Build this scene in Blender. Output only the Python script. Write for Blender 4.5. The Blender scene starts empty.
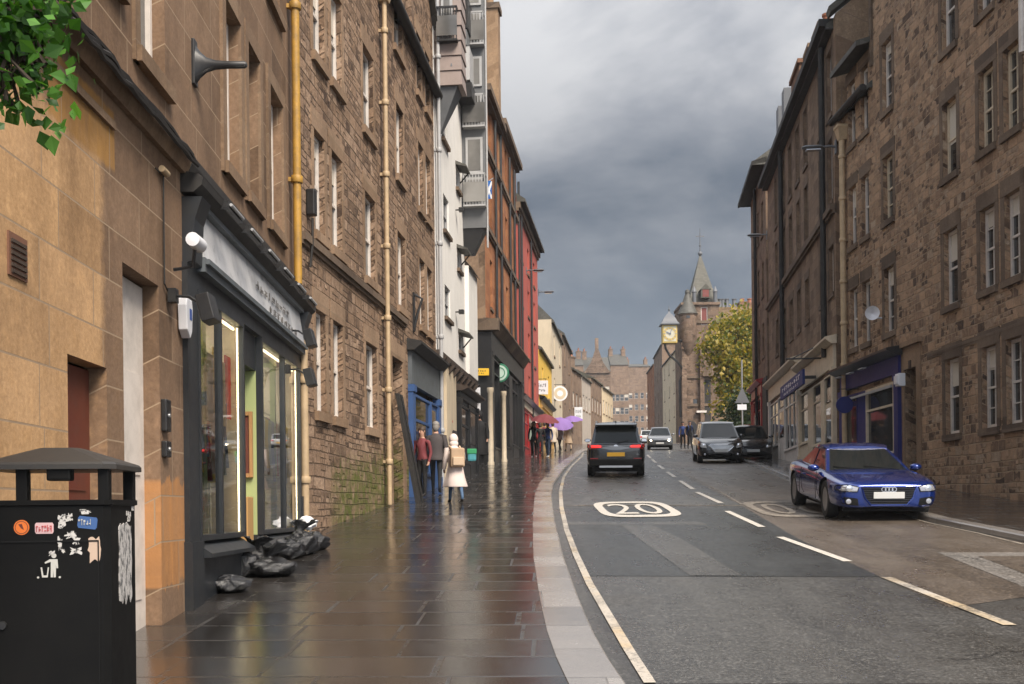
import bpy, bmesh, math, random
from mathutils import Vector, Matrix
R = random.Random(7)
PI = math.pi
sc = bpy.context.scene
C = sc.collection
SUN_E, EXPO, SKY_UP, SKY_BACK = 2.1, 1.45, 3.6, 2.6
# ------------------------------------------------------------------ camera
F = 1100.0            # focal length in pixels
K = F/1000.0
EYE = 1.85
CX, CY = 512.0, 510.0 # principal point (level camera with a lens shift)
TH = 0.011            # slight roll of the camera
def ray(x, y):
    dx, dy = x-CX, CY-y
    c, s = math.cos(TH), math.sin(TH)
    return Vector(((dx*c+dy*s)/F, 1.0, (-dx*s+dy*c)/F))
cam = bpy.data.cameras.new('camera'); camo = bpy.data.objects.new('camera', cam); C.objects.link(camo)
cam.sensor_width = 36; cam.lens = 36*F/1024; cam.shift_x = 0; cam.shift_y = (CY-342)/1024
cam.clip_end = 3000; cam.clip_start = 0.05
camo.location = (0, 0, EYE)
camo.rotation_euler = (PI/2, 0, 0)
camo.rotation_euler.rotate_axis('Z', -TH)
sc.camera = camo

# ------------------------------------------------------------------ ground profile (street climbs away from the camera)
PROF = [(-20*K, -20*.092), (35*K, 35*.092), (90*K, 35*.092+55*.08), (160*K, 35*.092+55*.08+70*.06), (420*K, 35*.092+55*.08+70*.06+260*.035)]
def gz(Y):
    for (a, za), (b, zb) in zip(PROF, PROF[1:]):
        if Y <= b or b == PROF[-1][0]:
            return za+(zb-za)*(Y-a)/(b-a)
def slope(Y): return (gz(Y+.5)-gz(Y-.5))
def G(x, y, dz=0.0):
    """point where the pixel's ray meets the street (dz above it)"""
    r = ray(x, y); a, b = 1.0, 400.0
    f = lambda t: EYE+r.z*t-gz(t)-dz
    for _ in range(60):
        m = (a+b)/2
        if f(m) > 0: a = m
        else: b = m
    return Vector((r.x*a, a, gz(a)+dz))
def AT(x, y, Y):
    r = ray(x, y); return Vector((r.x*Y, Y, EYE+r.z*Y))
def XS(x, s):
    """plan point of pixel column x (at eye level) where one metre is s pixels"""
    return Vector(((x-CX)/s, F/s))
def lerp(pts, Y):
    if Y <= pts[0][0]: i = 0
    elif Y >= pts[-1][0]: i = len(pts)-2
    else:
        i = max(k for k in range(len(pts)-1) if pts[k][0] <= Y)
    (a, xa), (b, xb) = pts[i], pts[i+1]
    return xa+(xb-xa)*(Y-a)/(b-a)

# ------------------------------------------------------------------ node helper
class NT:
    def __init__(s, nt): s.nt = nt; s.n = nt.nodes; s.l = nt.links
    def add(s, t, **kw):
        n = s.n.new(t)
        for k, v in kw.items():
            if k.startswith('i_'):
                k = k[2:]; inp = n.inputs[int(k)] if k.isdigit() else n.inputs[k.replace('_', ' ')]
                if hasattr(v, 'is_linked') : s.l.new(v, inp)
                else: inp.default_value = v
            else: setattr(n, k, v)
        return n
    def math(s, op, a, b=0.0, c=None):
        n = s.add('ShaderNodeMath', operation=op)
        for i, v in enumerate((a, b) if c is None else (a, b, c)):
            if hasattr(v, 'is_linked'): s.l.new(v, n.inputs[i])
            else: n.inputs[i].default_value = v
        return n.outputs[0]
    def mix(s, f, a, b, mode='MIX'):
        n = s.add('ShaderNodeMix', data_type='RGBA', blend_type=mode)
        for i, v in ((0, f), (6, a), (7, b)):
            if hasattr(v, 'is_linked'): s.l.new(v, n.inputs[i])
            else: n.inputs[i].default_value = (*v, 1) if (i > 0 and len(v) == 3) else v
        return n.outputs[2]
    def ramp(s, f, stops, interp='LINEAR'):
        n = s.add('ShaderNodeValToRGB'); cr = n.color_ramp; cr.interpolation = interp
        while len(cr.elements) < len(stops): cr.elements.new(.5)
        for e, (p, c) in zip(cr.elements, stops):
            e.position = p; e.color = (*c, 1) if hasattr(c, '__len__') else (c, c, c, 1)
        s.l.new(f, n.inputs[0]); return n.outputs[0]
    def noise(s, vec, scale, detail=4, rough=.55, dist=0.0, dim='3D'):
        n = s.add('ShaderNodeTexNoise', noise_dimensions=dim, i_Scale=scale, i_Detail=detail, i_Roughness=rough, i_Distortion=dist)
        if vec is not None: s.l.new(vec, n.inputs['Vector'])
        return n.outputs[0]
    def comb(s, x, y, z=0.0):
        n = s.add('ShaderNodeCombineXYZ')
        for i, v in enumerate((x, y, z)):
            if hasattr(v, 'is_linked'): s.l.new(v, n.inputs[i])
            else: n.inputs[i].default_value = v
        return n.outputs[0]
    def sep(s, v):
        n = s.add('ShaderNodeSeparateXYZ'); s.l.new(v, n.inputs[0]); return n.outputs
    def bump(s, h, strength=.4, dist=.02):
        return s.add('ShaderNodeBump', i_Strength=strength, i_Distance=dist, i_Height=h).outputs[0]
    def smooth(s, v, a, b):
        n = s.add('ShaderNodeMapRange', interpolation_type='SMOOTHSTEP'); s.l.new(v, n.inputs[0])
        n.inputs[1].default_value = a; n.inputs[2].default_value = b; return n.outputs[0]
MATS = {}
def newmat(name):
    m = bpy.data.materials.new(name); m.use_nodes = True
    t = NT(m.node_tree); b = m.node_tree.nodes['Principled BSDF']
    MATS[name] = m
    return m, t, b
def setin(t, b, **kw):
    for k, v in kw.items():
        i = b.inputs[k.replace('_', ' ')]
        if hasattr(v, 'is_linked'): t.l.new(v, i)
        else: i.default_value = (*v, 1) if (hasattr(v, '__len__') and len(v) == 3 and i.type == 'RGBA') else v
def facade_uv(t):
    co = t.add('ShaderNodeTexCoord').outputs['Object']
    x, y, z = t.sep(co)
    return t.math('ADD', x, y), t.math('ADD', z, t.math('MULTIPLY', y, .5)), co, (x, y, z)
def paint(name, col, rough=.5, metal=0.0, var=.12, spec=.5, grime=0.0, coat=0.0):
    m, t, b = newmat(name)
    co = t.add('ShaderNodeTexCoord').outputs['Object']
    n = t.noise(co, 2.3, 5, .65)
    c = t.mix(n, tuple(v*(1-var) for v in col), tuple(min(1, v*(1+var)) for v in col))
    if grime:
        g = t.ramp(t.noise(co, 5, 6, .7), [(.42, 0), (.72, grime)])
        c = t.mix(g, c, (.05, .045, .035))
    r = t.math('ADD', rough-.06, t.math('MULTIPLY', t.noise(co, 9, 3), .14))
    setin(t, b, Base_Color=c, Roughness=r, Metallic=metal)
    b.inputs['Specular IOR Level'].default_value = spec
    if coat: b.inputs['Coat Weight'].default_value = coat; b.inputs['Coat Roughness'].default_value = .04
    return m
def emit(name, col, st):
    m, t, b = newmat(name)
    setin(t, b, Base_Color=col, Emission_Color=col, Emission_Strength=st)
    return m
def stone(name, palette, bw=.5, bh=.22, mortar=.012, mcol=(.2, .16, .11), wob=.03, jit=.25, stain=.5, moss=None, bumps=.6, bdist=.02, zones=None, tint=1.0, joint_soft=.1, vor=None):
    """block masonry: every block takes its own tone from the palette; courses vary"""
    m, t, b = newmat(name)
    u, v, co, xyz = facade_uv(t)
    if wob > 0:
        n1 = t.noise(t.comb(u, v), 3.1, 3, .6, dim='2D'); n2 = t.noise(t.comb(t.math('ADD', u, 31.7), v), 3.6, 3, .6, dim='2D')
        u2 = t.math('ADD', u, t.math('MULTIPLY', t.math('SUBTRACT', n1, .5), wob*2.4)); v2 = t.math('ADD', v, t.math('MULTIPLY', t.math('SUBTRACT', n2, .5), wob*2))
        cv = t.noise(t.comb(3.3, v), 1.7/bh*.22, 1, .5, dim='2D')
        v2 = t.math('ADD', v2, t.math('MULTIPLY', cv, bh*.9))
    else: u2, v2 = u, v
    if jit > 0:
        row = t.math('FLOOR', t.math('DIVIDE', v2, bh))
        wn = t.add('ShaderNodeTexWhiteNoise', noise_dimensions='1D'); t.l.new(row, wn.inputs['W'])
        un = t.noise(t.comb(u, t.math('MULTIPLY', row, 7.3)), .9/bw*.5, 1, .5, dim='2D')
        u2 = t.math('ADD', u2, t.math('MULTIPLY', wn.outputs[0], bw))
        u2 = t.math('ADD', u2, t.math('MULTIPLY', un, jit*bw*4))
    br = t.add('ShaderNodeTexBrick', offset=.5, squash=1.0)
    t.l.new(t.comb(u2, v2), br.inputs['Vector'])
    br.inputs['Color1'].default_value = (0, 0, 0, 1); br.inputs['Color2'].default_value = (1, 1, 1, 1); br.inputs['Mortar'].default_value = (.5, .5, .5, 1)
    br.inputs['Scale'].default_value = 1; br.inputs['Mortar Size'].default_value = mortar; br.inputs['Mortar Smooth'].default_value = joint_soft
    br.inputs['Brick Width'].default_value = bw; br.inputs['Row Height'].default_value = bh; br.inputs['Bias'].default_value = 0
    class BR: outputs = {'Color': br.outputs['Color'], 'Fac': br.outputs['Fac']}
    if vor:
        # squared rubble: courses of uneven height, some blocks replaced by pairs of small pinnings, ragged joints
        jx = t.math('MULTIPLY', t.math('SUBTRACT', t.noise(t.comb(u, v), 9, 3, .6, dim='2D'), .5), .04); jy = t.math('MULTIPLY', t.math('SUBTRACT', t.noise(t.comb(u, t.math('ADD', v, 17.0)), 8, 3, .6, dim='2D'), .5), .03)
        rowj = t.math('MULTIPLY', t.math('SUBTRACT', t.noise(t.comb(t.math('MULTIPLY', u, .35), v), 1.1, 2, .5, dim='2D'), .5), bh*.55)
        def layer(w_, h_, ph):
            vv = t.math('ADD', t.math('ADD', v, rowj), t.math('ADD', jy, ph)); row = t.math('FLOOR', t.math('DIVIDE', vv, h_))
            wn = t.add('ShaderNodeTexWhiteNoise', noise_dimensions='1D'); t.l.new(t.math('ADD', row, ph*91), wn.inputs['W'])
            un = t.noise(t.comb(u, t.math('MULTIPLY', row, 7.3)), 1.1, 1, .5, dim='2D')
            uu = t.math('ADD', t.math('ADD', u, jx), t.math('ADD', t.math('MULTIPLY', wn.outputs[0], w_), t.math('MULTIPLY', un, w_*1.9)))
            b_ = t.add('ShaderNodeTexBrick', offset=.5, squash=.65, squash_frequency=3); t.l.new(t.comb(uu, vv), b_.inputs['Vector'])
            b_.inputs['Color1'].default_value = (0, 0, 0, 1); b_.inputs['Color2'].default_value = (1, 1, 1, 1); b_.inputs['Mortar'].default_value = (.5, .5, .5, 1)
            for k_, q_ in (('Scale', 1), ('Mortar Size', mortar), ('Mortar Smooth', .6), ('Brick Width', w_), ('Row Height', h_), ('Bias', 0)): b_.inputs[k_].default_value = q_
            return b_
        A_, B_ = layer(bw, bh, 0.0), layer(bw*.62, bh*.5, 0.0)
        sel = t.math('GREATER_THAN', t.noise(t.comb(t.math('MULTIPLY', u, .8), v), 2.6, 1, .5, dim='2D'), .545)
        ca, cb = t.sep(A_.outputs['Color'])[0], t.sep(B_.outputs['Color'])[0]
        mx_ = lambda p, q: t.math('ADD', t.math('MULTIPLY', p, t.math('SUBTRACT', 1, sel)), t.math('MULTIPLY', q, sel))
        ff = mx_(A_.outputs['Fac'], B_.outputs['Fac']); ff = t.math('MULTIPLY', ff, t.ramp(t.noise(co, 3, 4, .6), [(.30, .35), (.62, 1)]))
        BR.outputs = {'Color': mx_(ca, cb), 'Fac': ff}
        br = BR
    fine = t.noise(co, 26, 5, .7); mid = t.noise(co, 7, 4, .6); big = t.noise(t.comb(t.math('MULTIPLY', u, .9), t.math('MULTIPLY', v, .3)), 1.0, 5, .62, dim='2D')
    val = t.math('ADD', br.outputs['Color'], t.math('MULTIPLY', t.math('SUBTRACT', mid, .5), .5))
    c = t.ramp(val, [(i/(len(palette)-1), tuple(q*tint for q in p)) for i, p in enumerate(palette)])
    c = t.mix(t.math('MULTIPLY', t.ramp(fine, [(.35, 0), (.65, 1)]), .5), c, t.mix(1, c, (.48, .43, .38), 'MULTIPLY'))
    c = t.mix(t.ramp(mid, [(.52, 0), (.75, .45)]), c, t.mix(1, c, (1.35, 1.3, 1.2), 'MULTIPLY'))
    if zones: c = zones(t, c, xyz, mid)
    st = t.ramp(big, [(.44, 0), (.74, stain)])
    c = t.mix(st, c, t.mix(1, c, (.34, .31, .28), 'MULTIPLY'))
    c = t.mix(br.outputs['Fac'], c, mcol)
    if moss:
        zz = t.math('ADD', xyz[2], t.math('MULTIPLY', t.math('SUBTRACT', mid, .5), 1.4))
        k = t.math('MULTIPLY', t.math('SUBTRACT', 1, t.smooth(t.math('SUBTRACT', zz, t.math('MULTIPLY', xyz[0], moss[1])), moss[0]-.25, moss[0]+.35)), t.smooth(xyz[0], moss[2], moss[2]+1.2))
        c = t.mix(t.math('MULTIPLY', k, t.ramp(t.noise(co, 5, 4), [(.38, .15), (.6, .95)])), c, (.10, .115, .02))
    h = t.math('SUBTRACT', t.math('ADD', t.math('MULTIPLY', mid, .8), t.math('MULTIPLY', fine, .35)), t.math('MULTIPLY', br.outputs['Fac'], 1.4))
    h = t.math('ADD', h, t.math('MULTIPLY', br.outputs['Color'], .5))
    setin(t, b, Base_Color=c, Roughness=.86, Normal=t.bump(h, bumps, bdist))
    b.inputs['Specular IOR Level'].default_value = .3
    return m
def plaster(name, col, var=.15, dirt=.4, rough=.85):
    m, t, b = newmat(name)
    u, v, co, xyz = facade_uv(t)
    n = t.noise(co, 1.3, 5, .6); st = t.ramp(t.noise(t.comb(t.math('MULTIPLY', u, 1.6), t.math('MULTIPLY', v, .25)), 1.4, 5, .65, dim='2D'), [(.45, 0), (.8, dirt)])
    c = t.mix(n, tuple(q*(1-var) for q in col), tuple(min(1, q*(1+var)) for q in col))
    c = t.mix(st, c, tuple(q*.42 for q in col))
    setin(t, b, Base_Color=c, Roughness=rough, Normal=t.bump(t.noise(co, 40, 4, .7), .25, .01))
    return m
def slate(name, col):
    m, t, b = newmat(name)
    u, v, co, xyz = facade_uv(t)
    br = t.add('ShaderNodeTexBrick', offset=.5); t.l.new(t.comb(u, t.math('ADD', xyz[2], t.math('MULTIPLY', xyz[1], .4))), br.inputs['Vector'])
    for k, q in (('Color1', .6), ('Color2', 1.3), ('Mortar', .4)): br.inputs[k].default_value = (col[0]*q, col[1]*q, col[2]*q, 1)
    br.inputs['Scale'].default_value = 1; br.inputs['Brick Width'].default_value = .3; br.inputs['Row Height'].default_value = .22; br.inputs['Mortar Size'].default_value = .012
    setin(t, b, Base_Color=t.mix(t.math('MULTIPLY', t.noise(co, 1.5, 5), .5), br.outputs['Color'], (.12, .11, .07)), Roughness=.6)
    return m
def glass_dark(name, col, rough=.06, tintvar=.5):
    m, t, b = newmat(name)
    co = t.add('ShaderNodeTexCoord').outputs['Object']
    oi = t.add('ShaderNodeObjectInfo').outputs['Random']
    c = t.mix(t.ramp(t.math('ADD', t.math('MULTIPLY', t.noise(co, 1.1, 3), .6), t.math('MULTIPLY', oi, .5)), [(.35, 0), (.9, 1)]), tuple(q*(1-tintvar) for q in col), tuple(q*(1+tintvar*1.6) for q in col))
    setin(t, b, Base_Color=c, Roughness=rough, Normal=t.bump(t.noise(co, 1.6, 2), .06, .02))
    b.inputs['Specular IOR Level'].default_value = .8
    return m
def glass_clear(name, refl=1.0):
    m, t, b = newmat(name)
    out = t.n['Material Output']
    co = t.add('ShaderNodeTexCoord').outputs['Object']
    nrm = t.bump(t.noise(co, .8, 2), .03, .02)
    gl = t.add('ShaderNodeBsdfGlossy', i_Roughness=.02, i_Color=(1, 1, 1, 1)); t.l.new(nrm, gl.inputs['Normal'])
    tr = t.add('ShaderNodeBsdfTransparent', i_Color=(.88, .90, .88, 1))
    fr = t.add('ShaderNodeFresnel', i_IOR=1.55)
    mx = t.add('ShaderNodeMixShader'); t.l.new(t.math('MINIMUM', t.math('MULTIPLY', fr.outputs[0], 1.0*refl), 1.0), mx.inputs[0]); t.l.new(tr.outputs[0], mx.inputs[1]); t.l.new(gl.outputs[0], mx.inputs[2])
    t.l.new(mx.outputs[0], out.inputs['Surface'])
    return m

# ------------------------------------------------------------------ mesh builder
class MB:
    def __init__(s): s.v = []; s.f = []; s.m = []; s.sm = []
    def add(s, vs, fs, mi=0, smooth=False):
        o = len(s.v); s.v += [tuple(v) for v in vs]
        for f in fs: s.f.append([o+i for i in f]); s.m.append(mi); s.sm.append(smooth)
        return s
    def quad(s, a, b, c, d, mi=0): return s.add([a, b, c, d], [(0, 1, 2, 3)], mi)
    def box(s, x0, x1, y0, y1, z0, z1, mi=0, M=None):
        v = [(x, y, z) for z in (z0, z1) for y in (y0, y1) for x in (x0, x1)]
        if M is not None: v = [M @ Vector(p) for p in v]
        return s.add(v, [(0, 2, 3, 1), (4, 5, 7, 6), (0, 1, 5, 4), (2, 6, 7, 3), (0, 4, 6, 2), (1, 3, 7, 5)], mi)
    def hexa(s, v8, mi=0):
        """bottom 4 (ccw from above) + top 4"""
        return s.add(v8, [(3, 2, 1, 0), (4, 5, 6, 7), (0, 1, 5, 4), (1, 2, 6, 5), (2, 3, 7, 6), (3, 0, 4, 7)], mi)
    def prism(s, pts, ext, mi=0):
        """closed planar polygon pts (3D) pushed along ext"""
        n = len(pts); e = Vector(ext)
        v = [Vector(p) for p in pts]+[Vector(p)+e for p in pts]
        return s.add(v, [tuple(range(n-1, -1, -1)), tuple(range(n, 2*n))]+[(i, (i+1) % n, n+(i+1) % n, n+i) for i in range(n)], mi)
    def tube(s, pts, r, n=8, mi=0, caps=True):
        pts = [Vector(p) for p in pts]; rings = []
        rr = r if hasattr(r, '__len__') else [r]*len(pts)
        up = None
        for i, p in enumerate(pts):
            d = (pts[min(i+1, len(pts)-1)]-pts[max(i-1, 0)]).normalized()
            if up is None:
                up = d.orthogonal().normalized()
            up = (up-d*up.dot(d)).normalized(); w = d.cross(up)
            rings.append([p+(up*math.cos(2*PI*k/n)+w*math.sin(2*PI*k/n))*rr[i] for k in range(n)])
        vs = [q for r_ in rings for q in r_]; fs = []
        for i in range(len(pts)-1):
            for k in range(n): fs.append((i*n+k, i*n+(k+1) % n, (i+1)*n+(k+1) % n, (i+1)*n+k))
        s.add(vs, fs, mi, True)
        if caps: s.add(rings[0], [tuple(range(n-1, -1, -1))], mi); s.add(rings[-1], [tuple(range(n))], mi)
        return s
    def lathe(s, prof, n=16, M=None, mi=0, smooth=True):
        """profile [(r,z)] about z, optional matrix"""
        vs = []
        for r, z in prof:
            for k in range(n):
                p = Vector((r*math.cos(2*PI*k/n), r*math.sin(2*PI*k/n), z)); vs.append(M @ p if M is not None else p)
        fs = [(i*n+k, i*n+(k+1) % n, (i+1)*n+(k+1) % n, (i+1)*n+k) for i in range(len(prof)-1) for k in range(n)]
        s.add(vs, fs, mi, smooth)
        if prof[0] == prof[-1]: return s
        if prof[0][0] > 1e-4: s.add(vs[:n], [tuple(range(n-1, -1, -1))], mi)
        if prof[-1][0] > 1e-4: s.add(vs[-n:], [tuple(range(n))], mi)
        return s
    def loft(s, rings, mi=0, smooth=True, caps=True, closed=True):
        n = len(rings[0]); vs = [p for r in rings for p in r]
        fs = [(i*n+k, i*n+(k+1) % n, (i+1)*n+(k+1) % n, (i+1)*n+k) for i in range(len(rings)-1) for k in range(n if closed else n-1)]
        s.add(vs, fs, mi, smooth)
        if caps and closed: s.add(rings[0], [tuple(range(n-1, -1, -1))], mi, smooth); s.add(rings[-1], [tuple(range(n))], mi, smooth)
        return s
    def blob(s, c, r, seg=12, rings=8, mi=0, noise=0.0, rnd=None):
        c = Vector(c); r = Vector(r) if hasattr(r, '__len__') else Vector((r, r, r)); vs = []
        for i in range(rings+1):
            th = PI*i/rings
            for k in range(seg):
                ph = 2*PI*k/seg; q = 1+((rnd.uniform(-noise, noise)) if rnd else 0)
                vs.append(c+Vector((r.x*math.sin(th)*math.cos(ph)*q, r.y*math.sin(th)*math.sin(ph)*q, r.z*math.cos(th)*q)))
        return s.add(vs, [((i+1)*seg+k, (i+1)*seg+(k+1) % seg, i*seg+(k+1) % seg, i*seg+k) for i in range(rings) for k in range(seg)], mi, True)
    def mesh(s, name, mats, weld=False, bevel=0.0, seg=2, subsurf=0, fixn=True):
        me = bpy.data.meshes.new(name); me.from_pydata(s.v, [], s.f)
        for m in mats: me.materials.append(m)
        for p, mi, sm in zip(me.polygons, s.m, s.sm): p.material_index = mi; p.use_smooth = sm
        if weld or bevel or subsurf or fixn:
            bm = bmesh.new(); bm.from_mesh(me)
            if weld or bevel or subsurf: bmesh.ops.remove_doubles(bm, verts=bm.verts, dist=1e-5)
            if fixn: bmesh.ops.recalc_face_normals(bm, faces=bm.faces)
            if bevel:
                ed = [e for e in bm.edges if len(e.link_faces) == 2 and e.calc_face_angle(0) > .5]
                bmesh.ops.bevel(bm, geom=ed, offset=bevel, segments=seg, profile=.6, affect='EDGES', clamp_overlap=True)
            bm.to_mesh(me); bm.free()
        if subsurf:
            me = apply_mods(me, lambda o: sub_mod(o, subsurf))
            for p in me.polygons: p.use_smooth = True
        if any(s.sm) and not subsurf: me.set_sharp_from_angle(angle=.75)
        me.name = name
        return me
def sub_mod(o, lv):
    m = o.modifiers.new('s', 'SUBSURF'); m.levels = lv; m.render_levels = lv
def apply_mods(me, fn, extra=None):
    o = bpy.data.objects.new('tmp', me); C.objects.link(o); fn(o)
    bpy.context.view_layer.update(); dg = bpy.context.evaluated_depsgraph_get()
    out = bpy.data.meshes.new_from_object(o.evaluated_get(dg), depsgraph=dg)
    bpy.data.objects.remove(o)
    return out
def mlist(m): return [MATS[x] if isinstance(x, str) else x for x in (m if isinstance(m, (list, tuple)) else [m])]
def part(name, mb, m, parent=None, label=None, **kw):
    me = mb if isinstance(mb, bpy.types.Mesh) else mb.mesh(name, mlist(m), **kw)
    o = bpy.data.objects.new(name, me); C.objects.link(o)
    if parent is not None: o.parent = parent
    if label: o['label'] = label
    return o
def tag(o, label, cat, group=None, kind=None):
    if label: o['label'] = label
    if cat: o['category'] = cat
    if group: o['group'] = group
    if kind: o['kind'] = kind
    return o
def thing(name, label, cat, loc=(0, 0, 0), rz=0.0, group=None, M=None):
    o = bpy.data.objects.new(name, None); C.objects.link(o); o.empty_display_size = .2
    if M is not None: o.matrix_world = M
    else: o.location = loc; o.rotation_euler = (0, 0, rz)
    return tag(o, label, cat, group)
def struct(name, mb, m, **kw):
    o = part(name, mb, m, None, **kw); o['kind'] = 'structure'; return o
def copy_tree(o, parent=None):
    c = o.copy(); C.objects.link(c)
    if parent is not None: c.parent = parent
    for ch in list(o.children): copy_tree(ch, c)
    return c
def ground_matrix(p, yaw):
    """stands on the sloping street, x axis heading along yaw"""
    g = slope(p[1]); up = Vector((0, -g, 1)).normalized()
    f = Vector((math.cos(yaw), math.sin(yaw), 0)); f = (f-up*f.dot(up)).normalized(); l = up.cross(f)
    return Matrix(((f.x, l.x, up.x, p[0]), (f.y, l.y, up.y, p[1]), (f.z, l.z, up.z, p[2]), (0, 0, 0, 1)))
# ------------------------------------------------------------------ facade frame: x along the street front, y into the building, z up
class Fac:
    def __init__(s, p0, p1):
        s.p0, s.p1 = Vector(p0), Vector(p1); s.d = (s.p1-s.p0); s.L = s.d.length; s.d /= s.L
        s.n = Vector((-s.d.y, s.d.x)); s.rz = math.atan2(s.d.y, s.d.x)
        s.base = gz(s.p0.y)
    def loc(s): return (s.p0.x, s.p0.y, s.base)
    def uz(s, x, y, off=0.0):
        r = ray(x, y); q = s.p0+s.n*off
        t = q.dot(s.n)/Vector((r.x, 1.0)).dot(s.n)
        P = Vector((r.x*t, t))
        return (P-s.p0).dot(s.d), EYE+r.z*t-s.base
    def u(s, x, y=480, off=0.0): return s.uz(x, y, off)[0]
    def z(s, x, y, off=0.0): return s.uz(x, y, off)[1]
    def rect(s, x0, x1, ya, yb):
        """opening whose top-left pixel is (x0,ya) and bottom-left pixel (x0,yb), running to x1 at half height"""
        u0, z1 = s.uz(x0, ya); _, z0 = s.uz(x0, yb); return (u0, s.u(x1, (ya+yb)/2), z0, z1)
    def ground(s, u):
        P = s.p0+s.d*u; return gz(P.y)+.1-s.base
    def thing(s, name, label, cat, group=None): return thing(name, label, cat, s.loc(), s.rz, group)
def wall(parent, mats, u0, u1, z0, z1, holes=(), depth=7.0, reveal=.18, name='wall', top=True, shape=None, y0=0.0):
    """solid building body with real window openings in its street face; shape = list of extra (ua,ub,za,zb) raised pieces"""
    mb = MB(); us = sorted({u0, u1, *[h[i] for h in holes for i in (0, 1)]}); zs = sorted({z0, z1, *[h[i] for h in holes for i in (2, 3)]})
    us = [u for u in us if u0-1e-6 <= u <= u1+1e-6]; zs = [z for z in zs if z0-1e-6 <= z <= z1+1e-6]
    for a, b in zip(us, us[1:]):
        for c, d in zip(zs, zs[1:]):
            m, n = (a+b)/2, (c+d)/2
            if any(h[0] < m < h[1] and h[2] < n < h[3] for h in holes): continue
            mb.quad((a, y0, c), (b, y0, c), (b, y0, d), (a, y0, d))
    for h in holes:
        a, b, c, d = h[:4]; r = y0+(h[4] if len(h) > 4 else reveal)
        mb.quad((a, y0, c), (a, y0, d), (a, r, d), (a, r, c)); mb.quad((b, y0, c), (b, r, c), (b, r, d), (b, y0, d))
        mb.quad((a, y0, d), (b, y0, d), (b, r, d), (a, r, d)); mb.quad((a, y0, c), (a, r, c), (b, r, c), (b, y0, c))
    mb.quad((u0, y0, z0), (u0, y0, z1), (u0, depth, z1), (u0, depth, z0)); mb.quad((u1, y0, z0), (u1, depth, z0), (u1, depth, z1), (u1, y0, z1))
    mb.quad((u0, y0, z1), (u1, y0, z1), (u1, depth, z1), (u0, depth, z1)); mb.quad((u0, depth, z0), (u0, depth, z1), (u1, depth, z1), (u1, depth, z0))
    return part(name, mb, mats, parent, fixn=False)
def bars(mb, u0, u1, z0, z1, y0, y1, w, mi=0):
    mb.box(u0, u0+w, y0, y1, z0, z1, mi); mb.box(u1-w, u1, y0, y1, z0, z1, mi)
    mb.box(u0+w, u1-w, y0, y1, z0, z0+w, mi); mb.box(u0+w, u1-w, y0, y1, z1-w, z1, mi)
def window(parent, h, frame='white_paint', glass='window_glass', dressed=None, r=.18, sill=True, lintel=True, jamb=0.0, panes=1, simple=False, sillh=.13, lint_h=.28, proj=.05, wf=.055, blind=None, y0=0.0):
    """sash window part with its pane, sill and dressed stones as sub-parts"""
    a, b, c, d = h[:4]; mb = MB(); e = .004
    bars(mb, a+e, b-e, c+e, d-e, r-.09+y0, r-.02+y0, wf)
    mz = (c+d)/2; mb.box(a+wf, b-wf, r-.085+y0, r-.025+y0, mz-.025, mz+.025)
    if panes > 1:
        for k in range(1, panes):
            u = a+(b-a)*k/panes; mb.box(u-.012, u+.012, r-.075+y0, r-.03+y0, c+wf, d-wf)
        for z in (c+(d-c)*.25, c+(d-c)*.75): mb.box(a+wf, b-wf, r-.075+y0, r-.03+y0, z-.012, z+.012)
    w = part('window', mb, frame, parent)
    p = MB().quad((a, r-.045+y0, c), (b, r-.045+y0, c), (b, r-.045+y0, d), (a, r-.045+y0, d)); part('pane', p, glass, w, fixn=False)
    if blind is None and (b-a) > .3 and R.random() < .42: blind = R.uniform(.15, .6)
    if blind:
        zb = d-(d-c)*blind; q = MB().box(a+wf, b-wf, r-.060+y0, r-.052+y0, zb, d-wf); part('blind', q, 'blind_cloth', w)
    if dressed:
        if sill: part('sill', MB().box(a-.10, b+.10, -proj+y0, r-.1+y0, c-sillh, c-.002), dressed, w)
        m2 = MB()
        if lintel: m2.box(a-.16, b+.16, -.016+y0, .05+y0, d+.003, d+lint_h)
        if jamb:
            m2.box(a-jamb, a-.003, -.012+y0, .05+y0, c, d); m2.box(b+.003, b+jamb, -.012+y0, .05+y0, c, d)
        if m2.f: part('surround', m2, dressed, w)
    return w
def text_mesh(s, size, name='text'):
    cu = bpy.data.curves.new('t', 'FONT'); cu.body = s; cu.size = size; cu.align_x = 'CENTER'; cu.align_y = 'CENTER'; cu.resolution_u = 4
    o = bpy.data.objects.new('t', cu); C.objects.link(o); bpy.context.view_layer.update()
    dg = bpy.context.evaluated_depsgraph_get(); me = bpy.data.meshes.new_from_object(o.evaluated_get(dg), depsgraph=dg)
    bpy.data.objects.remove(o)
    v = [tuple(p.co) for p in me.vertices]; f = [tuple(p.vertices) for p in me.polygons]
    return v, f
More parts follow.
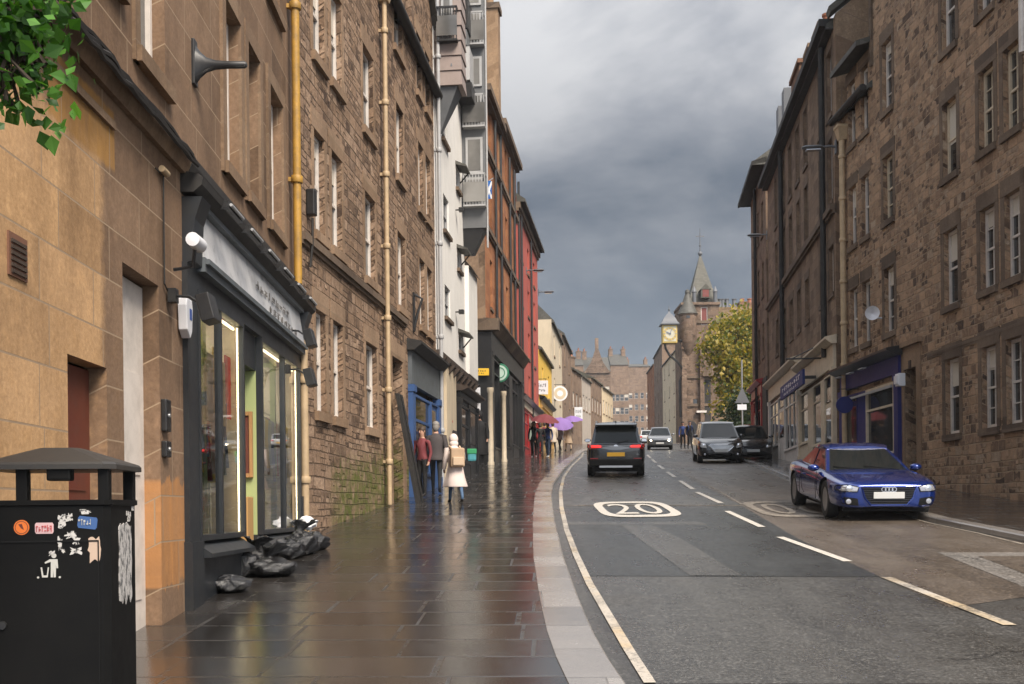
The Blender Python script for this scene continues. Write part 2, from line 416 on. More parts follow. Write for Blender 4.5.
# ------------------------------------------------------------------ materials
def zonesA(t, c, xyz, mid):
    x, y, z = xyz
    n = t.math('MULTIPLY', t.math('SUBTRACT', mid, .5), .35)
    # cleaned, paler stone below the string course on the near stretch; raw orange repair stones
    inz = t.math('MULTIPLY', t.math('SUBTRACT', 1, t.smooth(t.math('ADD', z, n), A_ZL-.1, A_ZL+.05)), t.math('SUBTRACT', 1, t.smooth(t.math('ADD', x, n), A_XL-.12, A_XL+.05)))
    c = t.mix(t.math('MULTIPLY', inz, .9), t.mix(1, c, (.80, .76, .74), 'MULTIPLY'), t.mix(1, c, (1.95, 1.80, 1.42), 'MULTIPLY'))
    co = t.comb(t.math('MULTIPLY', x, 2.2), t.math('MULTIPLY', z, .5), 0)
    for (xa, xb, za, zb, col, k) in A_PATCH:
        n2 = t.math('MULTIPLY', t.math('SUBTRACT', t.noise(co, 2.4, 4, .6), .5), .3)
        i = t.math('MULTIPLY', t.math('MULTIPLY', t.smooth(x, xa, xa+.02), t.math('SUBTRACT', 1, t.smooth(x, xb-.02, xb))), t.math('MULTIPLY', t.smooth(t.math('ADD', z, t.math('MULTIPLY', n2, k)), za, za+.05), t.math('SUBTRACT', 1, t.smooth(t.math('ADD', z, t.math('MULTIPLY', n2, k)), zb-.04, zb))))
        c = t.mix(t.math('MULTIPLY', i, t.ramp(t.noise(co, 3.3, 5, .65), [(.25, .35), (.7, 1.0)])), c, col)
    return c
# facade planes: pixel column and scale (pixels per metre) at each end
def line(x0, s0, x1, vp):
    return XS(x0, s0), XS(x1, s0*(x1-vp)/(x0-vp))
FA = Fac(*line(-150, 105*(492+150)/299, 303, 492))
FB = Fac(*line(303, 66.4, 438, 625))
FC = Fac(*line(438.3, 38.6, 476, 625))
FE = Fac(*line(487, 25, 519.5, 640))
FR = Fac(*line(519.8, 19.8, 540, 640))
R1N, R1F = line(1200, .0952*710, 843, 490)
FR1 = Fac(R1F, R1N)
R2N, R2F = line(838.5, .0952*352, 771, 638)
FR2 = Fac(R2F, R2N)
R3N, R3F = XS(769, 21.4), XS(754, 18.9)
FR3 = Fac(R3F, R3N)
A_ZL = FA.z(110, 150); A_XL = FA.u(104, 250)
def _pt(x, y): return FA.uz(x, y)
A_PATCH = [(_pt(48, 150)[0], _pt(115, 150)[0], FA.z(115, 176), FA.z(115, 112), (.40, .21, .055), .3),
           (_pt(142, 500)[0], _pt(181, 500)[0]+.2, FA.z(165, 590), FA.z(165, 478), (.46, .215, .075), 1.5)]
pal_ash = [(.20, .132, .083), (.262, .176, .113), (.31, .21, .137), (.268, .178, .110), (.345, .238, .157)]
stone('ashlar_tan', pal_ash, bw=.95, bh=.40, mortar=.007, mcol=(.30, .215, .14), wob=0, jit=.12, stain=.6, bumps=.45, bdist=.014, zones=zonesA)
stone('dressed_tan', [(.205, .135, .086), (.24, .16, .10), (.27, .185, .12)], bw=1.2, bh=.35, mortar=.004, mcol=(.2, .15, .1), wob=0, jit=.1, stain=.55, bumps=.2, bdist=.01)
stone('rubble_left', [(.08, .050, .034), (.23, .15, .096), (.34, .228, .15), (.27, .178, .118), (.42, .295, .205), (.17, .112, .076)], bw=.44, bh=.20, mortar=.016, mcol=(.10, .066, .044), wob=.035, jit=.0, vor=.62, stain=.35, bumps=1.0, bdist=.05, moss=(.95, .10, 1.2))
stone('dressed_left', [(.24, .16, .10), (.30, .205, .135), (.34, .235, .155)], bw=2, bh=.42, mortar=.005, mcol=(.2, .15, .1), wob=0, jit=.1, stain=.5, bumps=.25, bdist=.01)
stone('rubble_right', [(.095, .062, .043), (.22, .142, .092), (.36, .24, .152), (.44, .295, .188), (.49, .325, .208), (.26, .17, .112), (.46, .35, .25)], bw=.36, bh=.215, mortar=.017, mcol=(.36, .26, .17), wob=.05, jit=.0, vor=.72, stain=.38, bumps=.9, bdist=.04)
stone('dressed_dark', [(.12, .086, .063), (.165, .12, .085), (.21, .152, .107)], bw=1.5, bh=.3, mortar=.006, mcol=(.15, .11, .08), wob=0, jit=.1, stain=.6, bumps=.3, bdist=.012)
stone('tenement_dark', [(.16, .108, .074), (.22, .152, .104), (.27, .19, .13), (.23, .155, .103), (.30, .215, .148)], bw=.6, bh=.28, mortar=.006, mcol=(.11, .078, .055), wob=.004, jit=.2, stain=.6, bumps=.35, bdist=.015)
stone('red_sandstone', [(.29, .115, .052), (.37, .155, .070), (.42, .19, .088), (.33, .13, .058)], bw=.7, bh=.32, mortar=.006, mcol=(.2, .1, .05), wob=0, jit=.15, stain=.55, bumps=.25, bdist=.01)
stone('banded_stone', [(.12, .078, .05), (.30, .205, .13), (.20, .13, .085), (.35, .25, .165)], bw=2.6, bh=.75, mortar=.01, mcol=(.2, .14, .1), wob=.01, jit=.3, stain=.4, bumps=.4, bdist=.02)
stone('tan_chimney', [(.27, .172, .10), (.33, .215, .128), (.38, .255, .155)], bw=.6, bh=.3, mortar=.008, mcol=(.25, .17, .1), wob=.01, jit=.2, stain=.4, bumps=.3, bdist=.02)
stone('brick_chimney', [(.22, .105, .066), (.30, .15, .09), (.24, .15, .10)], bw=.3, bh=.12, mortar=.012, mcol=(.2, .15, .1), wob=0, jit=.1, stain=.5, bumps=.3, bdist=.02)
stone('far_stone', [(.20, .138, .098), (.27, .19, .135), (.24, .165, .118), (.31, .22, .16)], bw=.8, bh=.4, mortar=.012, mcol=(.18, .13, .1), wob=.02, jit=.3, stain=.5, bumps=.3, bdist=.03)
stone('tolbooth_stone', [(.10, .068, .048), (.17, .118, .084), (.23, .162, .115), (.20, .132, .094), (.29, .21, .15)], bw=.75, bh=.36, mortar=.025, mcol=(.17, .125, .095), wob=.05, jit=0, vor=.7, stain=.6, bumps=.5, bdist=.05)
stone('tolbooth_tan', [(.20, .135, .08), (.30, .21, .125), (.38, .275, .17), (.33, .235, .145)], bw=.75, bh=.36, mortar=.025, mcol=(.2, .15, .1), wob=.05, jit=0, vor=.7, stain=.6, bumps=.5, bdist=.05)
plaster('white_harl', (.76, .74, .70), dirt=.12)
plaster('red_render', (.40, .085, .062), dirt=.35)
plaster('yellow_render', (.70, .44, .06), dirt=.3)
plaster('cream_render', (.56, .47, .34), dirt=.4)
plaster('far_cream', (.72, .58, .39), dirt=.4)
plaster('pale_harl', (.42, .36, .30), dirt=.4)
plaster('lime_wall', (.34, .39, .17), var=.06, dirt=.1, rough=.6)
slate('slate', (.06, .058, .056)); slate('slate_pale', (.058, .056, .046))
paint('white_paint', (.66, .60, .54), .45, grime=.25); paint('cream_paint', (.62, .52, .38), .5, grime=.25)
paint('gold_paint', (.50, .30, .09), .5, grime=.2)
paint('yellow_pipe', (.43, .235, .035), .55, var=.3, grime=.6); paint('beige_pipe', (.47, .34, .20), .55, var=.2, grime=.3)
paint('black_paint', (.012, .012, .013), .38, grime=.2, spec=.5); paint('black_metal', (.010, .010, .011), .42, grime=.3)
paint('soot_shade_black', (.014, .012, .011), .7, grime=.4)
paint('slate_paint', (.016, .019, .023), .4, grime=.3); paint('slate_fascia', (.10, .115, .125), .5, grime=.4)
paint('vent_brown', (.16, .075, .045), .6); paint('navy_paint', (.004, .009, .11), .5, var=.05); paint('blue_paint', (.035, .085, .22), .45, grime=.2)
paint('deep_blue', (.008, .02, .13), .6, grime=.1)
paint('shutter_red', (.17, .035, .028), .6, grime=.2); paint('red_paint', (.36, .012, .014), .4, grime=.25); paint('door_red', (.12, .028, .016), .5, grime=.3); paint('wood', (.36, .19, .075), .5, var=.3); paint('orange_wood', (.50, .20, .06), .5, var=.2)
paint('dark_wood', (.05, .032, .022), .6, var=.4, grime=.3)
paint('purple_cladding', (.29, .23, .205), .6, var=.1, grime=.15); paint('grey_cladding', (.13, .135, .14), .5, grime=.2); paint('light_grey', (.40, .40, .40), .5, grime=.2)
paint('steel', (.42, .42, .42), .35, metal=.8); paint('alu', (.55, .55, .56), .3, metal=.9)
paint('plastic_white', (.72, .72, .74), .35); paint('plastic_blue', (.03, .08, .32), .4)
paint('terracotta', (.30, .115, .06), .75, var=.35, grime=.3); paint('lead', (.11, .115, .125), .5)
paint('blind_cloth', (.55, .50, .42), .8); paint('curtain', (.48, .36, .20), .8)
paint('clay_orange', (.55, .12, .02), .7)
glass_dark('window_glass', (.022, .023, .024), .05, .7); glass_dark('window_pale', (.19, .185, .175), .15); glass_dark('shop_glass', (.012, .012, .013), .04)
glass_clear('shop_pane', 1.35)
emit('warm_strip', (1, .82, .48), 2.2); emit('lamp_white', (1, .95, .85), 12)

# fascia panel: pale, rain streaked
m, t, b = newmat('faded_fascia'); u, v, co, xyz = facade_uv(t)
streak = t.noise(t.comb(t.math('MULTIPLY', u, 3.0), t.math('MULTIPLY', v, .35)), 2.2, 5, .7, dim='2D')
c = t.mix(streak, (.40, .40, .41), (.66, .66, .66)); c = t.mix(t.ramp(t.noise(co, 3.1, 4, .7), [(.56, 0), (.72, .75)]), c, (.10, .10, .10))
setin(t, b, Base_Color=c, Roughness=.38)

# ---- wet asphalt
def asphalt(name, col, wet=.5):
    m, t, b = newmat(name); co = t.add('ShaderNodeTexCoord').outputs['Object']; x, y, z = t.sep(co)
    ck = t.add('ShaderNodeTexVoronoi', voronoi_dimensions='2D', feature='DISTANCE_TO_EDGE', i_Scale=.33, i_Randomness=1.0); t.l.new(t.comb(t.math('ADD', x, t.math('MULTIPLY', t.noise(co, 1.6, 5, .7), 1.4)), t.math('MULTIPLY', t.math('ADD', y, t.math('MULTIPLY', t.noise(co, 1.3, 5, .7), 1.4)), .6)), ck.inputs['Vector'])
    crack = t.math('MULTIPLY', t.math('SUBTRACT', 1, t.smooth(ck.outputs['Distance'], .0, .012)), t.ramp(t.noise(co, .35, 3), [(.5, 0), (.62, .8)]))
    trk_sheen = t.math('MULTIPLY', t.smooth(t.noise(t.comb(t.math('MULTIPLY', x, 1.1), t.math('MULTIPLY', y, .035)), 1.0, 3, .5, dim='2D'), .42, .62), .5)  # tyre-track sheen, put into the colour as paler streaks
    g = t.noise(co, 95, 3, .7); p = t.noise(t.comb(t.math('MULTIPLY', x, .8), t.math('MULTIPLY', y, .22)), 1.0, 6, .62, dim='2D'); q = t.noise(co, 7, 5, .65)
    c = t.mix(g, tuple(v*.55 for v in col), tuple(v*1.5 for v in col)); c = t.mix(t.ramp(p, [(.40, 0), (.66, .62)]), c, tuple(v*1.6 for v in col)); c = t.mix(t.ramp(q, [(.35, .6), (.6, 0)]), c, tuple(v*.45 for v in col)); c = t.mix(t.ramp(t.noise(co, 15, 5, .75), [(.38, .6), (.52, 0), (.66, .0)]), c, tuple(v*.4 for v in col)); c = t.mix(t.ramp(t.noise(co, 19, 4, .7), [(.52, 0), (.7, .55)]), c, tuple(v*2.3 for v in col)); c = t.mix(trk_sheen, c, tuple(v*1.55 for v in col)); sp = t.noise(co, 38, 3, .6); c = t.mix(t.ramp(sp, [(.56, 0), (.66, .75)]), c, tuple(v*3.4 for v in col)); c = t.mix(t.ramp(sp, [(.33, .8), (.43, 0)]), c, tuple(v*.25 for v in col)); c = t.mix(crack, c, (.008, .008, .008))
    r = t.math('ADD', .52-wet*.38, t.math('MULTIPLY', t.math('SUBTRACT', t.noise(t.comb(x, t.math('MULTIPLY', y, .4)), 1.7, 5, .6, dim='2D'), .5), .62)); r = t.math('MAXIMUM', r, .13)
    setin(t, b, Base_Color=c, Roughness=r, Normal=t.bump(g, .42, .010)); b.inputs['Specular IOR Level'].default_value = .7
    return m
asphalt('asphalt', (.038, .036, .033)); asphalt('asphalt_brown', (.070, .055, .042), .4); asphalt('asphalt_dark', (.022, .023, .022), .5); asphalt('asphalt_pale', (.050, .048, .044), .5)
asphalt('concrete_wet', (.13, .118, .105), .35)
def paving(name, pal, bw, bh, ang, wet, mort=.018):
    m, t, b = newmat(name); co = t.add('ShaderNodeTexCoord').outputs['Object']
    mp = t.add('ShaderNodeMapping'); mp.inputs['Rotation'].default_value = (0, 0, ang); t.l.new(co, mp.inputs[0])
    x, y, z = t.sep(mp.outputs[0])
    row = t.math('FLOOR', t.math('DIVIDE', y, bh)); wn = t.add('ShaderNodeTexWhiteNoise', noise_dimensions='1D'); t.l.new(row, wn.inputs['W'])
    un = t.noise(t.comb(x, t.math('MULTIPLY', row, 5.1)), .6, 1, .5, dim='2D')
    u2 = t.math('ADD', t.math('ADD', x, t.math('MULTIPLY', wn.outputs[0], bw)), t.math('MULTIPLY', un, bw*.7))
    br = t.add('ShaderNodeTexBrick', offset=.5); t.l.new(t.comb(u2, y), br.inputs['Vector'])
    br.inputs['Color1'].default_value = (0, 0, 0, 1); br.inputs['Color2'].default_value = (1, 1, 1, 1); br.inputs['Mortar'].default_value = (.5, .5, .5, 1)
    br.inputs['Scale'].default_value = 1; br.inputs['Mortar Size'].default_value = mort; br.inputs['Mortar Smooth'].default_value = .2; br.inputs['Brick Width'].default_value = bw; br.inputs['Row Height'].default_value = bh
    fine = t.noise(co, 60, 4, .7); mid = t.noise(co, 2.0, 5, .65)
    c = t.ramp(t.math('ADD', br.outputs['Color'], t.math('MULTIPLY', t.math('SUBTRACT', mid, .5), .8)), [(i/(len(pal)-1), p) for i, p in enumerate(pal)])
    c = t.mix(t.math('MULTIPLY', fine, .5), c, t.mix(1, c, (.5, .5, .5), 'MULTIPLY'))
    c = t.mix(t.ramp(t.noise(co, 22, 3, .8), [(.74, 0), (.78, .5)]), c, (.22, .19, .16))
    jf = t.math('MULTIPLY', br.outputs['Fac'], t.ramp(t.noise(co, 1.7, 4, .7), [(.35, .15), (.65, 1)])); c = t.mix(jf, c, (.016, .013, .011))
    w = t.noise(t.comb(x, y), 1.1, 6, .68, dim='2D'); pk = t.noise(co, 34, 3, .65)
    r = t.math('ADD', t.ramp(w, [(.40, .02), (.70, .16)]), t.math('MULTIPLY', t.math('SUBTRACT', pk, .5), .24)); r = t.math('ADD', r, t.math('MULTIPLY', br.outputs['Color'], .10)); r = t.math('MAXIMUM', t.math('ADD', r, .12-wet), .045)
    h = t.math('SUBTRACT', t.math('ADD', t.math('MULTIPLY', fine, .30), t.math('MULTIPLY', pk, .30)), t.math('MULTIPLY', br.outputs['Fac'], 1.2)); h = t.math('ADD', h, t.math('MULTIPLY', br.outputs['Color'], .5))
    # every slab is bedded at a slightly different tilt; joints are dull
    wv = t.add('ShaderNodeTexWhiteNoise', noise_dimensions='2D'); t.l.new(t.comb(br.outputs['Color'], row), wv.inputs['Vector'])
    geo = t.add('ShaderNodeNewGeometry').outputs['Normal']; a1 = t.add('ShaderNodeVectorMath', operation='SUBTRACT'); t.l.new(wv.outputs['Color'], a1.inputs[0]); a1.inputs[1].default_value = (.5, .5, .5)
    a2 = t.add('ShaderNodeVectorMath', operation='SCALE'); t.l.new(a1.outputs[0], a2.inputs[0]); a2.inputs['Scale'].default_value = .028
    a3 = t.add('ShaderNodeVectorMath', operation='ADD'); t.l.new(geo, a3.inputs[0]); t.l.new(a2.outputs[0], a3.inputs[1]); a4 = t.add('ShaderNodeVectorMath', operation='NORMALIZE'); t.l.new(a3.outputs[0], a4.inputs[0])
    bn = t.add('ShaderNodeBump', i_Strength=.22, i_Distance=.012, i_Height=h); t.l.new(a4.outputs[0], bn.inputs['Normal'])
    r = t.math('ADD', r, t.math('MULTIPLY', jf, .35))
    setin(t, b, Base_Color=c, Roughness=r, Normal=bn.outputs[0]); b.inputs['Specular IOR Level'].default_value = .85; b.inputs['IOR'].default_value = 1.85
    return m
paving('flagstone', [(.017, .0155, .0145), (.028, .025, .023), (.044, .039, .035), (.023, .021, .0195)], .95, .62, .04, .12)
paving('kerbstone', [(.20, .185, .172), (.26, .24, .222), (.31, .287, .265)], 3.0, .92, 0, .05, .008)
m, t, b = newmat('road_paint'); co = t.add('ShaderNodeTexCoord').outputs['Object']
n = t.noise(co, 30, 5, .75); wv = t.ramp(t.noise(co, 5, 4), [(.35, .35), (.65, 1)])
setin(t, b, Base_Color=t.mix(t.ramp(n, [(.30, .75), (.50, 0)]), (.56, .52, .46), (.10, .09, .08)), Roughness=.5, Normal=t.bump(n, .3, .01))
m, t, b = newmat('road_paint_yellow'); co = t.add('ShaderNodeTexCoord').outputs['Object']; y = t.sep(co)[1]
n = t.math('ADD', t.noise(co, 26, 5, .75), t.math('MULTIPLY', t.math('SUBTRACT', t.noise(co, 1.4, 4), .55), .7)); k = t.math('MULTIPLY', t.ramp(t.noise(co, .55, 4), [(.50, 0), (.68, .7)]), 1)
c = t.mix(k, (.50, .45, .38), (.52, .33, .09)); setin(t, b, Base_Color=t.mix(t.ramp(n, [(.34, .8), (.52, .1)]), c, (.09, .08, .07)), Roughness=.5)
m, t, b = newmat('road_paint_worn'); co = t.add('ShaderNodeTexCoord').outputs['Object']
setin(t, b, Base_Color=t.mix(t.ramp(t.noise(co, 9, 6, .8), [(.40, 0), (.62, 1)]), (.30, .26, .21), (.07, .056, .044)), Roughness=.55)

# ---- leaves
def leafmat(name, cols):
    m, t, b = newmat(name); g = t.add('ShaderNodeNewGeometry')
    c = t.ramp(g.outputs['Random Per Island'], [(i/(len(cols)-1), q) for i, q in enumerate(cols)])
    setin(t, b, Base_Color=c, Roughness=.5); b.inputs['Specular IOR Level'].default_value = .4
    tr = t.add('ShaderNodeBsdfTranslucent'); t.l.new(t.mix(1, c, (1.5, 1.5, .8), 'MULTIPLY'), tr.inputs[0])
    mx = t.add('ShaderNodeMixShader', i_0=.35); t.l.new(b.outputs[0], mx.inputs[1]); t.l.new(tr.outputs[0], mx.inputs[2]); t.l.new(mx.outputs[0], t.n['Material Output'].inputs['Surface'])
leafmat('leaf_green', [(.014, .05, .006), (.03, .10, .010), (.06, .17, .018), (.10, .25, .035)])
leafmat('leaf_yellow', [(.05, .075, .010), (.11, .13, .014), (.24, .20, .022), (.36, .26, .04), (.17, .16, .02)])
leafmat('leaf_dark', [(.010, .022, .006), (.02, .04, .010), (.035, .055, .012)])
leafmat('weed', [(.03, .09, .01), (.07, .17, .02)])
paint('bark', (.055, .040, .028), .9, var=.4)

# ---- vehicles
def carpaint(name, col, metal=.35, rough=.22):
    m, t, b = newmat(name); co = t.add('ShaderNodeTexCoord').outputs['Object']
    n = t.noise(co, 120, 2, .6)
    setin(t, b, Base_Color=t.mix(n, tuple(v*.9 for v in col), tuple(v*1.1 for v in col)), Metallic=metal, Roughness=rough, Normal=t.bump(t.ramp(t.noise(co, 75, 2), [(.6, 0), (.7, 1)]), .06, .004))
    b.inputs['Coat Weight'].default_value = 1; b.inputs['Coat Roughness'].default_value = .03
carpaint('car_blue', (.0015, .024, .185), .5, .2); carpaint('car_black', (.006, .006, .007), .1); carpaint('car_grey', (.16, .165, .17), .5); carpaint('car_white', (.55, .55, .54), .05)
paint('rubber', (.012, .012, .012), .75); paint('rim_metal', (.36, .36, .37), .3, metal=.9); paint('rim_dark', (.05, .05, .055), .3, metal=.8)
paint('trim_black', (.006, .006, .006), .6, spec=.2); glass_dark('car_glass', (.012, .014, .014), .03, .1); MATS['car_glass'].node_tree.nodes['Principled BSDF'].inputs['Specular IOR Level'].default_value = .3
paint('chrome', (.75, .75, .76), .12, metal=1.0); paint('lens', (.40, .40, .42), .08, metal=.5, spec=.9); paint('plate_white', (.62, .62, .60), .4, var=.05); paint('plate_yellow', (.72, .40, .03), .4, var=.05)
emit('tail_red', (.6, .012, .010), .9); emit('head_on', (1, .86, .62), 9); paint('lens_red', (.25, .008, .008), .15, spec=.8)
# ---- cloth
for nm, col in dict(cloth_pink=(.68, .57, .52), cloth_dark=(.030, .024, .024), cloth_charcoal=(.055, .045, .045), cloth_black=(.008, .008, .009), denim=(.065, .12, .21), denim_dark=(.02, .035, .07), cloth_red=(.42, .02, .018), cloth_cream=(.52, .44, .35), cloth_tan=(.40, .28, .18), cloth_beige=(.50, .37, .25), cloth_orange=(.60, .17, .03), cloth_teal=(.06, .26, .30), cloth_grey=(.22, .23, .22), cloth_blue=(.03, .06, .20), cloth_purple=(.22, .13, .36), cloth_yellow=(.60, .42, .06), cloth_maroon=(.16, .03, .035), cloth_white=(.62, .60, .58), cloth_green=(.03, .25, .10), cloth_greygreen=(.20, .25, .21)).items(): paint(nm, col, .8, var=.2)
paint('skin', (.46, .26, .18), .55); paint('hair_brown', (.045, .026, .015), .6); paint('hair_dark', (.012, .009, .008), .6); paint('hair_grey', (.22, .20, .18), .6); paint('shoe_dark', (.015, .013, .012), .5); paint('shoe_white', (.6, .6, .6), .5)
# ---- bin bag plastic
m, t, b = newmat('bin_bag'); co = t.add('ShaderNodeTexCoord').outputs['Object']
h = t.math('ADD', t.noise(co, 7, 5, .65, 1.2), t.math('MULTIPLY', t.noise(co, 21, 4, .6, 2.0), .45)); setin(t, b, Base_Color=(.010, .010, .011), Roughness=.22, Normal=t.bump(h, .75, .035)); b.inputs['Specular IOR Level'].default_value = .7
# ---- litter-bin surfaces
paint('bin_black', (.0035, .0035, .0035), .55, grime=.06, var=.4, spec=.16); paint('bin_roof', (.030, .027, .024), .5, grime=.3, var=.3)
m, t, b = newmat('sticker_torn'); co = t.add('ShaderNodeTexCoord').outputs['Object']
setin(t, b, Base_Color=t.mix(t.ramp(t.noise(co, 60, 4, .7), [(.40, 0), (.47, 1)]), (.03, .03, .03), (.55, .53, .50)), Roughness=.7)
m, t, b = newmat('poster_torn'); co = t.add('ShaderNodeTexCoord').outputs['Object']; x, y, z = t.sep(co)
n = t.noise(t.comb(t.math('MULTIPLY', y, 3), t.math('MULTIPLY', z, 1.2)), 11, 5, .75, dim='2D')
c = t.mix(t.ramp(n, [(.44, 1), (.50, 0)]), (.48, .46, .44), (.10, .10, .10)); c = t.mix(t.ramp(t.noise(co, 7, 3), [(.70, 0), (.74, 1)]), c, (.5, .10, .06)); setin(t, b, Base_Color=c, Roughness=.75)
paint('sticker_orange', (.70, .17, .025), .5, var=.2); paint('sticker_pink', (.62, .42, .42), .6); paint('sticker_blue', (.04, .10, .26), .5); paint('sticker_beige', (.50, .37, .28), .7); paint('logo_white', (.50, .49, .45), .6); paint('ink_red', (.5, .08, .08), .6)
paint('clock_gold', (.50, .36, .10), .5); paint('clock_blue', (.16, .19, .27), .5); paint('clock_face', (.50, .47, .36), .5)
paint('sign_green', (.02, .17, .09), .45); paint('sign_mint', (.46, .60, .52), .5); paint('flag_blue', (.01, .12, .42), .8); paint('flag_white', (.7, .7, .7), .8)
emit('sign_violet', (.35, .4, 1), 1.2); paint('sign_yellow', (.75, .45, .02), .5); paint('sign_red', (.5, .02, .02), .5)
paint('carton', (.42, .24, .085), .8); paint('poster_lace', (.55, .52, .42), .8, var=.4)
paint('verdigris', (.10, .115, .115), .5)

# ------------------------------------------------------------------ terrain, carriageway
ys = [-18+i*1.5 for i in range(int(470/1.5))]
mb = MB(); xs = [-160, -60, -25, -12, 0, 12, 25, 60, 160]
mb.v = [(x, y, gz(y)) for y in ys for x in xs]; n = len(xs)
mb.f = [[j*n+i, j*n+i+1, (j+1)*n+i+1, (j+1)*n+i] for j in range(len(ys)-1) for i in range(n-1)]; mb.m = [0]*len(mb.f); mb.sm = [True]*len(mb.f)
struct('road', mb, 'asphalt', fixn=False)
# kerb lines
KL = [(p.y, p.x) for p in (G(x, y, .1) for x, y in [(627, 684), (600, 645), (580, 601), (563.5, 556), (555, 520), (551.5, 495), (553.5, 483), (563, 470), (574, 459), (584, 450.5)])]
KL += [(82*K, 8.0), (110*K, 12.0), (160*K, 19.5), (300*K, 37)]
KRp = [(p.y, p.x) for p in (G(x, y, .05) for x, y in [(1024, 539), (933, 520.5), (860, 500), (792.8, 480), (776, 473), (745.6, 462), (722, 453.5)])]
KRp += [(85*K, 14.5), (110*K, 17.6), (160*K, 25), (300*K, 44)]
def polyband(fl, fr, y0, y1, dz, step=.75, nx=6):
    mb = MB(); N = max(2, int((y1-y0)/step)+1); rows = []
    for j in range(N+1):
        y = y0+(y1-y0)*j/N; a, b = fl(y), fr(y)
        rows.append([(a+(b-a)*i/nx, y, gz(y)+dz) for i in range(nx+1)])
    mb.v = [p for r in rows for p in r]; w = nx+1
    mb.f = [[j*w+i, j*w+i+1, (j+1)*w+i+1, (j+1)*w+i] for j in range(N) for i in range(nx)]; mb.m = [0]*len(mb.f); mb.sm = [False]*len(mb.f)
    return mb
kl = lambda y: lerp(KL, y); kr = lambda y: lerp(KRp, y)
KW = .37
struct('pavement_left', polyband(lambda y: -14-max(0, (y-40))*.02, lambda y: kl(y)-KW, -10, 170, .1), 'flagstone', fixn=False)
struct('pavement_right', polyband(lambda y: kr(y)+.22, lambda y: kr(y)+16, -10, 170, .1), 'flagstone', fixn=False)
def kerb(fx, w, sgn, name):
    mb = MB(); N = 190; r = []
    for j in range(N+1):
        y = -10+180*j/N; x = fx(y); z = gz(y)
        r.append([(x-sgn*w, y, z-.05), (x-sgn*w, y, z+.108), (x-sgn*.02, y, z+.108), (x, y, z+.088), (x, y, z-.05)])
    mb.loft(r, smooth=False, caps=False, closed=False)
    return struct(name, mb, 'kerbstone', fixn=False)
kerb(kl, KW+.01, 1, 'kerb'); kerb(kr, .23, -1, 'kerb')
# overlays
def sheet(name, px, m, dz, sub=5, z0=0.0):
    """sheet laid on the street from a plan outline given as two matching edges (pixel lists)"""
    L_, R_ = px; mb = MB(); rows = []
    def dens(E):
        pts = [G(*q, z0) for q in E]; out = []
        for a, b in zip(pts, pts[1:]):
            k = max(1, int((b-a).length/1.0)) if sub is None else sub
            out += [a+(b-a)*i/k for i in range(k)]
        return out+[pts[-1]]
    A_, B_ = dens(L_), dens(R_)
    nn = 6; rows = []
    for a, b in zip(A_, B_):
        rows.append([(p.x, p.y, gz(p.y)+z0+dz) for p in (a+(b-a)*i/nn for i in range(nn+1))])
    mb.v = [p for r in rows for p in r]; w = nn+1
    mb.f = [[j*w+i, j*w+i+1, (j+1)*w+i+1, (j+1)*w+i] for j in range(len(rows)-1) for i in range(nn)]; mb.m = [0]*len(mb.f); mb.sm = [False]*len(mb.f)
    return struct(name, mb, m, fixn=False)
sheet('road_patch', ([(655, 462), (698, 483), (742, 506), (800, 540), (880, 577)], [(742, 463), (790, 483), (850, 501), (930, 523), (1050, 548)]), 'asphalt_brown', .004)
sheet('road_patch', ([(880, 577), (950, 608)], [(1050, 548), (1075, 590)]), 'asphalt_brown', .0045)
sheet('road_patch', ([(593, 490), (583, 500), (578, 506)], [(700, 488), (722, 497), (742, 505)]), 'asphalt_pale', .0042)
sheet('road_patch', ([(566, 522), (567, 525)], [(700, 522), (708, 525)]), 'asphalt_pale', .005)
sheet('road_patch', ([(561, 508), (580, 560), (586, 576)], [(560+185, 508), (860, 565), (880, 577)]), 'asphalt_dark', .0035)
sheet('road_patch', ([(621, 525.5), (640, 540), (690, 576)], [(652, 525.5), (683, 540), (742, 576)]), 'asphalt_pale', .0068)
sheet('road_patch', ([(589, 577), (606, 606), (655, 684)], [(886, 577.5), (960, 610), (1160, 684)]), 'asphalt_pale', .0022)
sheet('road_patch', ([(937, 553), (985, 572), (1050, 598)], [(1050, 553), (1060, 572), (1075, 598)]), 'concrete_wet', .0085)
sheet('road_patch', ([(978, 557), (1003, 566), (1030, 577)], [(1050, 557), (1055, 566), (1062, 577)]), 'asphalt_brown', .0125)
# gutter strip outside the left kerb
struct('gutter', polyband(kl, lambda y: kl(y)+.13, 5.5, 60, .009, nx=1), 'asphalt_pale', fixn=False)
# markings
def marking(px_c, wl, m, name='road_marking', dz=.011, wp=None):
    pts = [G(*q) for q in px_c]; mb = MB(); P = []
    for a, b in zip(pts, pts[1:]):
        k = max(1, int((b-a).length/1.2)); P += [a+(b-a)*i/k for i in range(k)]
    P.append(pts[-1]); rows = []
    for i, p in enumerate(P):
        d = P[min(i+1, len(P)-1)]-P[max(i-1, 0)]; n_ = Vector((d.y, -d.x, 0)).normalized()*wl/2
        rows.append([(q.x, q.y, gz(q.y)+dz) for q in (p-n_, p+n_)])
    mb.loft(rows, smooth=False, caps=False, closed=False)
    return struct(name, mb, m, fixn=False)
for a, b in [((1010, 626), (886, 578)), ((848, 562), (780, 537.5)), ((762, 527.5), (727, 511.5)), ((721, 503.5), (697, 492.5)), ((693, 489.5), (680, 481)), ((675, 477.5), (667, 472)), ((664, 469.5), (658.5, 465.5)), ((656, 463), (652, 459.5)), ((650.5, 458), (647, 455))]:
    marking([a, ((a[0]+b[0])/2, (a[1]+b[1])/2), b], .12, 'road_paint_yellow' if a[0] > 900 else 'road_paint')
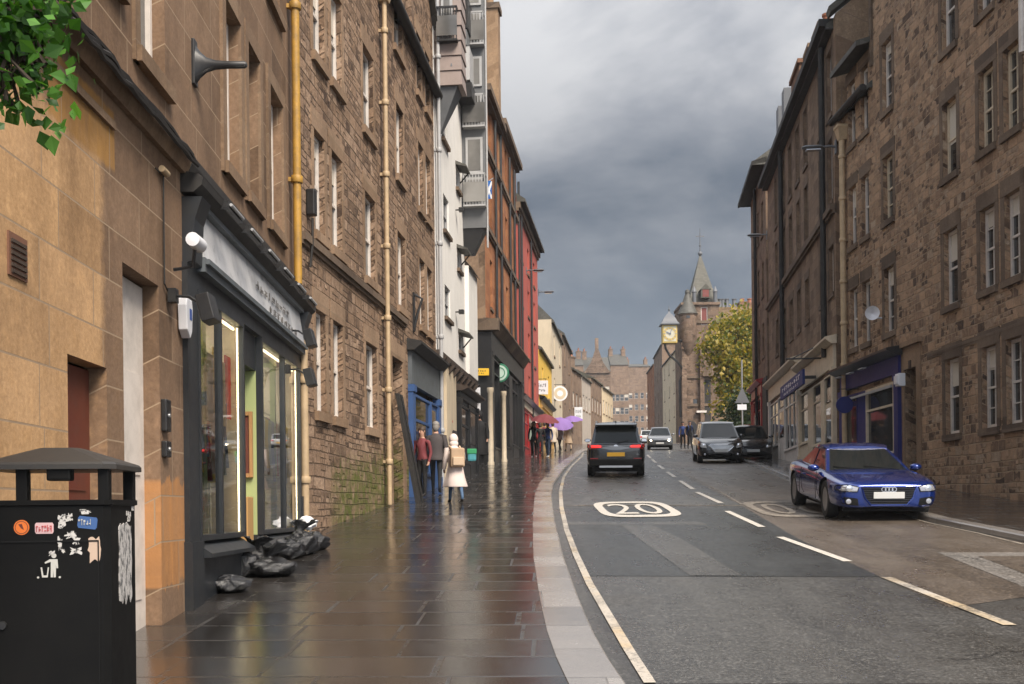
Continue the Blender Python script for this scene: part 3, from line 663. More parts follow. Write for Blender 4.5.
marking([(650, 684), (629, 651), (606, 612), (590, 585), (576, 555), (566.5, 530), (561.5, 508), (560.5, 492), (563.5, 478), (572, 466), (582, 456.5), (589, 450)], .085, 'road_paint_yellow')
marking([(689, 476), (715, 489), (742, 505)], .05, 'road_paint_worn')
marking([(566, 506), (650, 505.5), (742, 506)], .10, 'road_paint_worn')
marking([(1024, 545), (975, 533), (930, 523.5), (860, 504.5), (795, 484), (760, 471)], .07, 'road_paint_worn')
# speed roundels: an elongated white ring with the figure 20
def roundel(cpx, Wd, Ln, m, name, flip=False, ang=0.0):
    c = G(*cpx); root = thing(name, 'white painted 20 speed limit roundel on the near lane' if not flip else 'worn upside down speed roundel painted on the oncoming lane beside the blue coupe', 'road marking', (0, 0, 0))
    root['kind'] = 'structure'; del root['category']
    def W(p):
        x, y = (p[0], p[1]) if not flip else (-p[0], -p[1])
        X = c.x+x*math.cos(ang)-y*math.sin(ang); Y = c.y+x*math.sin(ang)+y*math.cos(ang); return (X, Y, gz(Y)+.014)
    mb = MB(); N = 64; ro = []; ri = []
    def se(t_, a, b_, e=4.2):
        ct, st = math.cos(t_), math.sin(t_); return (a*math.copysign(abs(ct)**(2/e), ct), b_*math.copysign(abs(st)**(2/e), st))
    for k in range(N):
        t_ = 2*PI*k/N; ro.append(W(se(t_, Wd/2, Ln/2))); ri.append(W(se(t_, Wd/2-.17, Ln/2-.42)))
    mb.add(ro+ri, [(k, (k+1) % N, N+(k+1) % N, N+k) for k in range(N)])
    part('ring', mb, m, root, fixn=False)
    v, f = text_mesh('20', 1.0); xs_ = [p[0] for p in v]; ys_ = [p[1] for p in v]; x0, x1, y0, y1 = min(xs_), max(xs_), min(ys_), max(ys_)
    mb = MB().add([W(((p[0]-(x0+x1)/2)/(x1-x0)*(Wd-.55), (p[1]-(y0+y1)/2)/(y1-y0)*(Ln-1.3))) for p in v], f)
    part('figures', mb, m, root, fixn=False)
_a, _b = G(596, 510), G(674, 510); _c, _d = G(635, 517.8), G(635, 502.3)
roundel((635, 509.2), (_b-_a).length, (_d-_c).length, 'road_paint', 'speed_marking')
_a, _b = G(758, 509), G(826, 509)
roundel((792, 509), 1.45*K, (_d-_c).length, 'road_paint_worn', 'speed_marking', True, -.05)
# ------------------------------------------------------------------ generic street pieces
def drainpipe(fac, px, ztop, zbot, m, label, r=.05, hopper=False, off=.12, y=430, collars=5, mcol=None, split=None):
    u = fac.u(px, y, -off); t_ = fac.thing('drainpipe', label, 'drainpipe', 'rainwater pipes on the street fronts')
    if split:
        part('pipe', MB().tube([(u, -off, split), (u, -off, ztop)], r, 12), m, t_); part('pipe', MB().tube([(u, -off, zbot), (u, -off, split-.004)], r*.98, 12), split and mcol or m, t_)
    else: part('pipe', MB().tube([(u, -off, zbot), (u, -off, ztop)], r, 12), m, t_)
    for k in range(collars):
        z = zbot+(ztop-zbot)*(k+.6)/collars
        part('bracket', MB().lathe([(r+.022, z-.05), (r+.026, z-.045), (r+.026, z+.045), (r+.022, z+.05)], 12, Matrix.Translation((u, -off, 0))).box(u-.03, u+.03, -off+r*.8, -.001, z-.03, z+.03), m, t_)
    if hopper: part('hopper', MB().hexa([(u-.09, -off-.09, ztop), (u+.09, -off-.09, ztop), (u+.09, -.005, ztop), (u-.09, -.005, ztop), (u-.19, -off-.16, ztop+.34), (u+.19, -off-.16, ztop+.34), (u+.19, -.005, ztop+.34), (u-.19, -.005, ztop+.34)]).box(u-.2, u+.2, -off-.18, -.004, ztop+.34, ztop+.42), m, t_)
    return t_
def chimney(parent, u0, u1, y0, y1, z0, z1, m, pots=3, potm='terracotta', ph=.7, capm=None):
    c = part('chimney', MB().box(u0, u1, y0, y1, z0, z1), m, parent)
    part('cap', MB().box(u0-.08, u1+.08, y0-.08, y1+.08, z1+.002, z1+.16), capm or m, c)
    for k in range(pots):
        f = (k+.5)/pots; u = u0+(u1-u0)*f if (u1-u0) > (y1-y0) else (u0+u1)/2; y = (y0+y1)/2 if (u1-u0) > (y1-y0) else y0+(y1-y0)*f
        part('chimney_pot', MB().lathe([(.16, z1+.15), (.14, z1+.2), (.12, z1+.15+ph*.8), (.16, z1+.15+ph*.85), (.16, z1+.15+ph), (.10, z1+.15+ph), (.10, z1+.3)], 12, Matrix.Translation((u, y, 0))), potm, c)
    return c
def pitched_roof(parent, u0, u1, z, depth, rise, m='slate', over=.25, y0=0.0, name='roof', hip=0.0):
    th = .14; mb = MB(); A = [(u0, y0-over, z-over*rise/(depth/2)), (u1, y0-over, z-over*rise/(depth/2)), (u1-hip, y0+depth/2, z+rise), (u0+hip, y0+depth/2, z+rise), (u1, y0+depth+over, z-over*rise/(depth/2)), (u0, y0+depth+over, z-over*rise/(depth/2))]
    B_ = [(x, y, q+th) for x, y, q in A]; mb.v = A+B_
    mb.f = [[0, 1, 2, 3], [3, 2, 4, 5], [6, 7, 8, 9], [9, 8, 10, 11], [0, 1, 7, 6], [4, 5, 11, 10], [0, 3, 9, 6], [3, 5, 11, 9], [1, 2, 8, 7], [2, 4, 10, 8]]
    if hip: mb.f += [[0, 3, 5], [6, 9, 11], [1, 2, 4], [7, 8, 10]]
    else: mb.f += [[0, 3, 5], [1, 2, 4]]
    mb.m = [0]*len(mb.f); mb.sm = [False]*len(mb.f)
    return part(name, mb, m, parent)
def gable(parent, u, w, y0, y1, z, rise, m, name='gable'):
    return part(name, MB().prism([(u, y0, z), (u, y1, z), (u, (y0+y1)/2, z+rise)], (w, 0, 0)), m, parent)
def string(parent, u0, u1, z, h, p, m, name='string_course', y0=0.0):
    mb = MB().box(u0, u1, -p+y0, .06+y0, z, z+h).box(u0, u1, -p*.55+y0, .06+y0, z-h*.5, z-.002)
    return part(name, mb, m, parent)
def shopfront(fac, label, u0, u1, ztop, fh, pm, fm, bays, glass='shop_glass', cor='black_paint', proj=.12, stall=.55, pil=.28, name='shopfront', corh=.22, bar=None, corp=.34, zg0=None, zg1=None, group=None):
    """timber shopfront: pilasters, fascia, cornice, stallriser, panes; bays = [(kind, fraction)]"""
    t_ = fac.thing(name, label, 'shopfront', group)
    g0, g1 = fac.ground(u0) if zg0 is None else zg0, fac.ground(u1) if zg1 is None else zg1
    zlo = min(g0, g1)-.25; zf = ztop-corh-fh
    for a in (u0, u1-pil):
        part('pilaster', MB().box(a, a+pil, -proj, .05, zlo, zf).box(a-.02, a+pil+.02, -proj-.03, .05, zf+.001, zf+.16).box(a-.02, a+pil+.02, -proj-.03, .05, zlo, max(fac.ground(a+pil/2)+.25, zlo+.3)), pm, t_)
    f = part('fascia', MB().box(u0+.01, u1-.01, -proj+.03, .05, zf+.17, ztop-corh), fm, t_)
    part('cornice', MB().prism([(u0-.1, .04, ztop-corh+.002), (u0-.1, -proj-.05, ztop-corh+.002), (u0-.1, -corp, ztop-.08), (u0-.1, -corp, ztop-.02), (u0-.1, .04, ztop+.06)], (u1-u0+.2, 0, 0)), cor, t_)
    tot = sum(b[1] for b in bays); u = u0+pil; W = (u1-u0-2*pil)
    for kind, fr in bays:
        a, b = u+.002, u+W*fr/tot-.002; u += W*fr/tot; g = fac.ground((a+b)/2)
        if kind == 'window':
            part('stallriser', MB().box(a, b, -proj+.03, .05, zlo, g+stall).box(a, b, -proj-.02, .05, g+stall+.001, g+stall+.05), pm, t_)
            w = part('display_window', (lambda mb: (bars(mb, a, b, g+stall+.052, zf-.002, -proj+.05, .04, .06), mb)[1])(MB()), bar or pm, t_)
            part('pane', MB().quad((a, -.025, g+stall+.05), (b, -.025, g+stall+.05), (b, -.025, zf), (a, -.025, zf)), glass, w, fixn=False)
            n = max(1, int((b-a)/1.1))
            for k in range(1, n): part('mullion', MB().box(a+(b-a)*k/n-.03, a+(b-a)*k/n+.03, -proj+.06, .0, g+stall+.10, zf-.05), bar or pm, w)
            part('transom', MB().box(a+.06, b-.06, -proj+.062, .032, zf-.62, zf-.56), bar or pm, w)
        elif kind == 'door':
            d = part('door', MB().box(a, b, -.06, -.01, g-.05, g+2.1), pm, t_); part('pane', MB().box(a+.15, b-.15, -.07, -.061, g+.9, g+1.95), glass, d)
            part('handle', MB().tube([(a+.09, -.09, g+.95), (a+.09, -.09, g+1.2)], .012), 'steel', d)
            part('fanlight', MB().box(a+.05, b-.05, -.05, -.012, g+2.16, zf-.04), glass, t_); part('door_frame', (lambda mb: (bars(mb, a, b, g-.05, zf-.002, -.10, -.005, .05), mb)[1])(MB()), pm, t_)
        elif kind == 'panel':
            part('panel', MB().box(a, b, -proj+.05, .05, zlo, zf-.002), pm, t_)
    return t_
def scribble(mb, u0, u1, y, z0, z1, n, rnd):
    """row of small letter-like strokes too faint to read"""
    w = (u1-u0)/n
    for k in range(n):
        a = u0+k*w
        for _ in range(3):
            q = rnd.random()
            if q < .5: x = a+rnd.uniform(.1, .6)*w; mb.box(x, x+w*.16, y-.004, y, z0, z0+(z1-z0)*rnd.uniform(.6, 1))
            else: z = z0+(z1-z0)*rnd.random()*.85; mb.box(a+.1*w, a+w*.75, y-.0045, y, z, z+(z1-z0)*.14)
    return mb
# ================================================================== LEFT 1: tan ashlar block with the dark shopfront
bA = FA.thing('sandstone_building', 'tan sandstone block with smooth stone courses at the left edge, above the dark glazed shopfront', 'building')
zs_b = FA.z(221, 171); zs_t = zs_b+.14; zh = FA.z(226, 3)
def hA(x0, x1, dz0=0.0, dz1=0.0): return (FA.u(x0, 150), FA.u(x1, 150), zs_t+dz0, zh+dz1)
WA = [hA(138.5, 166), hA(224.5, 239.2), hA(247, 258.3), hA(268.8, 281.2), (FA.u(60, 50), FA.u(118, 50), zs_t+.32, zh+.1)]
zup = zs_t+3.0
WA += [(h[0], h[1], zup, zup+1.8) for h in WA[1:4]]
d1 = (FA.u(68, 420), FA.u(107, 420), FA.ground(FA.u(85))-.02, FA.z(90, 362), .15)
d2 = (FA.u(124, 420), FA.u(160, 420), FA.ground(FA.u(142))-.02, FA.z(142, 275), .165)
us0, us1 = FA.u(184, 480), FA.u(301.5, 470)
gS0, gS1 = FA.ground(us0), FA.ground(us1)
zc = FA.z(184, 186)              # underside of the shop cornice
hole = (us0+.25, us1-.22, gS0-.2, zc-.1, .3)
wall(bA, 'ashlar_tan', 0, FA.L-.02, -1.5, 16-FA.base+0, WA+[d1, d2, hole], depth=9, reveal=.2)
for k, h in enumerate(WA):
    window(bA, h, r=.2, dressed='dressed_tan', lintel=False, sillh=.13, proj=.07, blind=.45 if k == 0 else None)
for k in (1, 2, 3):
    h = WA[k]; part('architrave', (lambda mb: (mb.box(h[0]-.16, h[0]-.004, -.035, .03, h[2]-.13, h[3]), mb.box(h[1]+.004, h[1]+.16, -.035, .03, h[2]-.13, h[3]), mb.box(h[0]-.16, h[1]+.16, -.036, .03, h[3]+.003, h[3]+.2), mb)[-1])(MB()), 'dressed_tan', bA)
h = WA[0]; part('architrave', MB().box(h[0]-.13, h[0]-.004, -.03, .03, h[2]-.13, h[3]+.4), 'dressed_tan', bA)
# string course: moulded band
zm = FA.z(110, 79)
part('string_course', MB().prism([(0, .02, zm-.14), (0, -.05, zm-.14), (0, -.09, zm-.02), (0, -.09, zm+.06), (0, .02, zm+.14)], (FA.u(186)-.02, 0, 0)), 'dressed_tan', bA)
part('string_course', MB().prism([(FA.u(186), .02, zm-.14), (FA.u(186), -.05, zm-.14), (FA.u(186), -.09, zm-.02), (FA.u(186), -.09, zm+.06), (FA.u(186), .02, zm+.14)], (FA.L-FA.u(186)-.03, 0, 0)), 'soot_shade_black', bA)
part('ledge', MB().box(0, FA.u(113, 180), -.03, .03, FA.z(46, 55)-.06, FA.z(46, 55)), 'dressed_tan', bA)
# recessed doors
dr = part('door', MB().box(d1[0]-.02, d1[1]+.02, .13, .17, d1[2], d1[3]-.02), 'door_red', bA, 'dark red brown door'); part('handle', MB().tube([(d1[0]+.15, .09, d1[2]+1.0), (d1[0]+.15, .09, d1[2]+1.15)], .015), 'steel', dr)
for k in range(2): part('panel', MB().box(d1[0]+.1, d1[1]-.1, .12, .129, d1[2]+.3+k*1.0, d1[2]+1.1+k*1.0), 'door_red', dr)
dr = part('door', MB().box(d2[0]-.02, d2[1]+.02, .14, .18, d2[2], d2[3]-.02), 'white_paint', bA, 'white painted door'); part('handle', MB().tube([(d2[0]+.15, .10, d2[2]+1.0), (d2[0]+.15, .10, d2[2]+1.15)], .015), 'steel', dr)
for k in range(2): part('panel', MB().box(d2[0]+.12, d2[1]-.12, .13, .139, d2[2]+.3+k*1.05, d2[2]+1.15+k*1.05), 'white_paint', dr)
uv_, zv_ = FA.uz(16.5, 257); v_ = part('vent', MB().box(uv_-.13, uv_+.13, -.012, .02, zv_-.13, zv_+.13), 'vent_brown', bA)
part('louvre', (lambda mb: ([mb.box(uv_-.105, uv_+.105, -.022, -.013, zv_-.11+k*.036, zv_-.09+k*.036) for k in range(6)], mb)[1])(MB()), 'dark_wood', v_)
# --- cables along the string course
t_ = FA.thing('cable_bundle', 'thick black cable bundle sagging along the stone string course, above the pale lower wall', 'cable')
rn = random.Random(3); part('cable', (lambda mb: ([mb.tube([(FA.u(x), -.125-.02*j+rn.uniform(-.01, .01), zm+.02-.045*j+rn.uniform(-.018, .018)) for x in range(-20, 186, 7)], .022, 6) for j in range(3)], mb)[1])(MB()), 'soot_shade_black', t_)
uc, zc2 = FA.uz(161, 176)
t_ = FA.thing('cable', 'thin black cable running down the tan wall from a pale fitting to the alarm box', 'cable')
part('wire', MB().tube([(uc-.22, -.02, FA.z(153, 168)), (uc, -.02, zc2), (uc, -.02, FA.z(161, 283)), (uc+.12, -.02, FA.z(174, 298)), (FA.u(176.5), -.02, FA.z(176, 300))], .008, 6), 'soot_shade_black', t_)
part('junction', MB().lathe([(.028, -.07), (.03, .09), (.02, .10)], 10, Matrix.Translation((uc-.06, -.045, FA.z(157, 169))) @ Matrix.Rotation(PI/2, 4, 'Y')), 'beige_pipe', t_)
# --- iron bracket
ub, zb = FA.uz(193, 63)
t_ = FA.thing('iron_bracket', 'black iron horn shaped bracket projecting from the tan wall between upper windows', 'bracket')
part('plate', MB().box(ub-.06, ub+.06, -.03, .01, zb-.22, zb+.22), 'black_metal', t_, bevel=.008)
part('horn', MB().loft([[(ub+w*math.cos(a), -y, zb-.02+h_*math.sin(a)) for a in [2*PI*k/12 for k in range(12)]] for y, w, h_ in [(.028, .055, .19), (.07, .05, .13), (.13, .045, .075), (.22, .04, .045), (.34, .036, .036), (.5, .034, .034), (.52, .02, .02)]]), 'black_metal', t_)
# --- alarm box, bells
ua, za = FA.uz(180, 318)
t_ = FA.thing('alarm_box', 'white shield shaped alarm box with a blue mark beside the dark shopfront pilaster', 'alarm box')
part('cover', MB().prism([(ua-.10, -.012, za+.17), (ua+.06, -.012, za+.17), (ua+.085, -.012, za+.1), (ua+.06, -.012, za-.12), (ua-.0, -.012, za-.19), (ua-.1, -.012, za-.12), (ua-.12, -.012, za+.1)], (0, -.085, 0)), 'plastic_white', t_, bevel=.012)
part('mark', MB().box(ua-.03, ua+.035, -.1015, -.098, za-.02, za+.08), 'plastic_blue', t_)
for yy, lab, hh in ((417, 'taller black entry phone box on the worn stone pier, the upper of two', .14), (450, 'small black bell box on the worn stone pier, the lower of two', .07)):
    u_, z_ = FA.uz(168, yy)
    t_ = FA.thing('entry_phone', lab, 'entry phone'); part('case', MB().box(d2[1]+.03, d2[1]+.17, -.05, .005, z_-hh, z_+hh), 'black_metal', t_, bevel=.012); part('button', MB().lathe([(.02, 0), (.018, .012), (0, .013)], 10, Matrix.Translation((d2[1]+.1, -.05, z_)) @ Matrix.Rotation(PI/2, 4, 'X')), 'steel', t_)
# ---------------- the dark shopfront
sA = FA.thing('shopfront', 'dark slate painted shopfront with tall lit glass panes and a faded pale fascia', 'shopfront')
ztA = zc; zfT, zfB = FA.z(197, 214), FA.z(194, 261)
zlow = gS0-.3; pl = us0; 
for a, b in ((us0, us0+.36), (us1-.34, us1)):
    g = FA.ground((a+b)/2)
    p_ = part('pilaster', MB().box(a, b, -.05, .06, zlow, zfB-.1), 'slate_paint', sA); part('plinth', MB().box(a-.02, b+.03, -.08, .06, zlow, g+.62), 'slate_paint', p_)
    part('console', MB().prism([(a+.02, -.051, zfB-.1), (a+.02, -.10, zfB-.08), (a+.02, -.12, zfB+.3), (a+.02, -.19, zfT+.02), (a+.02, .05, zfT+.02), (a+.02, .05, zfB-.1)], (b-a-.04, 0, 0)), 'slate_paint', sA)
ua_, ub_ = us0+.345, us1-.325
part('fascia', MB().prism([(ua_, -.12, zfB+.02), (ua_, -.05, zfT), (ua_, .05, zfT), (ua_, .05, zfB+.02)], (ub_-ua_, 0, 0)), 'faded_fascia', sA)
part('fascia_rail', MB().box(ua_, ub_, -.13, .05, zfB-.12, zfB+.018).box(ua_, ub_, -.17, -.131, zfB-.05, zfB), 'slate_fascia', sA)
part('lettering', scribble(scribble(MB(), ua_+(ub_-ua_)*.42, ua_+(ub_-ua_)*.80, -.107, zfB+.42*(zfT-zfB), zfB+.62*(zfT-zfB), 9, R), ua_+(ub_-ua_)*.55, ua_+(ub_-ua_)*.9, -.118, zfB+.12*(zfT-zfB), zfB+.28*(zfT-zfB), 8, R), 'concrete_wet', sA)
part('fascia_rail', MB().box(ua_, ub_, -.12, .05, zfT+.002, zfT+.05), 'slate_fascia', sA)
part('transom', MB().box(us0+.36, us1-.34, -.05, .08, zfB-.28, zfB-.122), 'slate_paint', sA)
part('cornice', MB().prism([(us0-.02, .04, zfT+.052), (us0-.02, -.12, zfT+.052), (us0-.02, -.20, zfT+.12), (us0-.02, -.21, zfT+.19), (us0-.02, -.17, zfT+.22), (us0-.02, .04, zfT+.26)], (us1-us0+.25, 0, 0)), 'soot_shade_black', sA)
part('backing_panel', MB().box(us0+.05, us1-.05, .055, .075, zfB-.1, ztA-.05), 'slate_paint', sA)
# trough lights along the cornice
for k in range(6):
    a = us0+.45+k*(us1-us0-.7)/6; l_ = part('trough_light', MB().box(a, a+.62, -.33, -.285, zfT+.04, zfT+.10), 'black_metal', sA)
    part('lamp_tube', MB().tube([(a+.04, -.347, zfT+.07), (a+.56, -.347, zfT+.07)], .016, 8), 'light_grey', l_); part('arm', MB().box(a+.28, a+.32, -.30, -.13, zfT+.101, zfT+.13), 'black_metal', l_)
# glazing
uw = [us0+.36, FA.u(240.5, 470), FA.u(258.5, 470), us1-.34]
zst = FA.z(200, 551); zg_top = zfB-.28
for i, (a, b) in enumerate(((uw[0], uw[1]), (uw[2], uw[3]))):
    part('stallriser', MB().prism([(a+.002, -.04, zlow), (a+.002, -.06, zst-.06), (a+.002, -.16, zst-.06), (a+.002, -.16, zst-.02), (a+.002, .02, zst+.10), (a+.002, .02, zlow)], (b-a-.004, 0, 0)), 'slate_paint', sA)
    w = part('display_window', (lambda mb: (bars(mb, a, b, zst+.10, zg_top-.003, -.06, .02, .055), mb)[1])(MB()), 'slate_paint', sA)
    part('pane', MB().quad((a+.05, -.02, zst+.13), (b-.05, -.02, zst+.13), (b-.05, -.02, zg_top-.05), (a+.05, -.02, zg_top-.05)), 'shop_pane', w, fixn=False)
    m_ = a+(b-a)*(.46 if i == 0 else .55)
    part('mullion', MB().box(m_-.03, m_+.03, -.055, .015, zst+.156, zg_top-.06), 'slate_paint', w); part('inner_post', MB().box(m_-.19 if i == 0 else m_+.05, m_-.06 if i == 0 else m_+.12, .09, .16, zst+.16, zg_top-.06), 'lime_wall', w)
    e_ = b-.085; part('light_strip', MB().box(e_-.008, e_+.012, -.004, .012, zst+.16, zg_top-.07), 'warm_strip', w); part('light_strip', MB().box(a+.07, e_-.02, .03, .05, zg_top-.10, zg_top-.075), 'warm_strip', w)
# door bay
a, b = uw[1], uw[2]; g = FA.ground((a+b)/2)
part('step', MB().box(a, b, -.06, .9, zlow, g+.16), 'slate_paint', sA)
dd = part('door', (lambda mb: (bars(mb, a+.02, b-.02, g+.17, zg_top-.45, .50, .55, .08), mb)[1])(MB()), 'slate_paint', sA); part('pane', MB().quad((a+.1, .525, g+.26), (b-.1, .525, g+.26), (b-.1, .525, zg_top-.54), (a+.1, .525, zg_top-.54)), 'shop_pane', dd, fixn=False); part('handle', MB().tube([(a+.06, .46, g+1.1), (a+.06, .46, g+1.5)], .014), 'steel', dd)
part('return_panel', MB().box(b-.004, b+.02, .02, .5, zst+.1, zg_top-.02), 'lime_wall', sA); part('return_base', MB().box(b-.006, b+.018, .02, .5, g+.165, zst+.095), 'slate_paint', sA); part('return_panel', MB().box(a-.02, a+.004, .02, .5, zst+.1, zg_top-.02), 'cream_paint', sA)  # nearer return: white-lit glass put in as cream colour on a solid panel
part('end_panel', MB().box(us1-.30, us1-.262, .04, 1.2, zst+.1, zg_top-.02), 'cream_paint', sA)
part('door_head', MB().box(a, b, .02, .56, zg_top-.42, zg_top-.01), 'slate_paint', sA)
# shop interior
i_ = part('interior_wall', MB().quad((us0+.3, 2.6, zlow), (us1-.26, 2.6, zlow), (us1-.26, 2.6, zg_top+.1), (us0+.3, 2.6, zg_top+.1)).quad((us0+.3, .305, zlow), (us0+.3, 2.6, zlow), (us0+.3, 2.6, zg_top+.1), (us0+.3, .305, zg_top+.1)).quad((us1-.26, .305, zlow), (us1-.26, 2.6, zlow), (us1-.26, 2.6, zg_top+.1), (us1-.26, .305, zg_top+.1)), 'lime_wall', sA, fixn=False)
part('ceiling_light', MB().box(us0+.6, us1-.6, .9, 1.05, zg_top-.0, zg_top+.045), 'lamp_white', sA)
part('interior_floor', MB().quad((us0+.3, .06, g+.15), (us1-.26, .06, g+.15), (us1-.26, 2.6, g+.15), (us0+.3, 2.6, g+.15)), 'dark_wood', sA, fixn=False); part('ceiling', MB().quad((us0+.3, .06, zg_top+.05), (us1-.26, .06, zg_top+.05), (us1-.26, 2.6, zg_top+.05), (us0+.3, 2.6, zg_top+.05)), 'light_grey', sA, fixn=False)
# things on display
def display(name, label, cat, mb, m): t_ = FA.thing(name, label, cat); part('body', mb, m, t_); return t_
ua1 = uw[0]+.5
t_ = FA.thing('display_board', 'brown framed notice board seen through the shop doorway', 'display board'); part('panel', MB().box(b-.04, b-.006, .10, .40, g+1.15, g+1.85), 'door_red', t_); part('frame', MB().box(b-.06, b-.008, .06, .098, g+1.1, g+1.9).box(b-.06, b-.008, .402, .44, g+1.1, g+1.9).box(b-.06, b-.008, .10, .40, g+1.1, g+1.148).box(b-.06, b-.008, .10, .40, g+1.852, g+1.9), 'wood', t_)
t_ = FA.thing('cardboard_carton', 'brown cardboard carton standing in the shop doorway', 'box'); part('box', MB().box(b-.34, b-.03, .06, .44, g+.17, g+.86), 'carton', t_, bevel=.01); part('tape', MB().box(b-.348, b-.341, .2, .30, g+.55, g+.60), 'sign_yellow', t_)
t_ = FA.thing('display_stand', 'wire display stand with patterned posters behind the nearer shop pane', 'display stand')
for k in range(4): part('card', MB().box(uw[0]+.75+k*.30, uw[0]+1.0+k*.30, .06+.01*k, .075+.01*k, zg_top-1.2+.1*(k % 2), zg_top-.5+.1*(k % 2)), ['poster_lace', 'gold_paint', 'curtain', 'cloth_red'][k], t_)
part('post', MB().tube([(uw[0]+1.3, .45, g+.16), (uw[0]+1.3, .45, zg_top-.3)], .02), 'steel', t_)
for wi, (wa, wb_) in enumerate(((uw[0]+.25, uw[1]-.2), (uw[2]+.15, uw[3]-.2))):
    t_ = FA.thing('clothes_rail', ('rail of hanging clothes behind the nearer lit shop pane', 'rail of hanging clothes behind the farther lit shop pane')[wi], 'clothes rail')
    part('rail', MB().tube([(wa, .30, g+2.05), (wb_, .30, g+2.05)], .016, 8).tube([(wa, .30, g+.16), (wa, .30, g+2.05)], .016, 8).tube([(wb_, .30, g+.16), (wb_, .30, g+2.05)], .016, 8), 'steel', t_)
    for k in range(12):
        u_ = wa+.08+(wb_-wa-.16)*k/11; l_ = .75+.25*((k*7) % 4)/3
        part('garment', MB().loft([[(u_+tk*math.cos(a), .30+wd*math.sin(a), z) for a in [2*PI*q/12 for q in range(12)]] for z, tk, wd in ((g+2.0-l_, .035, .24), (g+2.0-l_*.5, .03, .21), (g+1.88, .03, .22), (g+1.97, .015, .08))]), ['cloth_cream', 'cloth_red', 'cloth_greygreen', 'cloth_white', 'cloth_tan', 'denim', 'cloth_yellow'][(k*3+wi) % 7], t_)
t_ = FA.thing('dress_form', 'dress form in a dark jacket behind the farther shop pane', 'mannequin')
um = uw[2]+.55; part('torso', MB().lathe([(.02, 1.55), (.06, 1.5), (.07, 1.45), (.19, 1.40), (.2, 1.25), (.14, 1.05), (.19, .85), (.2, .8), (.0, .79)], 16, Matrix.Translation((um, .85, g+.2))), 'cloth_maroon', t_); part('stand', MB().tube([(um, .85, g+.16), (um, .85, g+1.0)], .02).lathe([(.18, .16), (.18, .19), (0, .2)], 14, Matrix.Translation((um, .85, g))), 'steel', t_)
# --- flood lights, camera on the shopfront
def floodlight(fac, px, py, label, side=1, lit=False, w=.26):
    u_, z_ = fac.uz(px, py, -.36); t_ = fac.thing('floodlight', label, 'floodlight', 'black floodlights on arms along the shopfront')
    M = Matrix.Translation((u_, -.36, z_)) @ Matrix.Rotation(-.25*side, 4, 'X')
    part('housing', MB().box(-w/2, w/2, -.06, .06, -.13, .11, 0, M), 'black_metal', t_, bevel=.01); part('lens', MB().box(-w/2+.03, w/2-.03, .061, .066, -.10, .08, 0, M), 'lens', t_)
    part('arm', MB().tube([(u_, -.32, z_+.02), (u_, -.2, z_+.10), (u_, -.05, z_+.11)], .014, 6).box(u_-.05, u_+.05, -.09, -.02, z_+.05, z_+.17), 'black_metal', t_)
    return t_
floodlight(FA, 208, 308, 'square black floodlight on an arm beside the nearer shop window, closest to the alarm box')
floodlight(FA, 310, 338, 'black floodlight on an arm at the far shopfront pilaster, upper of the two there')
floodlight(FA, 310, 377, 'black floodlight with a square lens at the far shopfront pilaster, lower of the two there')
u_, z_ = FA.uz(197, 243, -.30); t_ = FA.thing('security_camera', 'white tube security camera in front of the faded fascia', 'security camera')
part('housing', MB().lathe([(.02, -.15), (.06, -.145), (.064, 0), (.064, .10), (.05, .14), (.02, .15)], 14, Matrix.Translation((u_+.0, -.30, z_)) @ Matrix.Rotation(PI/2, 4, 'Y')), 'plastic_white', t_); part('bracket', MB().tube([(u_, -.28, z_-.06), (u_+.05, -.25, z_-.20), (u_+.05, -.08, z_-.22)], .016, 6), 'black_metal', t_)
drainpipe(FA, 297.2, 15-FA.base, FA.z(297, 292), 'yellow_pipe', 'yellow painted drainpipe at the corner between the tan block and the rubble building', r=.058, collars=4, y=200)
drainpipe(FB, 304.5, FB.ground(.1)+2.9, FB.ground(.1)-.05, 'beige_pipe', 'short buff drainpipe against the rubble wall right beside the far floodlights', r=.06, collars=2)

# ================================================================== LEFT 2: rubble building
bB = FB.thing('rubble_stone_building', 'brown rubble stone tenement with narrow windows between the yellow pipe and the white house', 'building')
B = FB
zGs, zGh = B.z(314.6, 419.4)+.14, B.z(316, 309); z1s, z1h = B.z(313.5, 238.3)+.14, B.z(313.5, 128); z2s, z2h = B.z(311, 57.9)+.14, B.z(363, 43.5)
z3s, z3h = z2s+2.75, z2h+2.6; zgut = B.z(438, 103)
def hb(x0, x1, a, b, y): return (B.u(x0, y), B.u(x1, y), a, b)
HB = [hb(315.8, 326, zGs, zGh, 360), hb(333, 342.8, zGs, zGh, 360), hb(366, 377, zGs, zGh, 390)]
HB += [hb(314, 324.5, z1s, z1h, 190), hb(331.5, 341.8, z1s, z1h, 200), hb(365, 375, z1s, z1h, 240), hb(397.5, 405, z1s, z1h, 270), hb(419.5, 424.6, z1s, z1h, 300), hb(427, 431.8, z1s, z1h, 300)]
HB += [hb(312.5, 324, z2s, z2h, 20), hb(330.5, 341, z2s, z2h, 20), hb(362.8, 373, z2s, z2h, 90), hb(396, 403, z2s, z2h, 140), hb(418, 423, z2s, z2h, 170), hb(425.3, 430, z2s, z2h, 170)]
HB += [hb(393.5, 402, z3s, z3h, 20), hb(416, 420.6, z3s, z3h, 50), hb(424.5, 429, z3s, z3h, 50)]
dB = (B.u(391.7, 420), B.u(402.5, 420), B.ground(B.u(397))-.05, B.z(391.7, 356), .4)
sB0, sB1 = B.u(408.5, 430), B.L-.05
holeB = (sB0+.2, sB1-.2, B.ground(sB0)-.3, B.z(410, 372), .25)
ztopB = z3h+1.1
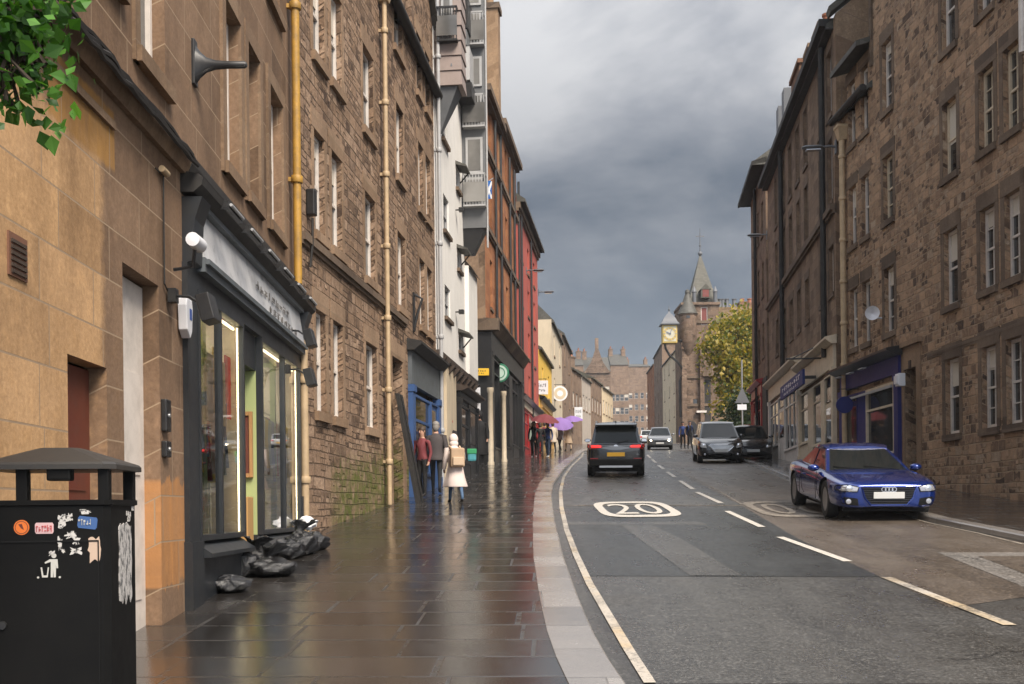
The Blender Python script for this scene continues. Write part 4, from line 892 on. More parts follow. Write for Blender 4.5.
wall(bB, 'rubble_left', 0, B.L, -1.2, zgut, [h for h in HB if h[3] < zgut-.1]+[(h[0], h[1], h[2], zgut) for h in HB[-3:] if h[2] < zgut]+[dB, holeB], depth=9)
for h in HB: window(bB, h, dressed='dressed_left', jamb=.13, lint_h=.32, sillh=.15, proj=.07, panes=1, glass='window_glass')
# wall-head dormers that rise through the eaves
for (x0, x1, hs) in ((389.5, 406.5, HB[-3:-2]), (412, 433, HB[-2:])):
    ua, ub2 = B.u(x0, 60), B.u(x1, 80); mid = (ua+ub2)/2
    mb = MB(); us_ = sorted({ua, ub2, *[q for h in hs for q in h[:2]]})
    for p, q in zip(us_, us_[1:]):
        if any(abs(h[0]-p) < 1e-6 for h in hs):
            mb.quad((p, .0, z3h), (q, .0, z3h), (q, .0, ztopB), (p, .0, ztopB))
        else: mb.quad((p, .0, zgut), (q, .0, zgut), (q, .0, ztopB), (p, .0, ztopB))
    for h in hs: mb.quad((h[0], 0, zgut), (h[0], 0, h[3]), (h[0], .18, h[3]), (h[0], .18, zgut)).quad((h[1], 0, zgut), (h[1], 0, h[3]), (h[1], .18, h[3]), (h[1], .18, zgut)).quad((h[0], 0, h[3]), (h[1], 0, h[3]), (h[1], .18, h[3]), (h[0], .18, h[3]))
    mb.add([(ua, 0, ztopB), (ub2, 0, ztopB), (mid, 0, ztopB+1.2), (ua, 2.5, ztopB), (ub2, 2.5, ztopB), (mid, 2.5, ztopB+1.2)], [(0, 1, 2), (3, 5, 4), (0, 2, 5, 3), (1, 4, 5, 2)])
    mb.quad((ua, 0, zgut), (ua, 0, ztopB), (ua, 2.5, ztopB), (ua, 2.5, zgut)).quad((ub2, 0, zgut), (ub2, 2.5, zgut), (ub2, 2.5, ztopB), (ub2, 0, ztopB))
    d_ = part('dormer', mb, 'rubble_left', bB, fixn=False)
    part('dormer_roof', MB().prism([(ua-.1, -.15, ztopB-.05), (mid, -.15, ztopB+1.28), (ub2+.1, -.15, ztopB-.05), (mid, -.15, ztopB+1.42)], (0, 2.7, 0)), 'slate', d_)
pitched_roof(bB, 0, B.L, zgut, 9, 3.6, over=.1)
part('gutter', MB().tube([(-.1, -.12, zgut), (B.L+.12, -.12, zgut-.05)], .11, 10), 'soot_shade_black', bB)
chimney(bB, 4.2, 6.2, 4, 5.2, zgut+3, zgut+6, 'rubble_left', 4)
zsB = B.z(302.5, 241); string(bB, .0, B.u(404, 300), zsB, .12, .09, 'dressed_dark')
dr = part('door', MB().box(dB[0]-.02, dB[1]+.02, .33, .38, dB[2], dB[3]-.01), 'dark_wood', bB, 'dark recessed street door'); part('handle', MB().tube([(dB[0]+.1, .31, dB[2]+1), (dB[0]+.1, .31, dB[2]+1.15)], .014), 'steel', dr)
part('door_surround', MB().box(dB[0]-.3, dB[0]-.003, -.03, .05, dB[2]-.3, dB[3]+.35).box(dB[1]+.003, dB[1]+.28, -.03, .05, dB[2]-.3, dB[3]+.35).box(dB[0]-.003, dB[1]+.003, -.028, .05, dB[3]+.003, dB[3]+.35), 'dressed_left', bB)
drainpipe(B, 387.5, B.z(386, 18), B.ground(B.u(388)), 'beige_pipe', 'long buff drainpipe with a box hopper down the middle of the rubble front', r=.048, hopper=True, collars=7, y=300)
# leaning dark board
t_ = thing('leaning_board', 'tall black board leaning upright between the stone doorway and the blue shopfront', 'board', B.loc(), B.rz)
ubd = B.u(414, 450, -.45); gb = B.ground(ubd)-.1; part('panel', MB().hexa([(ubd-.35, -.62, gb), (ubd+.30, -.62, gb), (ubd+.30, -.55, gb), (ubd-.35, -.55, gb), (ubd-.42, -.22, gb+2.35), (ubd+.02, -.22, gb+2.35), (ubd+.02, -.15, gb+2.35), (ubd-.42, -.15, gb+2.35)]), 'soot_shade_black', t_); part('batten', MB().hexa([(ubd-.03, -.645, gb), (ubd+.05, -.645, gb), (ubd+.05, -.622, gb), (ubd-.03, -.622, gb), (ubd-.25, -.245, gb+2.33), (ubd-.18, -.245, gb+2.33), (ubd-.18, -.222, gb+2.33), (ubd-.25, -.222, gb+2.33)]), 'black_metal', t_)
sB = shopfront(B, 'blue framed shopfront under a dull grey fascia at the end of the rubble building', sB0, sB1, B.z(408, 341), .92, 'blue_paint', 'slate_fascia', [('window', 2.1), ('door', 1.0)], cor='soot_shade_black', stall=.4)
# iron bracket and cable above that shop
t_ = B.thing('hanging_bracket', 'black wrought iron bracket on the rubble wall above the grey fascia', 'bracket'); ubk, zbk = B.uz(413, 310); part('arm', MB().tube([(ubk, -.02, zbk-.45), (ubk, -.1, zbk-.1), (ubk, -.22, zbk+.25), (ubk, -.05, zbk+.35)], .03, 6).box(ubk-.06, ubk+.06, -.04, .0, zbk-.5, zbk+.4), 'black_metal', t_)
t_ = B.thing('junction_box', 'black meter box hanging beside the yellow drainpipe on the rubble wall', 'junction box'); ujb, zjb = B.uz(306, 205); part('case', MB().box(ujb-.02, ujb+.14, -.14, -.004, zjb-.15, zjb+.25), 'black_metal', t_, bevel=.02); part('wires', MB().tube([(ujb, -.1, zjb-.2), (ujb+.05, -.08, zjb-.6), (ujb+.02, -.05, zjb-.95)], .02, 6), 'soot_shade_black', t_)

# ================================================================== LEFT 3: white harled house with projecting bays
bC = FC.thing('white_house', 'white harled house with small hooded windows and jettied timber and grey metal bays', 'building')
c_ = FC; zC0 = c_.z(442, 354); zC1 = 17.6-c_.base+1.5; uM = c_.u(464.5, 250)
HC = []
for (x0, x1, ya, yb) in ((441.8, 446.8, 112, 137), (443.3, 448.8, 193, 229), (444.8, 450.3, 284, 316)):
    HC.append((c_.u(x0, (ya+yb)/2), c_.u(x1, (ya+yb)/2), c_.z(x0, yb), c_.z(x0, ya)))
for (x0, x1, ya, yb) in ((456, 459, 167, 187), (457.3, 460.4, 250, 268), (458.8, 462.4, 334, 350)):
    HC.append((c_.u(x0, (ya+yb)/2), c_.u(x1, (ya+yb)/2), c_.z(x0, yb), c_.z(x0, ya)))
wall(bC, 'white_harl', 0, uM, zC0, zC1, HC, depth=9, reveal=.14)
for k, h in enumerate(HC):
    w = window(bC, h, r=.14, dressed='dressed_dark', lintel=False, sillh=.10, proj=.09, frame='light_grey')
    if k > 2: part('hood', MB().prism([(h[0]-.12, .02, h[3]+.16), (h[0]-.12, -.32, h[3]+.02), (h[0]-.12, -.32, h[3]-.03), (h[0]-.12, .02, h[3]+.05)], (h[1]-h[0]+.24, 0, 0)), 'slate', w); part('bracket', MB().tube([(h[1]+.05, -.02, h[3]-.3), (h[1]+.05, -.28, h[3])], .02, 5), 'black_metal', w)
zst_ = c_.z(469, 272); uN = c_.L-.02
part('lower_wall', MB().box(uM+.003, uN, -.12, 6, zC0+.01, zst_), 'white_harl', bC)
part('weathering', MB().prism([(uM-.02, -.16, zst_+.002), (uM-.02, 1.2, zst_+1.5), (uM-.02, 1.2, zst_+1.4), (uM-.02, -.22, zst_-.06)], (uN-uM+.08, 0, 0)), 'lead', bC)
part('jetty_beam', MB().box(-.02, uN, -.10, .3, zC0-.16, zC0-.004), 'dark_wood', bC)
for k in range(9): part('corbel', MB().prism([(uN*(k+.3)/9, .05, zC0-.5), (uN*(k+.3)/9, -.22, zC0-.18), (uN*(k+.3)/9, .05, zC0-.18)], (.14, 0, 0)), 'dark_wood', bC)
gC = c_.ground(0)
part('ground_wall', MB().box(-.02, c_.u(447), .06, 6, gC-1, zC0-.165).box(c_.u(447)+.003, c_.u(456.5), -.02, 6, gC-1, zC0-.165), 'cream_render', bC)
part('ground_wall', MB().box(c_.u(456.5)+.003, uN, 1.6, 6, gC-1, zC0-.165), 'soot_shade_black', bC)
drainpipe(c_, 441.5, 17-c_.base, gC, 'light_grey', 'slim pale drainpipe at the edge of the white house', r=.05, collars=6, y=380)
shopfront(c_, 'dark recessed shop entrance under the white house with a violet lit sign', c_.u(457.5, 430), uN, zC0-.55, .35, 'black_paint', 'black_paint', [('window', 1), ('door', .9)], cor='dark_wood', stall=.4, pil=.12, corh=.15)
# timber bay (faces down the street)
def bay(u0, u1, y0, z0, z1, m, name):
    return part(name, MB().box(u0, u1, y0, .02, z0, z1), m, bC)
pT0, pT1 = AT(427.5, 97, c_.p0.y+.2), AT(460.5, 97, c_.p0.y+.2)
yT = -(pT1.x-c_.p0.x)*abs(c_.n.x)-.0; zT0 = c_.z(440, 98); zT1 = zT0+8.5
tb = MB(); uT0, uT1 = .15, .95; pj = -.70
nb = 22
for k in range(nb):
    za, zb_ = zT0+(zT1-zT0)*k/nb, zT0+(zT1-zT0)*(k+1)/nb
    tb.hexa([(uT0-.03, pj-.03, za), (uT1+.03, pj-.03, za), (uT1+.03, .1, za), (uT0-.03, .1, za), (uT0, pj, zb_-.012), (uT1, pj, zb_-.012), (uT1, .1, zb_-.012), (uT0, .1, zb_-.012)])
bt = part('timber_bay', tb, 'purple_cladding', bC)
def side_window(parent, ya, yb, z0, z1, u, frame, glass='window_pale', rail=True):
    w = part('window', MB().box(u-.05, u+.0, ya, yb, z0, z1), frame, parent); part('pane', MB().box(u-.056, u-.051, ya+.07, yb-.07, z0+.07, z1-.07), glass, w)
    return w
def side_balcony(parent, ya, yb, z0, u, d=.45, h=.95, m='black_metal'):
    b_ = part('balcony', MB().box(u-d, u, ya, yb, z0-.05, z0), m, parent); r_ = MB().box(u-d, u-d+.04, ya, yb, z0+h, z0+h+.05).box(u-d, u, ya, ya+.04, z0+h, z0+h+.05).box(u-d, u, yb-.04, yb, z0+h, z0+h+.05)
    n_ = 7
    for k in range(n_+1): q = ya+.02+(yb-ya-.04)*k/n_; r_.box(u-d, u-d+.025, q-.012, q+.012, z0, z0+h)
    part('rail', r_, m, b_); part('glass_panel', MB().box(u-d-.01, u-d-.004, ya, yb, z0+.08, z0+h*.75), 'window_pale', b_)
zw = c_.z(440, 52)
side_window(bt, pj+.2, pj+.5, zw, zw+1.35, uT0-.03, 'light_grey'); side_balcony(bt, pj+.06, -.1, zw-.15, uT0-.03, .2, .8)
part('bay_underside', MB().loft([[(uT0+.05, pj+.1, zT0-.005), (uT1-.05, pj+.1, zT0-.005), (uT1-.05, .05, zT0-.005), (uT0+.05, .05, zT0-.005)], [(uT0+.12, pj+.3, zT0-.45), (uT1-.15, pj+.3, zT0-.45), (uT1-.15, .05, zT0-.45), (uT0+.12, .05, zT0-.45)], [(uT0+.25, -.12, zT0-1.1), (uT0+.45, -.12, zT0-1.1), (uT0+.45, .05, zT0-1.1), (uT0+.25, .05, zT0-1.1)]], smooth=False), 'grey_cladding', bt)
# grey metal bay farther along, with glazed balconies looking down the street
uG0 = c_.u(463.5, 300); uG1 = uG0+.6; zG0 = c_.z(466, 234); zG1 = c_.z(470, 4)
pG = -.72
gb = part('metal_bay', MB().box(uG0, uG1, pG, .05, zG0, zG1), 'grey_cladding', bC)
part('bay_underside', MB().loft([[(uG0+.05, pG+.05, zG0-.003), (uG1-.05, pG+.05, zG0-.003), (uG1-.05, .04, zG0-.003), (uG0+.05, .04, zG0-.003)], [(uG0+.15, pG+.4, zG0-.75), (uG1-.15, pG+.4, zG0-.75), (uG1-.15, .04, zG0-.75), (uG0+.15, .04, zG0-.75)]], smooth=False), 'black_paint', gb)
for (ya, yb, dark) in ((148, 182, 0), (186, 212, 1), (107, 137, 1), (72, 100, 0), (30, 60, 1), (2, 24, 0)):
    z1_, z0_ = c_.z(466, ya), c_.z(466, yb)
    side_window(gb, pG+.08, -.12, z0_, z1_, uG0, 'light_grey', 'window_pale' if not dark else 'window_pale')
    if dark: side_balcony(gb, pG-.02, -.06, z0_-.05, uG0, .25, .9, 'light_grey')
part('corner_pipe', MB().tube([(uG0+.05, pG-.035, zG0-.6), (uG0+.05, pG-.035, zG1)], .03, 8), 'light_grey', gb)
# dark stacked boxes and brackets above
for k, (x0, x1, ya, yb, mm) in enumerate([(460.5, 468, -4, 28, 'black_paint'), (459.5, 467, 30, 45, 'grey_cladding'), (460.5, 470, 47, 80, 'light_grey'), (460, 472, 83, 97, 'black_paint')]):
    u_ = c_.u(459, 300); Yd = (c_.p0+c_.d*u_).y; p_, q_ = AT(x0, ya, Yd), AT(x1, yb, Yd)
    z0_, z1_ = q_.z-c_.base, p_.z-c_.base; y0_ = -((q_.x-(c_.p0+c_.d*u_).x))*1.0; y1_ = -((p_.x-(c_.p0+c_.d*u_).x))
    o_ = part('bay_box', MB().box(u_, u_+1.3, min(y0_, y1_), .03, z0_, z1_), mm, bC)
t_ = c_.thing('satellite_bracket', 'grey spotlight bracket on the white house corner beside the black gutter', 'bracket'); part('arm', MB().tube([(.25, -.02, c_.z(442, 78)), (.25, -.35, c_.z(442, 72)), (.25, -.45, c_.z(442, 80))], .05, 8), 'lead', t_); part('lamp', MB().lathe([(.05, 0), (.12, -.12), (.13, -.2), (0, -.2)], 12, Matrix.Translation((.25, -.45, c_.z(442, 78)))), 'lead', t_)
for k, yy in enumerate((210, 312)):
    u_, z_ = c_.uz(455.5, yy); t_ = c_.thing('wall_light', ('small black wall light on the white house between its upper and middle hooded windows', 'small black wall light on the white house above its lowest hooded window')[k], 'wall light', 'small lights on the white house'); part('lamp', MB().box(u_-.08, u_+.08, -.25, -.1, z_-.06, z_+.06), 'black_metal', t_, bevel=.015); part('stem', MB().tube([(u_, -.1, z_), (u_, .0, z_)], .02, 6), 'black_metal', t_)

# ================================================================== LEFT 4: red sandstone tenement with the black shopfront
bE = FE.thing('red_sandstone_tenement', 'orange red sandstone tenement with tall windows, a tan gable chimney and a black shopfront', 'building')
e = FE; zE1 = e.z(489, 102); uE2 = e.u(500.5, 300); zE2 = e.z(511.5, 155); zsh = e.z(487, 322)
WE = []
for (x0, x1) in ((490.6, 493), (496, 498.4), (502, 504.2), (506.5, 508.5), (511, 512.8), (515.2, 516.8)):
    for k in range(3):
        z0 = zsh+.8+k*3.25
        WE.append((e.u(x0, 330), e.u(x1, 330), z0, z0+2.0))
wall(bE, 'red_sandstone', 0, uE2-.01, -1, zE1, [w for w in WE if w[1] < uE2 and w[3] < zE1], depth=9, reveal=.25)
wall(bE, 'red_sandstone', uE2, e.L, -1, zE2, [w for w in WE if w[0] > uE2], depth=9, reveal=.25, name='wall')
for w_ in WE: window(bE, w_, r=.25, dressed='dressed_dark', lintel=False, sillh=.12, frame='white_paint')
part('side_wall', MB().box(-.04, -.004, -.03, 9, -1, zE1-.5), 'banded_stone', bE)
for z in (zE1, ): string(bE, -.05, uE2-.02, z-.25, .25, .35, 'dressed_dark', 'eaves_cornice')
string(bE, uE2-.01, e.L+.05, zE2-.2, .25, .35, 'dressed_dark', 'eaves_cornice')
for k in range(1, 3): string(bE, 0, e.L, zsh+.45+k*3.25, .2, .14, 'dressed_dark')
for x in (495, 500.4, 509.3, 513.8, 518.2): part('downpipe', MB().tube([(e.u(x, 330), -.1, zsh+.1), (e.u(x, 330), -.1, zE1-.3)], .06, 6), 'black_metal', bE)
pitched_roof(bE, -.1, uE2-.02, zE1, 9, 3, over=.15); pitched_roof(bE, uE2, e.L, zE2, 9, 3.4, over=.15)
zch = e.z(500, 20)
cg = part('gable_stack', MB().box(uE2-.25, uE2+.55, -.05, 2.35, zE1-2.2, zch), 'tan_chimney', bE); part('cap', MB().box(uE2-.33, uE2+.63, -.13, 2.43, zch+.002, zch+.25), 'dressed_dark', cg)
for q in (.35, 1.15, 1.95): part('chimney_pot', MB().lathe([(.2, zch+.24), (.17, zch+.4), (.16, zch+1.3), (.2, zch+1.35), (.2, zch+1.5), (.12, zch+1.5)], 12, Matrix.Translation((uE2+.15, q, 0))), 'tan_chimney', cg)
sE = shopfront(e, 'large black shopfront with cream columns and a round green sign below the red sandstone tenement', -.06, e.L-.3, zsh, .95, 'black_paint', 'black_paint', [('window', 1.4), ('door', .8), ('window', 1.5), ('panel', .7), ('window', 1.6), ('door', 1)], cor='dressed_dark', proj=.3, stall=.5, pil=.5, corh=.5, corp=.62)
part('side_panel', MB().box(-.35, -.065, -.30, 1.6, -1, zsh-.55), 'black_paint', sE); part('side_cornice', MB().box(-.5, -.10, -.6, 1.7, zsh-.5, zsh-.04), 'dressed_dark', sE)
for x in (490.8, 504.0):
    u_ = e.u(x, 440, -.45); g = e.ground(u_); part('column', MB().lathe([(.13, g-.1), (.13, g+.1), (.105, g+.14), (.10, g+2.75), (.13, g+2.8), (.13, g+2.95)], 16, Matrix.Translation((u_, -.45, 0))), 'cream_paint', sE)
# round hanging sign
pS = AT(499.5, 373, (e.p0+e.d*e.u(498)).y-.4)
t_ = thing('round_sign', 'round green and mint hanging sign in front of the black shopfront', 'sign', (pS.x, pS.y, pS.z), 0)
part('disc', MB().lathe([(.0, -.05), (.40, -.05), (.42, 0), (.40, .05), (0, .05)], 28, Matrix.Rotation(PI/2, 4, 'X')), 'sign_green', t_); 
for sgn in (-1, 1):
    part('face', MB().lathe([(0, .0), (.33, .0), (.33, .012), (0, .012)], 28, Matrix.Translation((0, sgn*.056+(.006 if sgn < 0 else -.006)*0, 0)) @ Matrix.Rotation(PI/2, 4, 'X')), 'sign_mint', t_)
    part('ring', MB().lathe([(.20, .0), (.24, .0), (.24, .008), (.20, .008), (.20, 0)], 28, Matrix.Translation((0, sgn*.07, 0)) @ Matrix.Rotation(PI/2, 4, 'X')), 'sign_green', t_)
part('arm', MB().tube([(-.6, .2, .5), (.1, 0, .5)], .025, 6).tube([(0, 0, .5), (0, 0, .41)], .015, 6), 'black_metal', t_); part('lamp', MB().lathe([(.0, .62), (.06, .60), (.10, .5), (0, .5)], 10), 'lamp_white', t_)
def hang_sign(px, py, Y, w, h, m, label, name='hanging_sign', arm=-.5, ring=None, group=None):
    p = AT(px, py, Y); t_ = thing(name, label, 'sign', tuple(p), 0, group)
    if ring:
        part('disc', MB().lathe([(0, -.04), (w/2, -.04), (w/2, .04), (0, .04)], 24, Matrix.Rotation(PI/2, 4, 'X')), m, t_); part('face', MB().lathe([(0, 0), (w/2*.78, 0), (w/2*.78, .01), (0, .01)], 24, Matrix.Translation((0, -.041, 0)) @ Matrix.Rotation(PI/2, 4, 'X')), ring, t_)
        part('emblem', MB().lathe([(0, 0), (w/2*.4, 0), (w/2*.4, .01), (0, .01)], 20, Matrix.Translation((0, -.053, 0)) @ Matrix.Rotation(PI/2, 4, 'X')), m, t_)
    else:
        part('board', MB().box(-w/2, w/2, -.03, .03, -h/2, h/2), m, t_, bevel=.008); part('lettering', scribble(scribble(MB(), -w*.38, w*.38, -.031, .04*h, h*.3, 6, R), -w*.3, w*.3, -.031, -h*.3, -h*.08, 5, R), 'slate_paint', t_)
    part('arm', MB().tube([(arm, .05, h/2+.1), (w*.4, 0, h/2+.1)], .02, 6).tube([(-w*.3, 0, h/2+.1), (-w*.3, 0, h/2-.02)], .012, 5).tube([(w*.3, 0, h/2+.1), (w*.3, 0, h/2-.02)], .012, 5), 'black_metal', t_)
    return t_
t_ = e.thing('flag', 'blue and white flag hanging high on the red sandstone tenement', 'flag'); uf, zf_ = -.15, e.z(488, 199)
mb = MB(); nx_, nz_ = 24, 32
mb.v = [(uf+.04*math.sin(i*.33+j*.16), -.10-.26*i/nx_, zf_+.3-.72*j/nz_) for j in range(nz_+1) for i in range(nx_+1)]
mb.f = [[j*(nx_+1)+i, j*(nx_+1)+i+1, (j+1)*(nx_+1)+i+1, (j+1)*(nx_+1)+i] for j in range(nz_) for i in range(nx_)]; mb.m = [1 if abs(i/nx_-j/nz_) < .15 or abs(1-i/nx_-j/nz_) < .15 else 0 for j in range(nz_) for i in range(nx_)]; mb.sm = [True]*len(mb.f)
part('cloth', mb, ['flag_blue', 'flag_white'], t_); part('pole', MB().tube([(uf, .0, zf_+.15), (uf, -.42, zf_+.40)], .02, 6), 'light_grey', t_)
hang_sign(478, 399, (c_.p0+c_.d*(c_.L)).y+.5, .16, .75, 'plastic_white', 'curved white and violet lit sign beside the dark shop entrance under the white house', arm=-.3)
hang_sign(479.5, 372, e.p0.y-.5, .75, .28, 'sign_yellow', 'small yellow sign projecting from the black corner panel of the shopfront', arm=.3)

# ================================================================== LEFT 5: red rendered house, then yellow, cream and farther fronts
bR = FR.thing('red_rendered_house', 'narrow red rendered house with a dark slate eaves course beyond the sandstone tenement', 'building')
r_ = FR; zR = r_.z(520, 205)
WR = []
for k in range(4):
    for f in (.2, .5, .8): z0 = r_.ground(r_.L*.5)+2.9+k*2.35; WR.append((r_.L*f-.45, r_.L*f+.45, z0, z0+1.4))
wall(bR, 'red_render', 0, r_.L, -1, zR, WR, depth=9)
for w_ in WR: window(bR, w_, dressed='dressed_dark', lintel=False)
pitched_roof(bR, 0, r_.L, zR, 9, 3, over=.45); string(bR, -.02, r_.L+.02, zR-.6, .3, .2, 'dressed_dark', 'eaves_cornice')
for x in (521.5, 531): part('downpipe', MB().tube([(r_.u(x, 400), -.1, 0), (r_.u(x, 400), -.1, zR-.5)], .06, 6), 'black_metal', bR)
shopfront(r_, 'pinkish plastered shopfront with lit windows at the foot of the red house', .4, r_.L-.2, r_.ground(3)+3.0, .5, 'red_paint', 'cream_paint', [('window', 1), ('door', .7), ('window', 1.2)], stall=.4)
def lamp_arm(fac, px, py, label, dz=0, ln=1.4):
    u_, z_ = fac.uz(px, py); t_ = fac.thing('wall_lamp', label, 'street lamp', 'street lamps on wall brackets')
    part('arm', MB().tube([(u_, .02, z_), (u_, -ln*.6, z_+.04), (u_, -ln, z_+.02)], .035, 8).box(u_-.09, u_+.09, -.03, .01, z_-.2, z_+.2), 'lead', t_)
    part('head', MB().loft([[(u_+.13*w*math.cos(a), -ln-.02-y, z_+.02+.06*w*math.sin(a)) for a in [2*PI*k/10 for k in range(10)]] for y, w in ((0, .5), (.1, 1), (.5, 1.1), (.62, .6))]), 'lead', t_); part('glass', MB().box(u_-.09, u_+.09, -ln-.52, -ln-.1, z_-.075, z_-.045), 'lens', t_)
lamp_arm(FR, 526, 271, 'street lamp on an arm from the red rendered house, the higher one', ln=.35); lamp_arm(FR, 538.5, 292.5, 'street lamp on an arm at the far corner of the red house, the lower one', ln=.3)
# yellow house
def simple_house(p0, p1, label, m, ztop, rows, cols, name='house', roof='slate', rise=3, depth=9, wm='white_paint', win=(.9, 1.5), first=3.4, fl=3.1, dress='dressed_left', chim=0, gm=None, cat='building', group=None, chm=None, shop=None, hip=0, ridge_across=False, glass='window_glass'):
    f = Fac(p0, p1); t_ = f.thing(name, label, cat, group); g = min(f.ground(0), f.ground(f.L)); H = []
    zt = ztop-f.base
    for k in range(rows):
        for c in range(cols):
            u_ = f.L*(c+.5)/cols; z0 = f.ground(f.L/2)+first+k*fl
            if z0+win[1] < zt-.3: H.append((u_-win[0]/2, u_+win[0]/2, z0, z0+win[1]))
    wall(t_, m, 0, f.L, -3, zt, H, depth=depth, reveal=.16)
    for h in H: window(t_, h, r=.16, dressed=dress, lintel=False, frame=wm, glass=glass)
    if ridge_across:
        gable(t_, -.002, f.L+.004, 0, depth, zt, rise, m)
    if roof:
        if ridge_across: pass
        pitched_roof(t_, 0, f.L, zt, depth, rise, roof, over=.2, hip=hip)
        if not hip: gable(t_, .01, f.L-.02, .02, depth-.02, zt-.05, rise-.05, gm or m)
    for k in range(chim):
        u_ = .15 if k == 0 else f.L-1.15; chimney(t_, u_, u_+1.0, depth/2-1.2, depth/2+1.2, zt+rise-1.2, zt+rise+1.3, chm or gm or m, 4)
    if shop: shopfront(f, shop[0], .3, f.L-.3, f.ground(f.L/2)+3.1, .5, shop[1], shop[2], [('window', 1.2), ('door', .8), ('window', 1.2)], stall=.45)
    return f, t_
Y = lambda x, s: XS(x, s)
f1, _ = simple_house(XS(540.6, 16.2), XS(553, 14.2), 'bright yellow house with a stepped out upper storey beside the red house', 'yellow_render', EYE+(510-352)/15.8, 2, 2, first=3.6, rise=2.2, shop=('tan and yellow shopfront below the yellow house', 'gold_paint', 'gold_paint'))
f2, _ = simple_house(XS(553.2, 14.15), XS(563.5, 12.4), 'tall cream house with a grey slate roof end beyond the yellow house', 'cream_render', EYE+(510-322)/14.0, 4, 2, rise=3.6, chim=1, depth=7)
part('gable_front', MB().box(-.1, 0-.003, -.02, 5.0, 0, EYE+(510-322)/14.0-f2.base), 'cream_render', _)
f3, _ = simple_house(XS(563.8, 12.3), XS(572.5, 10.9), 'narrow buff house with tall chimney at the end of the cream houses', 'far_stone', EYE+(510-335)/12.2, 4, 2, rise=2.6, chim=1, depth=7)
hang_sign(541.5, 387.5, FR.p1.y+1.0, .8, .85, 'plastic_white', 'white square hanging sign in front of the yellow house', arm=-.6)
hang_sign(560, 393.5, f2.p0.y+2, 1.1, 1.1, 'plastic_white', 'white ringed round sign hanging from the cream house', ring='cream_render', arm=-.8)
hang_sign(578.5, 413.5, f3.p1.y+2, .75, 1.2, 'plastic_white', 'plain white board sign farthest up the left pavement', arm=-.7)
# far left row
rows_ = [((573.2, 10.6), (583, 10.05), 369, 'far_stone', 3, 3, 'far stone tenement with regular windows next up from the buff house', 'slate'), ((583.3, 10.0), (592, 9.5), 377, 'pale_harl', 3, 3, 'pale stone tenement in the far left row, before the white gable', 'slate'), ((592.4, 9.5), (603, 8.9), 378, 'far_stone', 3, 4, 'far tenement with a pale coped gable in the left row', 'slate_pale'), ((603.5, 8.85), (614, 8.3), 388, 'far_cream', 3, 4, 'farthest cream tenement of the left row', 'slate')]
for (a, sa), (b, sb), yy, m_, ro, co_, lab, rf in rows_:
    _, tt = simple_house(XS(a, sa), XS(b, sb), lab, m_, EYE+(510-yy)/sa, ro, co_, roof=rf, rise=2.2, chim=1, chm='far_stone', name='far_tenement', group='far tenements up the street')
# ================================================================== RIGHT 1: rubble tenement (local x runs from far to near)
f = FR1
b1 = f.thing('rubble_tenement', 'large brown rubble tenement with white sash windows filling the right edge', 'building')
def zz(x, y): return f.z(x, y)
# floors
fl = [(zz(947, 441)+.14, zz(946, 360)), (zz(942, 315)+.14, zz(943, 234)), (zz(936, 191)+.14, zz(937, 111)), (zz(932, 70.3)+.14, zz(932, 70.3)+1.95)]
fl.append((fl[3][0]+3.0, fl[3][1]+3.0))
def hr(x0, x1, k, y): u0, u1 = sorted((f.u(x0, y), f.u(x1, y))); return (u0, u1, fl[k][0], fl[k][1])
H1 = []
cols = [(945.5, 959.5), (982.0, 997.0), (1006.5, 1022.5), (1056, 1074), (1090, 1110)]
for k in range(5):
    for (a, b_) in cols: H1.append(hr(a, b_, k, 400))
cols2 = [(851.3, 858.3), (863.7, 871.2), (885.6, 895.4)]
for k in (1, 2, 3):
    for i, (a, b_) in enumerate(cols2): H1.append(hr(a, b_, k, 400))
uGab = f.u(872.5, 60); zg1 = zz(855, 104); zg2 = 22-f.base
uS0, uS1 = f.u(843.5, 440), f.u(903.5, 440)
dR = (f.u(905.8, 440), f.u(918, 440), f.ground(f.u(912))-.05, zz(905.8, 370), .35)
zsT = zz(900, 348)
u_end = f.L
wall(b1, 'rubble_right', 0, uGab-.003, -1.5, zg1, [h for h in H1 if h[1] < uGab and h[3] < zg1-.05]+[(h[0], h[1], h[2], zg1) for h in H1 if h[1] < uGab and h[2] < zg1-.1 and h[3] >= zg1-.05], depth=9, reveal=.2)
wall(b1, 'rubble_right', uGab, u_end, -1.5, zg2, [h for h in H1 if h[0] > uGab]+[dR], depth=9, reveal=.2)
for h in H1:
    single = h[0] > uGab and abs(h[0]-H1[0][0]) < .05
    near = h[0] > uGab
    wm = 'white_paint' if h[2] < fl[2][0]-.1 or not near else ('cream_paint' if abs(h[2]-fl[2][0]) < .1 else 'white_paint')
    window(b1, h, r=.2, dressed='dressed_dark', jamb=.0 if not near else .16, lint_h=.34, sillh=.15, proj=.06, panes=2 if near and not single else 1, wf=.075, frame=wm)
